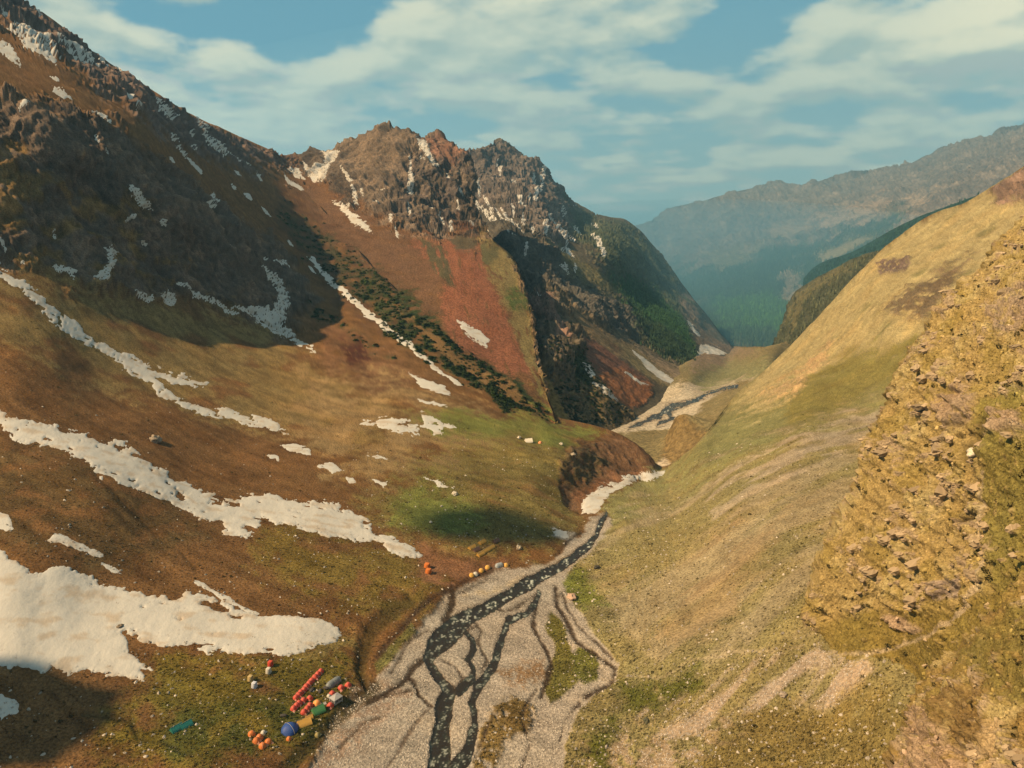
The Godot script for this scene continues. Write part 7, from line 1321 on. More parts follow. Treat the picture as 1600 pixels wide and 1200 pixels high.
	patch("valley", 14, Color(0.33, 0.26, 0.2), [0, 0, 0, 0.8, 0.47, 12, 3, 1], [50.8, 47.6], [19.7, 7.31, 24, 8.33, 27.8, 6.93, 29.24, 6.13, 28.39, 5.47, 25.83, 5.62, 21, 6.05])
	patch("valley", 18, Color(0.3, 0.225, 0.15), [0, 0, 0, 0.5, 0.52, 8, 0, 1], [33.3, 42.3], [18, 5.5, 21, 6.3, 25, 5.91, 25.83, 3.94, 18, 3.84])
	patch("valley", 10, Color(0.14, 0.155, 0.04), [0, 0.7, 0, 0, -1, 20, 0, 1], [35.2, 42.2], [16.77, 11.47, 18.15, 11.67, 19.42, 10.66, 18, 10.23])
	patch("valley", 16, Color(0.105, 0.11, 0.026), [0, 0.8, 0, 0, 0.25, 14, 0, 1], [34.8, 41.2], [19.7, 7.8, 23.53, 8.56, 24, 7.6, 19.7, 6.34, 18, 4.79, 17.11, 1.19, 19.81, 1.19])
	patch("valley", 25, Color(0.2, 0.158, 0.06), [0, 0.7, 0, 0, 0.2, 20, 0, 1], [54.4, 60.0], [25, 5.91, 30, 5.33, 31.82, 3.21, 25.99, 1.17, 21, 2.01])
	patch("valley", 8, Color(0.13, 0.1, 0.065), [0.5, 0, 0, 0, 0.3, 14, 0, 1], [61.5, 61.9], [29.51, 15.57, 30.73, 15.57, 32.17, 15.86, 31.83, 15.37, 30.91, 14.52])
	patch("valley", 3, Color(0.14, 0.105, 0.09), [0.6, 0, 0, 0, 0.3, 8, 0, 1], [59.5, 68.2], [29.24, 16.81, 30.38, 16.3, 30.29, 16.07, 29.37, 16.4])
	patch("valley", 5, Color(0.16, 0.115, 0.095), [1, 0, 0, 0, -1, 20, 0, 1], [71.1, 57.6], [32.33, 17.2, 33.65, 17.23, 34.28, 16.89, 34.28, 16.06, 32.82, 16.45])
	patch("valley", 8, Color(0.37, 0.27, 0.15), [0.4, 0, 0, 0, 0.35, 14, 0, 1], [68.8, 54.6], [25.66, 16.26, 27, 15.99, 27.8, 16.01, 27.6, 15.63, 26.59, 15.38])
	patch("valley", 3, Color(0.335, 0.3, 0.262), [0, 0, 0, 1, -1, 20, 0, 1], [35.9, 42.5], [9.55, 0.95, 9.58, 2.99, 10.25, 4.22, 11.5, 5.82, 11.92, 6.77, 12.5, 7.74, 13.17, 9, 13.66, 9.61, 14.58, 10.44, 16.48, 11.58, 17.37, 12.26, 17.69, 12.69, 16.91, 12.73, 17.06, 13.06, 17.85, 13.1, 18.15, 12.86, 18.52, 13.74, 19.28, 14.01, 19.56, 13.6, 18.72, 12.41, 17.69, 11.63, 17.37, 11.25, 18, 10.23, 19.42, 8.85, 19.94, 8.33, 19.76, 7.69, 18.86, 6.98, 18.15, 6.45, 17.37, 5.01, 17.03, 0.94])
	patch("valley", 3, Color(0.135, 0.125, 0.035), [0, 0.8, 0, 0, -1, 20, 0, 1], [34.6, 42.7], [16.62, 9.91, 17.06, 9.8, 17.53, 9.26, 17.85, 8.33, 18.15, 7.52, 17.53, 7.02, 16.77, 6.47, 16.48, 6.98, 16.83, 7.99, 17, 8.73, 16.48, 9.16])
	patch("valley", 2.5, Color(0.125, 0.13, 0.035), [0, 0.8, 0, 0, -1, 20, 0, 1], [35.0, 42.1], [18.15, 8.78, 18.72, 8.76, 19.06, 8.2, 18.86, 7.58, 18.35, 7.37, 18, 7.63, 17.69, 8.32])
	patch("valley", 6, Color(0.16, 0.115, 0.045), [0, 0.6, 0, 0, 0.25, 6, 0, 1], [48.3, 47.0], [14.58, 6.07, 15.22, 6.44, 16.08, 6.2, 15.95, 5.49, 15, 4.88, 14.58, 3.96, 14, 3.67, 14.28, 5.16])
	patch("valley", 3, Color(0.15, 0.14, 0.05), [0, 0.6, 0, 0, -1, 20, 0, 1], [63.8, 55.3], [11.42, 6.41, 11.92, 7.13, 12.33, 7.77, 12.47, 7.64, 12, 6.81, 11.5, 6.09])
	patch("valley", 8, Color(0.3, 0.225, 0.175), [0, 0, 0, 1, 0.4, 6, 0, 1], [61.7, 58.9], [10, 4.16, 11, 5.49, 12, 6.08, 12.5, 5.87, 11, 3.71, 9.66, 2.85])
	patch("valley", 8, Color(0.26, 0.17, 0.1), [0, 0, 0, 0.6, 0.3, 6, 0, 1], [41.8, 44.7], [14.79, 7.19, 16.48, 8.13, 16.77, 7.51, 15.22, 6.55])
	patch("valley", 4, Color(0.4, 0.33, 0.24), [0, 0, 0, 0.5, 0.4, 10, 0, 1], [40.5, 43.5], [13.66, 9.25, 16.48, 11.35, 18, 12.36, 17.06, 11.79, 14.79, 9.85])
	patch("spur", 10, Color(0.125, 0.105, 0.095), [1.2, 0, 0, 0, -1, 20, 0, 1], [24.5, 28.1], [-0, 11.96, 4, 11.28, 7.72, 11.73, 10.05, 11.46, 8.78, 8.2, 5.91, 8.36, 1.78, 7.27])
	patch("spur", 10, Color(0.075, 0.07, 0.062), [1, 0, 0, 0, -1, 20, 0, 1], [25.8, 34.1], [1.38, 7.6, 5, 7.84, 7.24, 8.25, 11.2, 7.57, 14, 6.9, 14.34, 5.63, 11.6, 5.51, 8.25, 5.87, 5.91, 6.1, 4, 5.82])
	patch("spur", 6, Color(0.13, 0.115, 0.06), [0.3, 0, 0, 0, -1, 20, 0, 1], [25.2, 33.6], [7.24, 8.32, 10, 8.72, 12.39, 8.05, 13.62, 7.38, 12.39, 7.42, 10, 7.84])
	patch("spur", 10, Color(0.06, 0.072, 0.045), [0.7, 0, 0.3, 0, -1, 20, 0, 1], [36.6, 21.9], [8.78, 10.88, 13.95, 11.01, 17.19, 10.94, 17.58, 10.27, 15.66, 8.35, 12.39, 8.67, 10, 9.86])
	patch("spur", 8, Color(0.028, 0.065, 0.026), [0.3, 0, 1, 0, -1, 20, 0, 1], [27.9, 26.7], [12, 8.35, 14.67, 8.66, 16.39, 8.19, 17.2, 5.47, 16.39, 4.25, 14.67, 6.03, 13.21, 6.91])
	patch("spur", 6, Color(0.026, 0.045, 0.026), [0.6, 0, 1, 0, -1, 20, 0, 1], [27.0, 20.2], [13.21, 6.91, 15.65, 6.37, 17, 4.97, 16, 3.96, 14, 5.91])
	patch("spur", 6, Color(0.17, 0.13, 0.1), [0.4, 0, 0, 0, 0.3, 60, 0, 1], [37.3, 14.4], [16, 10.16, 17.2, 11.93, 17.58, 10.27, 17, 7.76, 16.19, 9.08])
	patch("spur", 6, Color(0.15, 0.11, 0.08), [0.2, 0, 0, 0, -1, 20, 0, 1], [30.5, 11.5], [17, 7.76, 17.58, 9.48, 20, 10.73, 18, 5.77])
	patch("spur", 6, Color(0.105, 0.088, 0.066), [1.3, 0, 0.3, 0, -1, 20, 0, 1], [24.0, 37.4], [6.77, 6.08, 8.25, 6.53, 10, 6.38, 10.81, 5.39, 10, 3.48, 8.26, 2.67, 6.77, 2.96, 6.34, 4.3])
	patch("spur", 4, Color(0.2, 0.13, 0.105), [1.2, 0, 0, 0, 0.3, 12, 0, 1], [22.1, 38.2], [6.26, 5.52, 7.24, 5.9, 8.05, 5.82, 8.25, 5.34, 9.06, 4.3, 8.56, 4.06, 7.85, 5.23, 6.78, 4.83])
	patch("spur", 7, Color(0.17, 0.125, 0.075), [0.1, 0, 0, 0, -1, 20, 0, 1], [25.1, 32.0], [8.25, 6.27, 10, 6.38, 12.4, 5.57, 14, 5.09, 14.34, 4.59, 12.4, 4.33, 10.42, 5.32])
	patch("spur", 6, Color(0.17, 0.085, 0.06), [0.1, 0, 0, 0, -1, 20, 0, 1], [25.3, 32.3], [10.22, 5.27, 12.4, 4.65, 14.34, 3.19, 13.62, 2.78, 11.6, 3.37, 10.62, 4.16])
	patch("spur", 4, Color(0.27, 0.12, 0.06), [0.15, 0, 0, 0, -1, 20, 0, 1], [25.1, 32.0], [11.4, 3.35, 12.6, 3.87, 14.34, 3.19, 14.61, 2.33, 13.21, 2.05, 12.2, 2.32])
	patch("spur", 6, Color(0.2, 0.16, 0.085), [0.1, 0, 0, 0, -1, 20, 0, 1], [26.8, 26.5], [12.4, 4.95, 14, 5.09, 16, 2.75, 16.39, 1.77, 15.32, 2.43, 13.62, 4.21])
	patch("spur", 6, Color(0.23, 0.175, 0.12), [0.1, 0, 0, 0, -1, 20, 0, 1], [27.3, 18.1], [14, 5.25, 16, 3.85, 17.58, 2.95, 16, 2.2])
	patch("spur", 7, Color(0.13, 0.1, 0.055), [0.45, 0, 0.4, 0, 0.3, 14, 0, 1], [21.5, 34.2], [7.24, 2.56, 10, 3.48, 11.6, 3.06, 13.42, 1.47, 12.4, 0.99, 10, 1.02, 8.15, 1.2])
	patch("spur", 4, Color(0.05, 0.06, 0.02), [0, 0, 0.8, 0, -1, 20, 0, 1], [25.7, 33.9], [9.39, 4.08, 10.42, 4.28, 11, 3.62, 10.62, 2.98, 9.73, 3.15])
	patch("spur", 4, Color(0.22, 0.155, 0.06), [0.1, 0, 0, 0, -1, 20, 0, 1], [20.1, 38.2], [6.68, 3.43, 7.74, 2.61, 8.78, 1.64, 10, 1.02, 8.26, 1.07, 7.24, 2.05])
	patch("far_floor", 10, Color(0.2, 0.165, 0.085), [0, 0.3, 0, 0, -1, 20, 0, 1], [30.9, 8.3], [-0.32, 8, 13.01, 10.75, 12.9, -2.12, 4.33, 0.42, -0.33, -3.02])
	patch("far_floor", 4, Color(0.44, 0.385, 0.3), [0, 0, 0, 0.5, -1, 20, 0, 1], [33.4, 19.4], [2.66, 5.34, 3.83, 6.42, 3.33, 7.91, 4.5, 7.61, 6.34, 6.81, 8, 5.7, 9.36, 5.23, 9.35, 4.54, 8.17, 4.51, 7.33, 4.05, 6.53, 3.93, 4.67, 4.81])
	patch("far_floor", 4, Color(0.5, 0.43, 0.32), [0, 0, 0, 0, -1, 20, 0, 1], [34.8, 21.6], [4.33, 7.42, 5, 7.81, 6.34, 6.98, 6.51, 6.3, 5.33, 6.41])
	patch("far_floor", 4, Color(0.4, 0.34, 0.26), [0, 0, 0, 0, 0.3, 10, 0, 1], [33.9, 19.1], [7, 5.39, 8.66, 4.89, 10.52, 4.8, 11, 5.05, 9.84, 5.46, 8.33, 5.63, 7.16, 5.98])
	patch("far_floor", 8, Color(0.19, 0.185, 0.095), [0, 0.3, 0, 0, -1, 20, 0, 1], [35.9, 15.2], [7, 6.86, 11, 6.78, 12.27, 4.86, 10.34, 5.01, 7.65, 5.33])
	patch("far_floor", 3, Color(0.42, 0.36, 0.28), [0, 0, 0, 0.5, -1, 20, 0, 1], [31.0, 21.6], [5, 1.54, 5.67, 2.28, 6.2, 1.28, 5.47, 1.11])
	patch("far_floor", 7, Color(0.19, 0.135, 0.062), [0, 0.4, 0, 0, -1, 20, 0, 1], [36.9, 21.5], [5.33, 2.41, 6, 3.67, 6.83, 3.6, 7.66, 1.93, 8.5, -0.01, 7, 0.71])
	patch("far_floor", 8, Color(0.21, 0.155, 0.11), [0, 0, 0, 0, -1, 20, 0, 1], [32.7, 13.7], [7.31, 9.14, 8.62, 8.54, 10.34, 7.69, 8.31, 6.63, 7, 7.46])
	patch("far_ridge", 60, Color(0.135, 0.115, 0.1), [1, 0, 0, 0, -1, 20, 0, 1], [64.3, 15.5], [-0.48, 14.21, 18.02, 12.74, 17.94, -3.53, -0.49, -0.29])
	patch("far_ridge", 16, Color(0.04, 0.068, 0.042), [0, 0, 1, 0, 0.2, 300, 0, 1], [50.6, 25.4], [2, 7.21, 4.2, 6.92, 9.4, 7.45, 13, 8.07, 9.4, 4.69, 7.41, 0.64, 4.2, 1.48])
	patch("far_ridge", 8, Color(0.15, 0.135, 0.08), [0, 0, 0, 0, -1, 20, 0, 1], [50.3, 26.1], [4.4, 7.61, 6.16, 7.48, 5.41, 6.6, 4.6, 6.56])
	patch("far_ridge", 10, Color(0.3, 0.22, 0.16), [0, 0, 0, 0, 0.25, 200, 0, 1], [35.3, 25.0], [8.77, 8.72, 11.54, 9.25, 12.32, 8.66, 9.4, 7.84])
	patch("far_ridge", 8, Color(0.27, 0.2, 0.14), [0, 0, 0, 0, 0.3, 200, 0, 1], [34.1, 26.0], [6.63, 8.28, 9, 8.83, 8.53, 8.22, 7.07, 7.64])
	patch("far_ridge", 5, Color(0.24, 0.2, 0.11), [0, 0, 0, 0, -1, 20, 0, 1], [40.9, 25.3], [8.77, 6.55, 10.25, 7.08, 11.17, 6.84, 9.21, 5.9])
	patch("far_ridge", 8, Color(0.29, 0.22, 0.16), [0, 0, 0, 0, 0.3, 200, 0, 1], [60.5, 24.8], [12.71, 9.01, 13.91, 8.62, 13.4, 7.94])
	patch("far_ridge", 10, Color(0.06, 0.135, 0.04), [0, 0, 1, 0, 0.25, 120, 0, 1], [36.2, 26.1], [4.4, 4.91, 6.64, 4.51, 8, 3.62, 7.41, 2.14, 4.8, 3.21])
	patch("far_ridge", 7, Color(0.16, 0.14, 0.11), [1, 0, 0, 0, 0.4, 80, 0, 1], [35.6, 25.7], [7.41, 5.57, 8.27, 5.92, 8.27, 3.95, 7.56, 3.66])
	patch("teal_spur", 30, Color(0.02, 0.052, 0.04), [0, 0, 1, 0, -1, 20, 0, 1], [52.1, 9.4], [-2.15, 10.51, 7.59, 10.51, 7.6, -3.51, -2.15, -0.48])
	patch("near_spur", 30, Color(0.075, 0.078, 0.048), [0.4, 0, 0.6, 0, -1, 20, 0, 1], [50.4, 6.3], [1.16, 10.51, 13.58, 10.51, 13.58, -3.51, -2.7, -3.51])
	patch("near_spur", 5, Color(0.13, 0.115, 0.055), [0, 0, 0.2, 0, 0.3, 30, 0, 1], [38.4, 10.4], [1.94, 7.01, 3.25, 7.01, 4.75, 7.59, 7.55, 7.01, 5.55, 6.35, 3.71, 5.65, 3, 3.53])
	patch("cliff", 10, Color(0.22, 0.185, 0.058), [0.5, 0.9, 0, 0, 0.25, 12, 0, 1], [35.3, 43.3], [13.14, 9.12, 13.71, 7.17, 8.43, 4.31, 3.83, 5.3, 4.5, 7, 8.43, 7.88, 10.63, 8.62])
	patch("cliff", 9, Color(0.215, 0.165, 0.05), [0.35, 0.9, 0, 0, 0.2, 10, 0, 1], [30.7, 47.9], [3.5, 11.65, 3.67, 8.58, 4.67, 7.01, 4.5, 4.08, -0.16, 5.15, -1.58, 13.93, 2.22, 12.7])
	patch("cliff", 3, Color(0.36, 0.27, 0.19), [1.1, 0, 0, 0, -1, 20, 0, 1], [29.8, 48.9], [3.5, 10.62, 3.33, 9.78, 2.66, 9.29, 2.42, 9.53, 2.9, 10.16])
	patch("cliff", 6, Color(0.31, 0.235, 0.165), [1.5, 0, 0, 0, 0.3, 6, 0, 1], [39.7, 37.8], [13.27, 10.9, 13.71, 10.17, 13.14, 9.25, 12.12, 9.09, 11.83, 10.16, 12.37, 10.81])
	patch("cliff", 4, Color(0.31, 0.235, 0.165), [1.5, 0, 0, 0, 0.3, 6, 0, 1], [41.2, 38.9], [12.61, 8.72, 12.42, 7.22, 11.63, 6.81, 11.75, 8.1])
	patch("cliff", 6, Color(0.31, 0.235, 0.165), [1.4, 0, 0, 0, 0.4, 8, 0, 1], [38.9, 30.2], [17.14, 10.78, 18.68, 9.72, 16.57, 7.83, 15.72, 9.37])
	patch("cliff", 3, Color(0.33, 0.26, 0.21), [1.4, 0, 0, 0, 0.3, 4, 0, 1], [30.4, 47.9], [5, 9.24, 5.51, 8.37, 4.5, 8.14, 4.33, 8.85])
	patch("outcrop", 9, Color(0.21, 0.17, 0.055), [0.5, 0.9, 0, 0, 0.25, 10, 0, 1], [43.7, 27.1], [8.35, 9.91, 11, 8.88, 11.63, 5.32, 7.32, 2.82, 5.86, 5.95, 7, 7.49])
	patch("outcrop", 6, Color(0.34, 0.245, 0.165), [1.2, 0, 0, 0, 0.3, 6, 0, 1], [38.1, 40.3], [5.58, 9.97, 5.73, 9.41, 3.71, 7.58, 2.23, 6.82, 2.23, 9, 3.89, 9.72])
	patch("outcrop", 3, Color(0.4, 0.29, 0.16), [0.6, 0, 0, 0, -1, 20, 0, 1], [36.5, 38.9], [5.28, 6.81, 5, 6.22, 3.28, 5.94, 3, 6.38, 4.14, 6.82])
	patch("outcrop", 6, Color(0.19, 0.13, 0.055), [1.4, 0, 0, 0, 0.3, 6, 0, 1], [37.2, 37.1], [6.42, 8.93, 6.14, 7.13, 4.14, 6.69, 3.86, 7.63, 5, 8.64])

func land_snow() -> void:
	snow("valley", "largest snowfield, a broad white tongue ending above the red tents", 1.3, 4, [76.2, 74.9], [1, 6.9, 3, 6.73, 3.38, 6.5, 3.87, 6.43, 4.33, 6.62, 4.93, 6.64, 5.2, 6.53, 5.67, 6.63, 6.13, 6.54, 6.73, 6.6, 6.93, 6.81, 7.71, 6.68, 8.56, 6.54, 9.32, 6.7, 10, 6.89, 10.5, 6.91, 10.63, 6.75, 10.42, 6.42, 9.66, 6, 9, 5.57, 8.42, 5.61, 7.35, 5.55, 6.73, 5.6, 6.2, 5.57, 5.53, 5.65, 5.67, 5.37, 5.87, 5.11, 6.33, 4.96, 6.2, 4.87, 5.83, 4.95, 6.03, 4.78, 5.67, 4.71, 5.2, 4.75, 4.33, 4.66, 3.52, 4.59, 2.33, 4.43, 1, 4.39])
	snow("valley", "long forked snow band crossing the middle of the brown left slope", 1.2, 4, [72.4, 70.7], [1, 9.57, 3, 9.22, 3.38, 9.14, 4.13, 9.36, 4.73, 9.35, 5.67, 9.42, 5.96, 9.25, 6.53, 9.1, 7.28, 9.03, 8, 8.95, 8.14, 9.15, 9.16, 9.31, 10.33, 9.98, 10.92, 10.18, 11.33, 10.02, 11.47, 9.82, 12.17, 9.99, 12.67, 9.93, 12.7, 9.78, 11.83, 9.54, 11.47, 9.65, 10.42, 9.13, 9.58, 8.84, 8.85, 8.6, 8.52, 8.68, 8.42, 8.42, 8.21, 8.17, 7.71, 8.14, 7.64, 8.34, 6.93, 8.39, 6.2, 8.53, 5.53, 8.57, 4.87, 8.7, 4.6, 8.83, 4, 8.86, 3.32, 8.76, 3, 8.86, 1, 9.19])
	snow("valley", "narrow snow streak running down from the dark cliff at the left edge", 1, 3, [79.7, 74.4], [2, 12.3, 3, 11.87, 3.39, 11.75, 3.73, 11.7, 4, 11.63, 4.33, 11.58, 4.87, 11.41, 5.53, 11.34, 6.33, 11.31, 7.35, 11.36, 7.28, 11.25, 6.33, 11.1, 6.73, 10.85, 7.42, 10.9, 7.64, 10.74, 7.49, 10.95, 8.07, 10.93, 8.45, 10.81, 8.28, 10.98, 8.7, 10.96, 9.16, 10.85, 8.85, 10.76, 8.53, 10.72, 7.71, 10.73, 7, 10.72, 6.33, 10.79, 6.13, 10.89, 5.67, 11.04, 5.13, 11.2, 4.33, 11.21, 3.8, 11.39, 3.39, 11.55, 3, 11.66, 2, 11.96])
	snow("valley", "hooked snow patch at the foot of the dark cliff", 1, 2.5, [74.9, 67.8], [8.64, 14.62, 8.74, 14.43, 8.92, 14.3, 9.17, 14.18, 9.17, 13.76, 9.02, 13.27, 9.42, 13.27, 10, 13.45, 9.5, 13.1, 8.77, 12.99, 8.14, 13.14, 7.86, 13.21, 8.41, 13.35, 8.76, 13.47, 8.92, 13.82, 8.9, 14.08, 8.68, 14.38])
	snow("valley", "thin curved snow strip along the lower edge of the dark cliff", 0.8, 2, [76.6, 71.0], [6.62, 13.25, 6.79, 13.31, 7, 13.26, 7.71, 13.15, 8.07, 13.06, 7.71, 13.08, 7.28, 13.19, 6.93, 13.14])
	snow("valley", "Y shaped snow patch in a gully of the dark cliff", 0.8, 2, [84.5, 77.4], [5.2, 13.27, 5.47, 13.38, 5.29, 13.1, 5.25, 12.84, 5.16, 12.52, 4.89, 12.46, 5.11, 12.77])
	snow("valley", "short snow sliver left of the Y shaped patch on the dark cliff", 0.7, 2, [86.3, 81.0], [4, 12.32, 4.33, 12.42, 4.6, 12.46, 4.53, 12.37, 4.2, 12.29])
	snow("valley", "small snow wedge high in the middle of the dark cliff", 0.7, 2, [86.5, 75.8], [5.65, 14.76, 5.87, 14.85, 5.99, 14.71, 6.12, 14.59, 6.01, 14.51, 5.82, 14.63])
	snow("valley", "small flat snow patch left of the pair under the dark cliff", 0.7, 2, [82.6, 75.3], [5.73, 12.62, 5.96, 12.65, 6.15, 12.72, 6.09, 12.61, 5.83, 12.52])
	snow("valley", "small triangular snow patch right of the pair under the dark cliff", 0.7, 2, [82.1, 72.7], [6.33, 12.78, 6.54, 13.02, 6.67, 12.88, 6.59, 12.76, 6.4, 12.73])
	snow("valley", "broad snow patch near the top left ridge crest", 1, 2.5, [93.2, 97.9], [3.13, 16.18, 3.5, 16.5, 4, 16.56, 4.28, 16.32, 4.17, 16.2, 3.67, 16.14, 3.37, 16.17])
	snow("valley", "pointed snow patch right of the broad one on the top left ridge", 0.9, 2.5, [93.5, 76.6], [4.14, 16.61, 4.86, 17.02, 5, 16.66, 4.58, 16.54])
	snow("valley", "snow patch on the left edge below the ridge crest", 0.9, 2.5, [93.0, 83.0], [2.76, 15.9, 3.19, 15.97, 3.31, 15.92, 3.44, 15.69, 3.23, 15.66, 3, 15.66, 2.76, 15.59])
	snow("valley", "oval snow patch below the top left ridge", 0.9, 2.5, [94.2, 83.3], [3.99, 15.74, 4.33, 15.86, 4.62, 15.82, 4.29, 15.68])
	snow("valley", "slim slanting snow patch above the dark cliff", 0.8, 2, [89.5, 87.4], [4.76, 15.85, 5.13, 15.97, 5.46, 15.94, 5.13, 15.86])
	snow("valley", "tiny snow spot between the two patches below the top left ridge", 0.6, 2, [94.1, 91.8], [4.04, 15.96, 4.2, 16.06, 4.31, 16.03, 4.15, 15.95])
	snow("valley", "bent snow patch on the ridge left of the rocky notch", 0.9, 2, [77.8, 73.4], [7.1, 17.02, 7.31, 16.95, 7.32, 16.61, 7.64, 16.66, 7.97, 16.5, 7.71, 16.41, 7.42, 16.44, 7.21, 16.57])
	snow("valley", "thin snow streak on the ridge above the dark cliff", 0.7, 1.6, [80.3, 82.8], [6.66, 16.17, 6.86, 16.14, 7.25, 15.97, 7.18, 15.88, 6.93, 16.03])
	snow("valley", "short snow streak just under the upper ridge crest", 0.7, 1.6, [89.0, 62.5], [6.2, 16.88, 6.38, 16.83, 6.69, 16.72, 6.58, 16.63, 6.31, 16.69])
	snow("valley", "tiny snow patch at the right end of the dark cliff", 0.6, 1.6, [75.5, 69.9], [7.35, 15.24, 7.47, 15.29, 7.57, 15.38, 7.49, 15.62, 7.39, 15.5])
	snow("valley", "long straight snow gully on the slope beneath the peaks", 1, 2, [83.0, 57.6], [9.67, 15.46, 9.87, 15.63, 10.34, 15.61, 11.25, 15.8, 11.93, 15.87, 12.7, 15.93, 13.69, 15.91, 13.52, 15.77, 12.58, 15.76, 11.8, 15.63, 11.08, 15.54, 10.17, 15.39])
	snow("massif", "snow patch lying on the red scree fan", 1, 2, [29.9, 21.2], [15.5, 2.23, 16.37, 2.79, 17.08, 3.17, 17.66, 3.03, 17.61, 2.52, 16.87, 2.25, 16.13, 2.03])
	snow("massif", "snow streak below the rocky peak with the white gully", 0.9, 2, [26.1, 21.6], [5.92, 3.9, 6.41, 3.86, 7.58, 3.65, 8.6, 3.41, 8.41, 3.13, 7.35, 3.07])
	snow("massif", "claw shaped snowfield on the dark knob beside the notch", 0.9, 1.6, [30.3, 11.7], [4.62, 10.01, 5.08, 9.75, 5.44, 9.27, 5.54, 8.26, 5.23, 8.22, 5.34, 6.99, 5.35, 5.8, 4.63, 5.52, 4.13, 6.84, 3.88, 8.2, 4.13, 7.87, 4.42, 6.54, 4.56, 7.12, 4.78, 7.49, 5, 7.8, 4.91, 8.98])
	snow("massif", "square snow patch between the notch and the dark knob", 0.8, 1.6, [19.2, 8.4], [2.66, 6.7, 3.62, 7.15, 4.14, 5.62, 3.49, 5.38])
	snow("valley", "thin snow strip at the head of the gully by the notch", 0.7, 1.4, [89.1, 65.6], [9.05, 16.63, 9.26, 16.63, 9.63, 16.97, 9.51, 16.73, 9.17, 16.51])
	snow("massif", "small snow patch right of the dark knob", 0.7, 1.4, [26.6, 18.5], [6.06, 7.19, 6.54, 6.4, 6.96, 5.82, 6.63, 5.89])
	snow("massif", "vertical snow couloir splitting the rocky peak", 0.7, 1.4, [20.6, 25.1], [9.35, 8.82, 9.79, 8.28, 10.51, 6.86, 10.06, 6.65, 9.84, 7.35, 9.65, 8.21])
	snow("massif", "slanting snow strip beside the pink rock tower", 0.7, 1.4, [19.0, 28.7], [9.47, 9.81, 10.25, 9.98, 10.85, 9.3, 12.02, 8.24, 11.75, 8.16, 10.3, 9.3])
	snow("massif", "narrow snow runnel on the face under the dark knob", 0.6, 1.4, [24.2, 21.2], [6.91, 5.65, 7.35, 5.02, 7.63, 4.19, 7.38, 4.3, 7.1, 4.93])
	snow("valley", "leaf shaped snow patch above the green meadow", 0.9, 2, [75.7, 51.9], [12.3, 15.02, 12.75, 15.23, 13.2, 15.44, 13.42, 15.32, 13.16, 15.13, 12.63, 14.9])
	snow("valley", "snow patch with two arms on the flat brown slope", 0.8, 2.5, [74.0, 53.4], [11, 12.57, 11.42, 12.91, 11.84, 13.31, 12.33, 13.59, 12.7, 13.75, 12.63, 14.11, 13.03, 14.26, 13.56, 14.45, 13.08, 13.86, 12.75, 13.63, 12.41, 13.28, 11.67, 12.89])
	snow("valley", "thin flat snow sliver above the two armed patch", 0.7, 2, [74.7, 51.9], [12.47, 14.37, 13, 14.74, 13.42, 14.95, 12.87, 14.51])
	snow("valley", "snow patch at the lower end of the narrow streak", 0.8, 2, [73.9, 66.5], [8.89, 10.41, 9.33, 10.69, 9.78, 10.85, 9.77, 10.67, 9.25, 10.42])
	snow("valley", "small round snow patch left of two larger ones", 0.7, 2, [71.6, 69.0], [8.61, 10.11, 8.77, 10.13, 8.97, 10.13, 8.91, 10.02, 8.7, 10.01])
	snow("valley", "diamond shaped snow patch standing alone on the brown slope", 0.8, 2, [74.1, 62.3], [9.9, 10.61, 10.27, 10.98, 10.62, 10.98, 10.33, 10.71])
	snow("valley", "thin snow sliver right of the diamond shaped patch", 0.6, 2, [73.5, 57.7], [11.05, 11.8, 11.42, 12.02, 11.77, 12.18, 11.5, 11.95])
	snow("valley", "small snow patch above the end of the forked band", 0.6, 2, [71.8, 56.3], [11.31, 11.32, 11.58, 11.43, 11.83, 11.48, 11.67, 11.29])
	snow("valley", "tiny snow spot below the diamond shaped patch", 0.6, 1.6, [73.0, 60.2], [10.67, 10.84, 10.87, 10.96, 10.95, 10.92, 10.77, 10.77])
	snow("valley", "thin snow sliver on the edge of the green meadow", 0.6, 2, [70.4, 51.2], [12.67, 12.28, 13.08, 12.42, 13.47, 12.52, 13.16, 12.3])
	snow("valley", "snow patch on the left edge above the largest snowfield", 0.8, 2, [84.2, 85.4], [2.33, 7.28, 3, 7.31, 3.19, 7.27, 3.3, 7.09, 3.15, 7, 2.33, 7.05])
	snow("valley", "slim snow patch just above the largest snowfield", 0.7, 2, [78.0, 79.7], [3.96, 7.03, 4.13, 7.22, 4.46, 7.2, 4.8, 7.13, 5.24, 7.04, 5, 6.99, 4.53, 7.04])
	snow("valley", "small snow spot touching the top of the largest snowfield", 0.6, 2, [77.3, 76.9], [5.13, 6.91, 5.37, 6.91, 5.56, 6.82, 5.35, 6.78])
	snow("valley", "long thin snow strip along the upper side of the largest snowfield", 0.6, 2, [71.4, 71.0], [7, 7.01, 7.28, 7.01, 7.71, 6.84, 8.53, 6.6, 8.42, 6.54, 7.64, 6.73])
	snow("valley", "snow remnant in deep shade at the lower left corner", 0.8, 3, [82.5, 85.2], [2.33, 3.91, 3, 4.01, 3.41, 3.91, 3.39, 3.71, 3, 3.6, 2.33, 3.51])
	snow("valley", "pale snow bridge filling the stream bed under the red bank", 0.8, 2, [36.4, 41.3], [18.15, 13.8, 18.41, 14.36, 18.85, 14.75, 19.7, 15.16, 21, 16.04, 21.81, 16.73, 22.29, 16.84, 21, 15.83, 19.7, 14.84, 19.14, 14.26, 18.8, 13.84])
	snow("valley", "little pale snow remnant left of the stream bend", 0.5, 2, [34.8, 42.5], [16.68, 12.89, 17.12, 13.12, 17.53, 13.08, 17.62, 12.8, 17.12, 12.79])
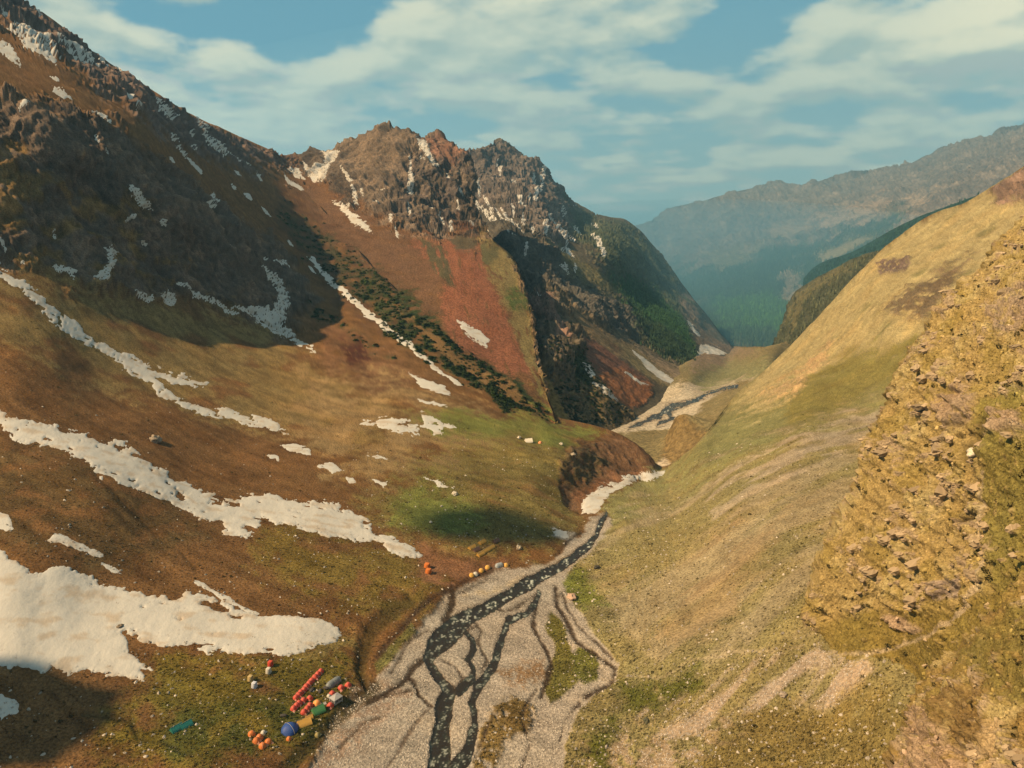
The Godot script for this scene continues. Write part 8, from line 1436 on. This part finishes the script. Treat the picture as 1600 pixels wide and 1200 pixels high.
	snow("spur", "snow triangle at the mouth of the forested gorge", 1.5, 1.6, [26.6, 9.6], [17.04, 5, 17.39, 6.79, 18.49, 7.97, 19.26, 8.69, 18.39, 6.53])
	snow("spur", "thin snow streak above the gorge mouth", 1.5, 1.4, [33.1, 14.2], [16.51, 8.24, 16.88, 8.41, 17.42, 8.01, 17.2, 7.6])
	snow("spur", "curved snow gully on the blue distant spur", 1.5, 1.4, [26.0, 33.7], [10.96, 10.08, 11.36, 10.1, 11.85, 9.39, 11.69, 9.08, 11.44, 9.61])
	snow("spur", "bluish snow patch beneath the dark crag", 1, 1.4, [26.0, 33.5], [10.42, 3.93, 10.81, 3.89, 11.12, 3.39, 10.88, 3.24, 10.58, 3.51])
	snow("spur", "pink tinged snow streak across the red scree foot", 1, 1.4, [25.1, 32.4], [10.96, 3.01, 11.8, 2.83, 12.44, 2.23, 12, 2.41])
	snow("spur", "pale snow streak above the sandy river flat", 1, 1.4, [26.6, 31.1], [12.96, 3.64, 13.42, 3.58, 14.41, 3.02, 13.93, 3.22])
	snow("spur", "long pale snow fan streak descending to the far river", 1, 1.6, [31.0, 24.6], [13.62, 5, 14.41, 4.58, 15.32, 3.27, 16.19, 1.97, 15.65, 2.31, 14.67, 3.78])
	snow("spur", "vertical snow streak on the second peak", 1.2, 1.2, [27.9, 38.1], [7, 11, 7.19, 11.01, 7.24, 10.36, 7.05, 10.24])
	snow("spur", "short vertical snow streak left of the longer one on the second peak", 1.2, 1.2, [27.2, 40.8], [6.52, 9.99, 6.69, 10, 6.6, 9.44, 6.43, 9.38])
	snow("spur", "slanting snow dash on the blue face below the second peak", 1.2, 1.2, [24.4, 37.3], [8, 9.02, 8.51, 9.13, 9.25, 9.12, 8.77, 8.94])
	snow("spur", "snow pocket in the dark cleft between the peaks", 1.2, 1.2, [31.4, 26.6], [0.63, 8.77, 1.07, 9.02, 1.07, 8.5, 0.69, 8.33])
	snow("valley", "tiny snow fleck on the upper left mountainside, middle third, first from left", 0.8, 1.1, [91.1, 79.7], [5.61, 16.55, 5.71, 16.57, 5.81, 16.52, 5.69, 16.48])
	snow("valley", "tiny snow fleck on the upper left mountainside, middle third, seventh from left", 0.8, 1.1, [85.3, 88.8], [6.51, 16.31, 6.62, 16.33, 6.71, 16.25, 6.59, 16.24])
	snow("valley", "tiny snow fleck on the upper left mountainside, middle third, ninth from left", 0.8, 1.1, [79.6, 87.1], [7.01, 16.34, 7.07, 16.35, 7.13, 16.31, 7.06, 16.3])
	snow("valley", "tiny snow fleck on the upper left mountainside, right third, fourth from left", 0.8, 1.1, [78.3, 80.3], [8.14, 16.46, 8.22, 16.49, 8.27, 16.43, 8.2, 16.42])
	snow("valley", "tiny snow fleck on the upper left mountainside, right third, third from left", 0.8, 1.1, [77.2, 83.2], [7.96, 16.23, 8.04, 16.25, 8.09, 16.19, 8.01, 16.18])
	snow("valley", "tiny snow fleck on the upper left mountainside, right third, sixth from left", 0.8, 1.1, [78.2, 82.6], [8.41, 16.36, 8.49, 16.33, 8.55, 16.23, 8.43, 16.24])
	snow("valley", "tiny snow fleck on the upper left mountainside, right third, first from left", 0.8, 1.1, [76.4, 73.9], [7.86, 15.94, 7.93, 15.93, 8, 15.88, 7.91, 15.86])
	snow("valley", "tiny snow fleck on the upper left mountainside, right third, fifth from left", 0.8, 1.1, [77.7, 70.3], [8.15, 15.85, 8.26, 15.86, 8.35, 15.74, 8.24, 15.77])
	snow("valley", "tiny snow fleck on the upper left mountainside, right third, seventh from left", 0.8, 1.1, [76.5, 67.8], [8.5, 15.71, 8.62, 15.68, 8.77, 15.57, 8.61, 15.58])
	snow("valley", "tiny snow fleck on the upper left mountainside, left third, seventh from left", 0.8, 1.1, [89.3, 74.5], [4.96, 15.42, 5.01, 15.38, 5.04, 15.27, 4.97, 15.3])
	snow("valley", "tiny snow fleck on the upper left mountainside, left third, fourth from left", 0.8, 1.1, [90.5, 89.6], [3.38, 14.9, 3.43, 15.01, 3.59, 15.13, 3.51, 15.01])
	snow("valley", "tiny snow fleck on the upper left mountainside, middle third, second from left", 0.8, 1.1, [85.5, 75.0], [5.63, 14.06, 5.7, 14.2, 5.87, 14.35, 5.79, 14.2])
	snow("valley", "tiny snow fleck on the upper left mountainside, left third, first from left", 0.8, 1.1, [89.8, 84.3], [2.97, 12.29, 3.07, 12.26, 3.13, 12.1, 3.03, 12.16])
	snow("valley", "tiny snow fleck on the upper left mountainside, right third, ninth from left", 0.8, 1.1, [85.1, 67.1], [9.16, 15.32, 9.26, 15.38, 9.34, 15.36, 9.23, 15.28])
	snow("valley", "tiny snow fleck on the upper left mountainside, right third, eighth from left", 0.8, 1.1, [77.9, 68.9], [8.86, 14.69, 9.06, 14.81, 9.28, 14.82, 9.06, 14.67])
	snow("valley", "tiny snow fleck on the upper left mountainside, right third, tenth from left", 0.8, 1.1, [92.0, 64.2], [9.7, 15.26, 9.79, 15.32, 9.9, 15.33, 9.79, 15.25])
	snow("valley", "tiny snow fleck on the upper left mountainside, middle third, fifth from left", 0.8, 1.1, [85.6, 73.1], [6.29, 14.44, 6.36, 14.45, 6.36, 14.35, 6.3, 14.36])
	snow("valley", "tiny snow fleck on the upper left mountainside, left third, ninth from left", 0.8, 1.1, [87.2, 74.4], [5.19, 15.23, 5.24, 15.22, 5.24, 15.13, 5.2, 15.16])
	snow("valley", "tiny snow fleck on the upper left mountainside, left third, sixth from left", 0.8, 1.1, [87.2, 81.0], [4.15, 13.06, 4.19, 13.04, 4.2, 12.96, 4.15, 12.98])
	snow("valley", "tiny snow fleck on the upper left mountainside, left third, third from left", 0.8, 1.1, [85.0, 82.6], [3.4, 12.07, 3.46, 12.13, 3.54, 12.12, 3.47, 12.07])
	snow("valley", "tiny snow fleck on the upper left mountainside, middle third, fourth from left", 0.8, 1.1, [85.3, 75.2], [5.98, 13.83, 6.04, 13.86, 6.1, 13.82, 6.03, 13.79])
	snow("valley", "tiny snow fleck on the upper left mountainside, left third, fifth from left", 0.8, 1.1, [94.2, 66.8], [3.66, 16.95, 3.8, 17.02, 3.93, 16.94, 3.75, 16.77])
	snow("valley", "tiny snow fleck on the upper left mountainside, left third, second from left", 0.8, 1.1, [94.2, 99.4], [3, 16.43, 3.13, 16.46, 3.2, 16.38, 3.08, 16.36])
	snow("valley", "tiny snow fleck on the upper left mountainside, left third, eighth from left", 0.8, 1.1, [89.7, 59.9], [5.02, 16.96, 5.14, 17.02, 5.26, 16.89, 5.13, 16.84])
	snow("valley", "tiny snow fleck on the upper left mountainside, left third, tenth from left", 0.8, 1.1, [89.1, 59.8], [5.43, 17.02, 5.5, 17.1, 5.57, 17.02, 5.48, 16.99])
	snow("valley", "tiny snow fleck on the upper left mountainside, middle third, tenth from left", 0.8, 1.1, [76.3, 77.6], [7.61, 16.52, 7.7, 16.53, 7.8, 16.48, 7.69, 16.45])
	snow("valley", "tiny snow fleck on the upper left mountainside, right third, second from left", 0.8, 1.1, [77.4, 80.0], [7.92, 16.45, 8.01, 16.49, 8.07, 16.43, 7.99, 16.41])
	snow("valley", "tiny snow fleck on the upper left mountainside, middle third, eighth from left", 0.8, 1.1, [80.3, 69.1], [6.97, 16.65, 7.02, 16.64, 7.04, 16.56, 6.98, 16.57])
	snow("valley", "tiny snow fleck on the upper left mountainside, middle third, third from left", 0.8, 1.1, [91.9, 89.0], [5.82, 16.42, 5.88, 16.44, 5.93, 16.4, 5.87, 16.39])
	snow("valley", "tiny snow fleck on the upper left mountainside, middle third, sixth from left", 0.8, 1.1, [84.6, 78.0], [6.49, 15.9, 6.57, 15.93, 6.62, 15.84, 6.55, 15.85])
	snow("massif", "tiny snow fleck on the rocky peak cliffs, left third, first from left", 0.8, 1.1, [24.0, 22.1], [7.42, 5.6, 7.64, 5.46, 7.75, 5.1, 7.55, 5.27])
	snow("massif", "tiny snow fleck on the rocky peak cliffs, left third, fourth from left", 0.8, 1.1, [26.2, 25.0], [9.25, 4.68, 9.46, 4.71, 9.61, 4.5, 9.41, 4.52])
	snow("massif", "tiny snow fleck on the rocky peak cliffs, left third, fifth from left", 0.8, 1.1, [21.9, 25.5], [9.89, 4.37, 10.13, 4.26, 10.33, 3.95, 10.05, 4.08])
	snow("massif", "tiny snow fleck on the rocky peak cliffs, middle third, second from left", 0.8, 1.1, [15.9, 27.0], [10.17, 9.1, 10.6, 8.9, 10.9, 8.53, 10.5, 8.77])
	snow("massif", "tiny snow fleck on the rocky peak cliffs, left third, third from left", 0.8, 1.1, [37.2, 24.2], [8.51, 5.92, 8.63, 6.02, 8.83, 5.98, 8.68, 5.87])
	snow("massif", "tiny snow fleck on the rocky peak cliffs, middle third, third from left", 0.8, 1.1, [24.6, 29.0], [11.91, 6.21, 12.16, 6.19, 12.32, 5.97, 12.1, 6.03])
	snow("massif", "tiny snow fleck on the rocky peak cliffs, middle third, fourth from left", 0.8, 1.1, [24.5, 29.3], [12.76, 6.16, 13.03, 6.16, 13.24, 5.91, 12.97, 5.99])
	snow("massif", "tiny snow fleck on the rocky peak cliffs, middle third, fifth from left", 0.8, 1.1, [25.2, 29.1], [12.64, 8.36, 12.83, 8.31, 12.97, 8.08, 12.7, 8.1])
	snow("massif", "tiny snow fleck on the rocky peak cliffs, middle third, first from left", 0.8, 1.1, [17.6, 26.6], [10.45, 5.94, 10.67, 5.76, 10.79, 5.45, 10.51, 5.63])
	snow("massif", "tiny snow fleck on the rocky peak cliffs, right third, third from left", 0.8, 1.1, [27.1, 29.6], [13.7, 8.1, 14.04, 8.17, 14.31, 8.16, 13.87, 7.87])
	snow("massif", "tiny snow fleck on the rocky peak cliffs, left third, second from left", 0.8, 1.1, [36.1, 24.1], [8.43, 4.94, 8.55, 5.02, 8.7, 4.93, 8.57, 4.89])
	snow("massif", "tiny snow fleck on the rocky peak cliffs, right third, second from left", 0.8, 1.1, [28.6, 29.6], [13.84, 7.31, 14.11, 7.37, 14.24, 7.21, 13.94, 7.09])
	snow("massif", "tiny snow fleck on the rocky peak cliffs, right third, first from left", 0.8, 1.1, [23.6, 29.7], [13.55, 6.13, 13.81, 6.12, 14.01, 5.96, 13.73, 5.95])
	snow("massif", "tiny snow fleck on the rocky peak cliffs, right third, fourth from left", 0.8, 1.1, [40.6, 25.4], [15.07, 7.99, 15.47, 8.43, 15.83, 8.68, 15.4, 8.16])
	snow("spur", "tiny snow fleck on the bluish second mountain, middle third, eighth from left", 0.8, 1.1, [27.9, 40.3], [6.18, 9.6, 6.25, 9.48, 6.18, 9.23, 6.06, 9.35])
	snow("spur", "tiny snow fleck on the bluish second mountain, left third, fourteenth from left", 0.8, 1.1, [30.8, 36.8], [4.95, 8.04, 5.05, 7.99, 4.95, 7.76, 4.87, 7.84])
	snow("spur", "tiny snow fleck on the bluish second mountain, left third, ninth from left", 0.8, 1.1, [14.7, 32.2], [3.39, 7.79, 3.52, 7.51, 3.39, 7.07, 3.16, 7.38])
	snow("spur", "tiny snow fleck on the bluish second mountain, middle third, fifteenth from left", 0.8, 1.1, [26.4, 38.8], [7.08, 8.97, 7.26, 8.82, 7.38, 8.5, 7.13, 8.65])
	snow("spur", "tiny snow fleck on the bluish second mountain, right third, fourth from left", 0.8, 1.1, [22.5, 38.2], [8.64, 7.85, 8.94, 7.94, 9.11, 7.82, 8.83, 7.78])
	snow("spur", "tiny snow fleck on the bluish second mountain, left third, fourth from left", 0.8, 1.1, [22.1, 28.7], [2.15, 9.21, 2.23, 8.98, 2.15, 8.66, 2.08, 8.91])
	snow("spur", "tiny snow fleck on the bluish second mountain, left third, fifth from left", 0.8, 1.1, [21.0, 28.8], [2.11, 8.12, 2.38, 8, 2.56, 7.7, 2.26, 7.83])
	snow("spur", "tiny snow fleck on the bluish second mountain, right third, thirteenth from left", 0.8, 1.1, [26.9, 32.5], [10.16, 9.95, 10.33, 9.92, 10.28, 9.67, 10.17, 9.76])
	snow("spur", "tiny snow fleck on the bluish second mountain, right third, eleventh from left", 0.8, 1.1, [24.7, 32.5], [9.78, 9.93, 10.05, 9.97, 10.22, 9.81, 9.94, 9.77])
	snow("spur", "tiny snow fleck on the bluish second mountain, right third, tenth from left", 0.8, 1.1, [23.2, 33.9], [9.92, 8.38, 10.01, 8.23, 9.92, 7.92, 9.79, 8.07])
	snow("spur", "tiny snow fleck on the bluish second mountain, right third, sixth from left", 0.8, 1.1, [22.9, 35.7], [8.98, 8.83, 9.12, 8.76, 8.98, 8.51, 8.8, 8.58])
	snow("spur", "tiny snow fleck on the bluish second mountain, middle third, fourteenth from left", 0.8, 1.1, [26.3, 39.2], [6.73, 8.62, 7.07, 8.6, 7.43, 8.44, 7.03, 8.45])
	snow("spur", "tiny snow fleck on the bluish second mountain, middle third, tenth from left", 0.8, 1.1, [27.2, 47.0], [6.38, 10.42, 6.53, 10.35, 6.55, 10.16, 6.37, 10.24])
	snow("spur", "tiny snow fleck on the bluish second mountain, middle third, twelfth from left", 0.8, 1.1, [27.2, 41.6], [6.48, 10.09, 6.76, 10.08, 7.02, 9.92, 6.71, 9.94])
	snow("spur", "tiny snow fleck on the bluish second mountain, middle third, second from left", 0.8, 1.1, [29.2, 37.2], [4.94, 8.7, 5.14, 8.6, 5.19, 8.3, 5.04, 8.44])
	snow("spur", "tiny snow fleck on the bluish second mountain, left third, third from left", 0.8, 1.1, [22.1, 28.7], [2.15, 9.46, 2.23, 9.19, 2.15, 8.81, 2.06, 9.11])
	snow("spur", "tiny snow fleck on the bluish second mountain, middle third, third from left", 0.8, 1.1, [27.5, 37.7], [4.92, 9.62, 5.21, 9.67, 5.38, 9.52, 5.11, 9.5])
	snow("spur", "tiny snow fleck on the bluish second mountain, left third, eighth from left", 0.8, 1.1, [18.5, 30.2], [2.51, 7.92, 2.85, 7.66, 3.16, 7.24, 2.73, 7.48])
	snow("spur", "tiny snow fleck on the bluish second mountain, left third, tenth from left", 0.8, 1.1, [20.3, 33.9], [3.72, 7.77, 4.05, 7.78, 4.31, 7.7, 4, 7.65])
	snow("spur", "tiny snow fleck on the bluish second mountain, left third, seventh from left", 0.8, 1.1, [19.0, 30.2], [2.45, 8.64, 2.79, 8.37, 3.08, 7.92, 2.67, 8.2])
	snow("spur", "tiny snow fleck on the bluish second mountain, right third, fifth from left", 0.8, 1.1, [24.9, 38.7], [8.88, 10.25, 9.01, 10.17, 8.88, 9.87, 8.75, 9.99])
	snow("spur", "tiny snow fleck on the bluish second mountain, left third, eleventh from left", 0.8, 1.1, [18.8, 34.8], [4.06, 9.95, 4.13, 9.77, 4.06, 9.45, 3.93, 9.66])
	snow("spur", "tiny snow fleck on the bluish second mountain, left third, thirteenth from left", 0.8, 1.1, [28.8, 35.3], [4.2, 7.97, 4.55, 8.04, 4.8, 7.91, 4.45, 7.83])
	snow("spur", "tiny snow fleck on the bluish second mountain, middle third, fifth from left", 0.8, 1.1, [29.7, 38.1], [5.2, 9.05, 5.56, 9.12, 5.94, 9.06, 5.54, 8.97])
	snow("spur", "tiny snow fleck on the bluish second mountain, middle third, eleventh from left", 0.8, 1.1, [27.2, 47.0], [6.35, 10.27, 6.62, 10.29, 6.85, 10.2, 6.59, 10.2])
	snow("spur", "tiny snow fleck on the bluish second mountain, right third, seventh from left", 0.8, 1.1, [21.6, 37.6], [8.88, 7.94, 9.15, 7.92, 9.37, 7.75, 8.94, 7.72])
	snow("spur", "tiny snow fleck on the bluish second mountain, middle third, sixth from left", 0.8, 1.1, [30.8, 39.1], [5.83, 8.74, 5.93, 8.58, 5.83, 8.22, 5.7, 8.37])
	snow("spur", "tiny snow fleck on the bluish second mountain, left third, twelfth from left", 0.8, 1.1, [18.4, 35.4], [3.8, 10.06, 4.09, 9.92, 4.32, 9.71, 3.98, 9.78])
	snow("spur", "tiny snow fleck on the bluish second mountain, right third, eighth from left", 0.8, 1.1, [22.8, 35.5], [8.83, 8.66, 9.38, 8.79, 9.9, 8.71, 9.31, 8.58])
	snow("spur", "tiny snow fleck on the bluish second mountain, left third, second from left", 0.8, 1.1, [22.1, 28.3], [2.02, 8.04, 2.16, 7.88, 2.17, 7.61, 2.02, 7.79])
	snow("spur", "tiny snow fleck on the bluish second mountain, middle third, fourth from left", 0.8, 1.1, [31.9, 39.6], [5.25, 7.98, 5.56, 8.06, 5.79, 7.94, 5.51, 7.92])
	snow("spur", "tiny snow fleck on the bluish second mountain, middle third, ninth from left", 0.8, 1.1, [27.6, 40.5], [6.35, 8.43, 6.47, 8.39, 6.46, 8.22, 6.34, 8.28])
	snow("spur", "tiny snow fleck on the bluish second mountain, right third, second from left", 0.8, 1.1, [25.8, 39.5], [8.27, 10.15, 8.64, 10.17, 8.83, 9.92, 8.48, 9.96])
	snow("spur", "tiny snow fleck on the bluish second mountain, left third, first from left", 0.8, 1.1, [22.4, 28.4], [1.75, 8.54, 2.03, 8.33, 2.39, 7.92, 2.02, 8.17])
	snow("spur", "tiny snow fleck on the bluish second mountain, middle third, seventh from left", 0.8, 1.1, [31.6, 39.3], [6, 7.56, 6.02, 7.34, 5.83, 6.91, 5.82, 7.16])
	snow("spur", "tiny snow fleck on the bluish second mountain, right third, third from left", 0.8, 1.1, [22.8, 38.2], [8.53, 7.76, 8.78, 7.89, 9.04, 7.85, 8.75, 7.72])
	snow("spur", "tiny snow fleck on the bluish second mountain, left third, fifteenth from left", 0.8, 1.1, [32.8, 37.7], [4.79, 7.2, 5, 7.28, 5.21, 7.27, 4.94, 7.13])
	snow("spur", "tiny snow fleck on the bluish second mountain, middle third, thirteenth from left", 0.8, 1.1, [25.1, 39.3], [6.83, 5.8, 7, 5.82, 7.18, 5.75, 6.97, 5.72])
	snow("spur", "tiny snow fleck on the bluish second mountain, left third, sixth from left", 0.8, 1.1, [18.9, 30.0], [2.42, 6.89, 2.73, 6.87, 3.06, 6.69, 2.72, 6.72])
	snow("spur", "tiny snow fleck on the bluish second mountain, middle third, first from left", 0.8, 1.1, [31.1, 36.6], [4.42, 7.66, 4.97, 7.89, 5.57, 7.91, 5.01, 7.72])
	snow("spur", "tiny snow fleck on the bluish second mountain, right third, first from left", 0.8, 1.1, [26.4, 38.9], [7.15, 9.21, 7.7, 9.32, 8.35, 9.27, 7.75, 9.19])
	snow("spur", "tiny snow fleck on the bluish second mountain, right third, ninth from left", 0.8, 1.1, [22.5, 37.0], [8.9, 9.2, 9.34, 9.27, 9.88, 9.26, 9.32, 9.13])
	snow("spur", "tiny snow fleck on the bluish second mountain, right third, twelfth from left", 0.8, 1.1, [27.3, 25.8], [9.93, 11.01, 10.24, 11.26, 10.37, 11.01, 10.15, 11.01])
	snow("spur", "tiny snow fleck on the bluish second mountain, right third, fourteenth from left", 0.8, 1.1, [26.4, 38.6], [11.03, 10.48, 11.21, 10.52, 11.38, 10.44, 11.18, 10.4])

func land_courses() -> void:
	course("valley", "water", 1.1, Color(0, 0, 0), 0, [61.2, 50.1], [19.37, 14.03, 5, 19.09, 13.61, 13, 18.91, 13.09, 9, 18.58, 12.63, 15, 17.85, 12.06, 17, 16.77, 11.47, 15, 15.82, 10.57, 21, 15, 9.79, 17, 14.18, 8.98, 22, 13.82, 8.6, 20, 13.57, 8.3, 27, 13.13, 7.62, 30, 12.8, 6.92, 15, 13, 6.57, 18, 13.16, 6.37, 14, 13.33, 6.17, 20, 13.23, 5.51, 28, 13.18, 5.01, 24, 13.13, 4.51, 34, 13.07, 3.52, 36, 13, 1, 46])
	course("valley", "water", 0.5, Color(0, 0, 0), 0, [59.7, 49.1], [13.69, 8.15, 8, 13.91, 8.04, 8, 14, 7.77, 9, 13.82, 7.3, 8, 14, 7.05, 7, 13.93, 6.72, 10, 13.57, 6.2, 14])
	course("valley", "water", 0.7, Color(0, 0, 0), 0, [56.1, 48.5], [15.15, 9.14, 9, 14.83, 8.27, 11, 14.58, 7.34, 14, 14.09, 6.46, 15, 13.96, 5.91, 8, 14.07, 5.32, 10, 13.91, 4.47, 17, 13.57, 3.8, 24])
	course("valley", "water", 0.5, Color(0, 0, 0), 0, [42.8, 44.6], [16.26, 10.52, 7, 16.1, 10.05, 9, 15.75, 9.51, 8, 15.15, 8.99, 11])
	course("valley", "wet", 0.4, Color(0.045, 0.032, 0.023), 0.95, [38.5, 43.6], [16.16, 10.29, 6, 16, 9.11, 7, 16.43, 8.57, 7, 16.83, 7.99, 8, 16.62, 7.36, 9, 16.34, 6.72, 7])
	course("valley", "wet", 0.4, Color(0.045, 0.032, 0.023), 0.95, [35.0, 42.1], [17.06, 10.97, 7, 17, 10.25, 8, 17.53, 9.61, 9, 18.15, 8.94, 8, 19, 8.55, 7, 19.76, 8.17, 7, 19.56, 7.54, 5, 18.43, 6.95, 10])
	course("valley", "wet", 0.4, Color(0.045, 0.032, 0.023), 0.95, [65.2, 50.5], [13.41, 9.32, 10, 13.44, 8.94, 12, 13.25, 8.26, 12])
	course("valley", "wet", 0.4, Color(0.045, 0.032, 0.023), 0.95, [62.6, 54.4], [12.67, 6.87, 9, 12.33, 6.47, 10, 12.23, 6.16, 8, 11.67, 5.52, 9, 11.25, 5.22, 9])
	course("valley", "wet", 0.4, Color(0.045, 0.032, 0.023), 0.95, [62.2, 53.1], [12.33, 6.19, 6, 12.58, 5.8, 5, 12.93, 5.58, 5])
	course("valley", "wet", 0.25, Color(0.085, 0.058, 0.042), 0.8, [61.2, 54.2], [12.93, 5.58, 3, 12.58, 5.1, 5, 12.25, 4.5, 5, 11.97, 3.99, 4, 11.67, 3.48, 3])
	course("valley", "wet", 0.3, Color(0.06, 0.04, 0.028), 0.9, [64.5, 54.0], [13.33, 9.28, 6, 12.58, 8.34, 7, 12, 7.35, 6, 11.5, 6.53, 6])
	course("valley", "wet", 0.3, Color(0.07, 0.045, 0.03), 0.9, [62.9, 49.2], [14.58, 10.44, 5, 13.82, 9.84, 6, 13.33, 9.18, 6])
	course("valley", "wet", 0.3, Color(0.055, 0.04, 0.029), 0.9, [55.8, 48.4], [13.91, 8.76, 5, 14.22, 8.37, 5, 14.09, 8.01, 4, 14.38, 7.49, 5, 14.18, 7.01, 4])
	course("valley", "wet", 0.3, Color(0.055, 0.04, 0.029), 0.9, [47.5, 45.9], [14.48, 9.3, 4, 15, 9.3, 5, 15.45, 9.69, 5, 16.16, 10.41, 4])
	course("valley", "wet", 0.3, Color(0.055, 0.04, 0.029), 0.9, [61.2, 49.3], [13.33, 7.7, 6, 13.82, 8.21, 6, 14.15, 8.55, 4])
	course("valley", "wet", 0.3, Color(0.055, 0.04, 0.029), 0.9, [62.7, 50.2], [13.16, 7.05, 5, 13.49, 6.97, 4, 13.69, 6.64, 5, 13.52, 6.23, 4])
	course("valley", "wet", 0.3, Color(0.055, 0.04, 0.029), 0.9, [41.7, 44.9], [16.16, 7.01, 4, 15.7, 6.22, 4, 15.5, 5.63, 3, 15.82, 5.02, 4, 15.58, 4.1, 4])
	course("valley", "wet", 0.3, Color(0.055, 0.04, 0.029), 0.9, [62.1, 53.1], [12.42, 6.18, 4, 12.58, 5.8, 4, 12.83, 5.59, 4])
	course("valley", "wet", 0.3, Color(0.055, 0.04, 0.029), 0.9, [62.3, 56.4], [11, 4.9, 3, 11.67, 5.44, 4, 12.33, 5.91, 4])
	course("valley", "wet", 0.3, Color(0.055, 0.04, 0.029), 0.9, [33.3, 42.5], [18.15, 6.69, 6, 17.37, 5.95, 3, 17.12, 5.23, 3])
	course("valley", "wet", 0.3, Color(0.055, 0.04, 0.029), 0.9, [34.3, 42.3], [17, 10.61, 4, 17.37, 10.78, 4, 17.5, 10.2, 4, 18, 9.64, 4, 18.86, 9.13, 4, 19.65, 8.52, 4])
	course("valley", "wet", 0.3, Color(0.055, 0.04, 0.029), 0.9, [51.8, 47.8], [14.09, 4.3, 5, 14.38, 4.97, 4, 14.58, 5.65, 3])
	course("valley", "wet", 0.3, Color(0.055, 0.04, 0.029), 0.9, [63.8, 53.9], [11.83, 6.2, 4, 12.33, 7.3, 4, 12.8, 7.78, 4])
	course("valley", "wet", 0.3, Color(0.055, 0.04, 0.029), 0.9, [61.7, 58.3], [10.5, 3.78, 4, 11.17, 4.6, 4, 11.67, 4.9, 3])
	course("valley", "wet", 0.3, Color(0.055, 0.04, 0.029), 0.9, [64.6, 49.9], [13.33, 8.99, 5, 13.59, 9.31, 4, 14.38, 10.1, 3])
	course("valley", "wet", 0.3, Color(0.055, 0.04, 0.029), 0.9, [34.3, 42.4], [18.15, 13.09, 5, 17.53, 12.56, 4, 17, 12.06, 4])
	course("valley", "ditch", 1.3, Color(0.06, 0.046, 0.018), 0.8, [64.4, 57.7], [12.33, 8.41, 16, 11.75, 7.74, 20, 11.33, 7.16, 22, 11.13, 6.56, 22, 11.1, 6.03, 16, 11.25, 5.48, 12])  # gully by the camp: green-brown, its shade put into the dark colour
	course("valley", "ditch", 1, Color(0.045, 0.04, 0.018), 0.8, [62.5, 61.8], [11.5, 5.74, 16, 10.75, 4.91, 20, 10, 4, 18, 9, 2.84, 18])
	course("valley", "ditch", 0.8, Color(0.03, 0.03, 0.014), 0.7, [75.6, 75.2], [4.73, 3.91, 5, 5.73, 3.9, 6, 5.87, 3.52, 6, 6.46, 3.47, 5, 7, 3.22, 5])
	course("valley", "ditch", 0.5, Color(0.08, 0.045, 0.018), 0.35, [77.7, 74.6], [5, 8.62, 8, 5.66, 8.11, 9, 6, 7.91, 7, 6.46, 7.66, 6, 6.76, 7.59, 6, 7.14, 7.26, 5])
	course("valley", "ditch", 0.5, Color(0.08, 0.045, 0.018), 0.3, [79.5, 80.8], [3.25, 8.38, 8, 3.8, 8.2, 5, 4.47, 8.18, 6, 5, 8.19, 5, 5.53, 7.94, 6])
	course("valley", "ditch", 0.7, Color(0.1, 0.065, 0.025), 0.6, [51.2, 45.9], [14, 13.1, 4, 15.22, 13.67, 5, 17.06, 14.42, 4])
	course("valley", "ditch", 0.6, Color(0.1, 0.065, 0.025), 0.6, [48.0, 44.9], [14.09, 13.41, 3, 15.7, 14.23, 4, 17.36, 14.86, 3])
	course("valley", "path", 0.1, Color(0.36, 0.29, 0.2), 0.45, [49.1, 44.1], [19.14, 7.68, 3, 23.53, 8.77, 4, 25.5, 7.92, 4, 26.8, 7.51, 4])
	course("cliff", "path", 0.15, Color(0.42, 0.34, 0.24), 0.8, [34.3, 48.3], [1.45, 12.58, 3, 1.56, 11.22, 4, 1.79, 10.17, 5, 2.39, 9.12, 7, 3.23, 8.34, 9, 4, 7.79, 12, 4.9, 7.49, 12, 6.15, 7.56, 7, 8.43, 8.11, 5, 10.13, 8.29, 5])
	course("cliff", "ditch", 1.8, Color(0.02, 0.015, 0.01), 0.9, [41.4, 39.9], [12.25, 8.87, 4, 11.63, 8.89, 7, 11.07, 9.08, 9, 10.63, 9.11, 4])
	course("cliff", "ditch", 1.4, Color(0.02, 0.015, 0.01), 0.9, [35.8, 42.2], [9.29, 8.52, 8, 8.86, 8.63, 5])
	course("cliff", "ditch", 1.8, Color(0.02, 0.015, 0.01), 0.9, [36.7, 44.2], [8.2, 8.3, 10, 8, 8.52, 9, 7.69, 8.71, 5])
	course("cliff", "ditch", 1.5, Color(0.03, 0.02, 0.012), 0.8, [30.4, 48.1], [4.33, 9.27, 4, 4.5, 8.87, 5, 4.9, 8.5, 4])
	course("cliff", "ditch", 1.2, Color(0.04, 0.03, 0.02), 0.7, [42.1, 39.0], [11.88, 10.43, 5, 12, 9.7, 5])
	course("outcrop", "ditch", 1.2, Color(0.03, 0.02, 0.012), 0.8, [35.6, 39.8], [5, 5.55, 6, 3.57, 5.22, 8, 2, 4.97, 8])
	course("far_floor", "water", 0.5, Color(0, 0, 0), 0, [33.2, 20.5], [3.83, 5.49, 5, 4.67, 5.51, 6, 5.33, 5.47, 9, 5.67, 5.71, 9, 6.34, 5.55, 7, 7.16, 5.1, 5, 8.17, 4.82, 5, 9.35, 4.48, 4])
	course("far_floor", "water", 0.4, Color(0, 0, 0), 0, [33.6, 21.8], [5.67, 5.71, 6, 6.07, 4.74, 4, 5.33, 4.9, 4])
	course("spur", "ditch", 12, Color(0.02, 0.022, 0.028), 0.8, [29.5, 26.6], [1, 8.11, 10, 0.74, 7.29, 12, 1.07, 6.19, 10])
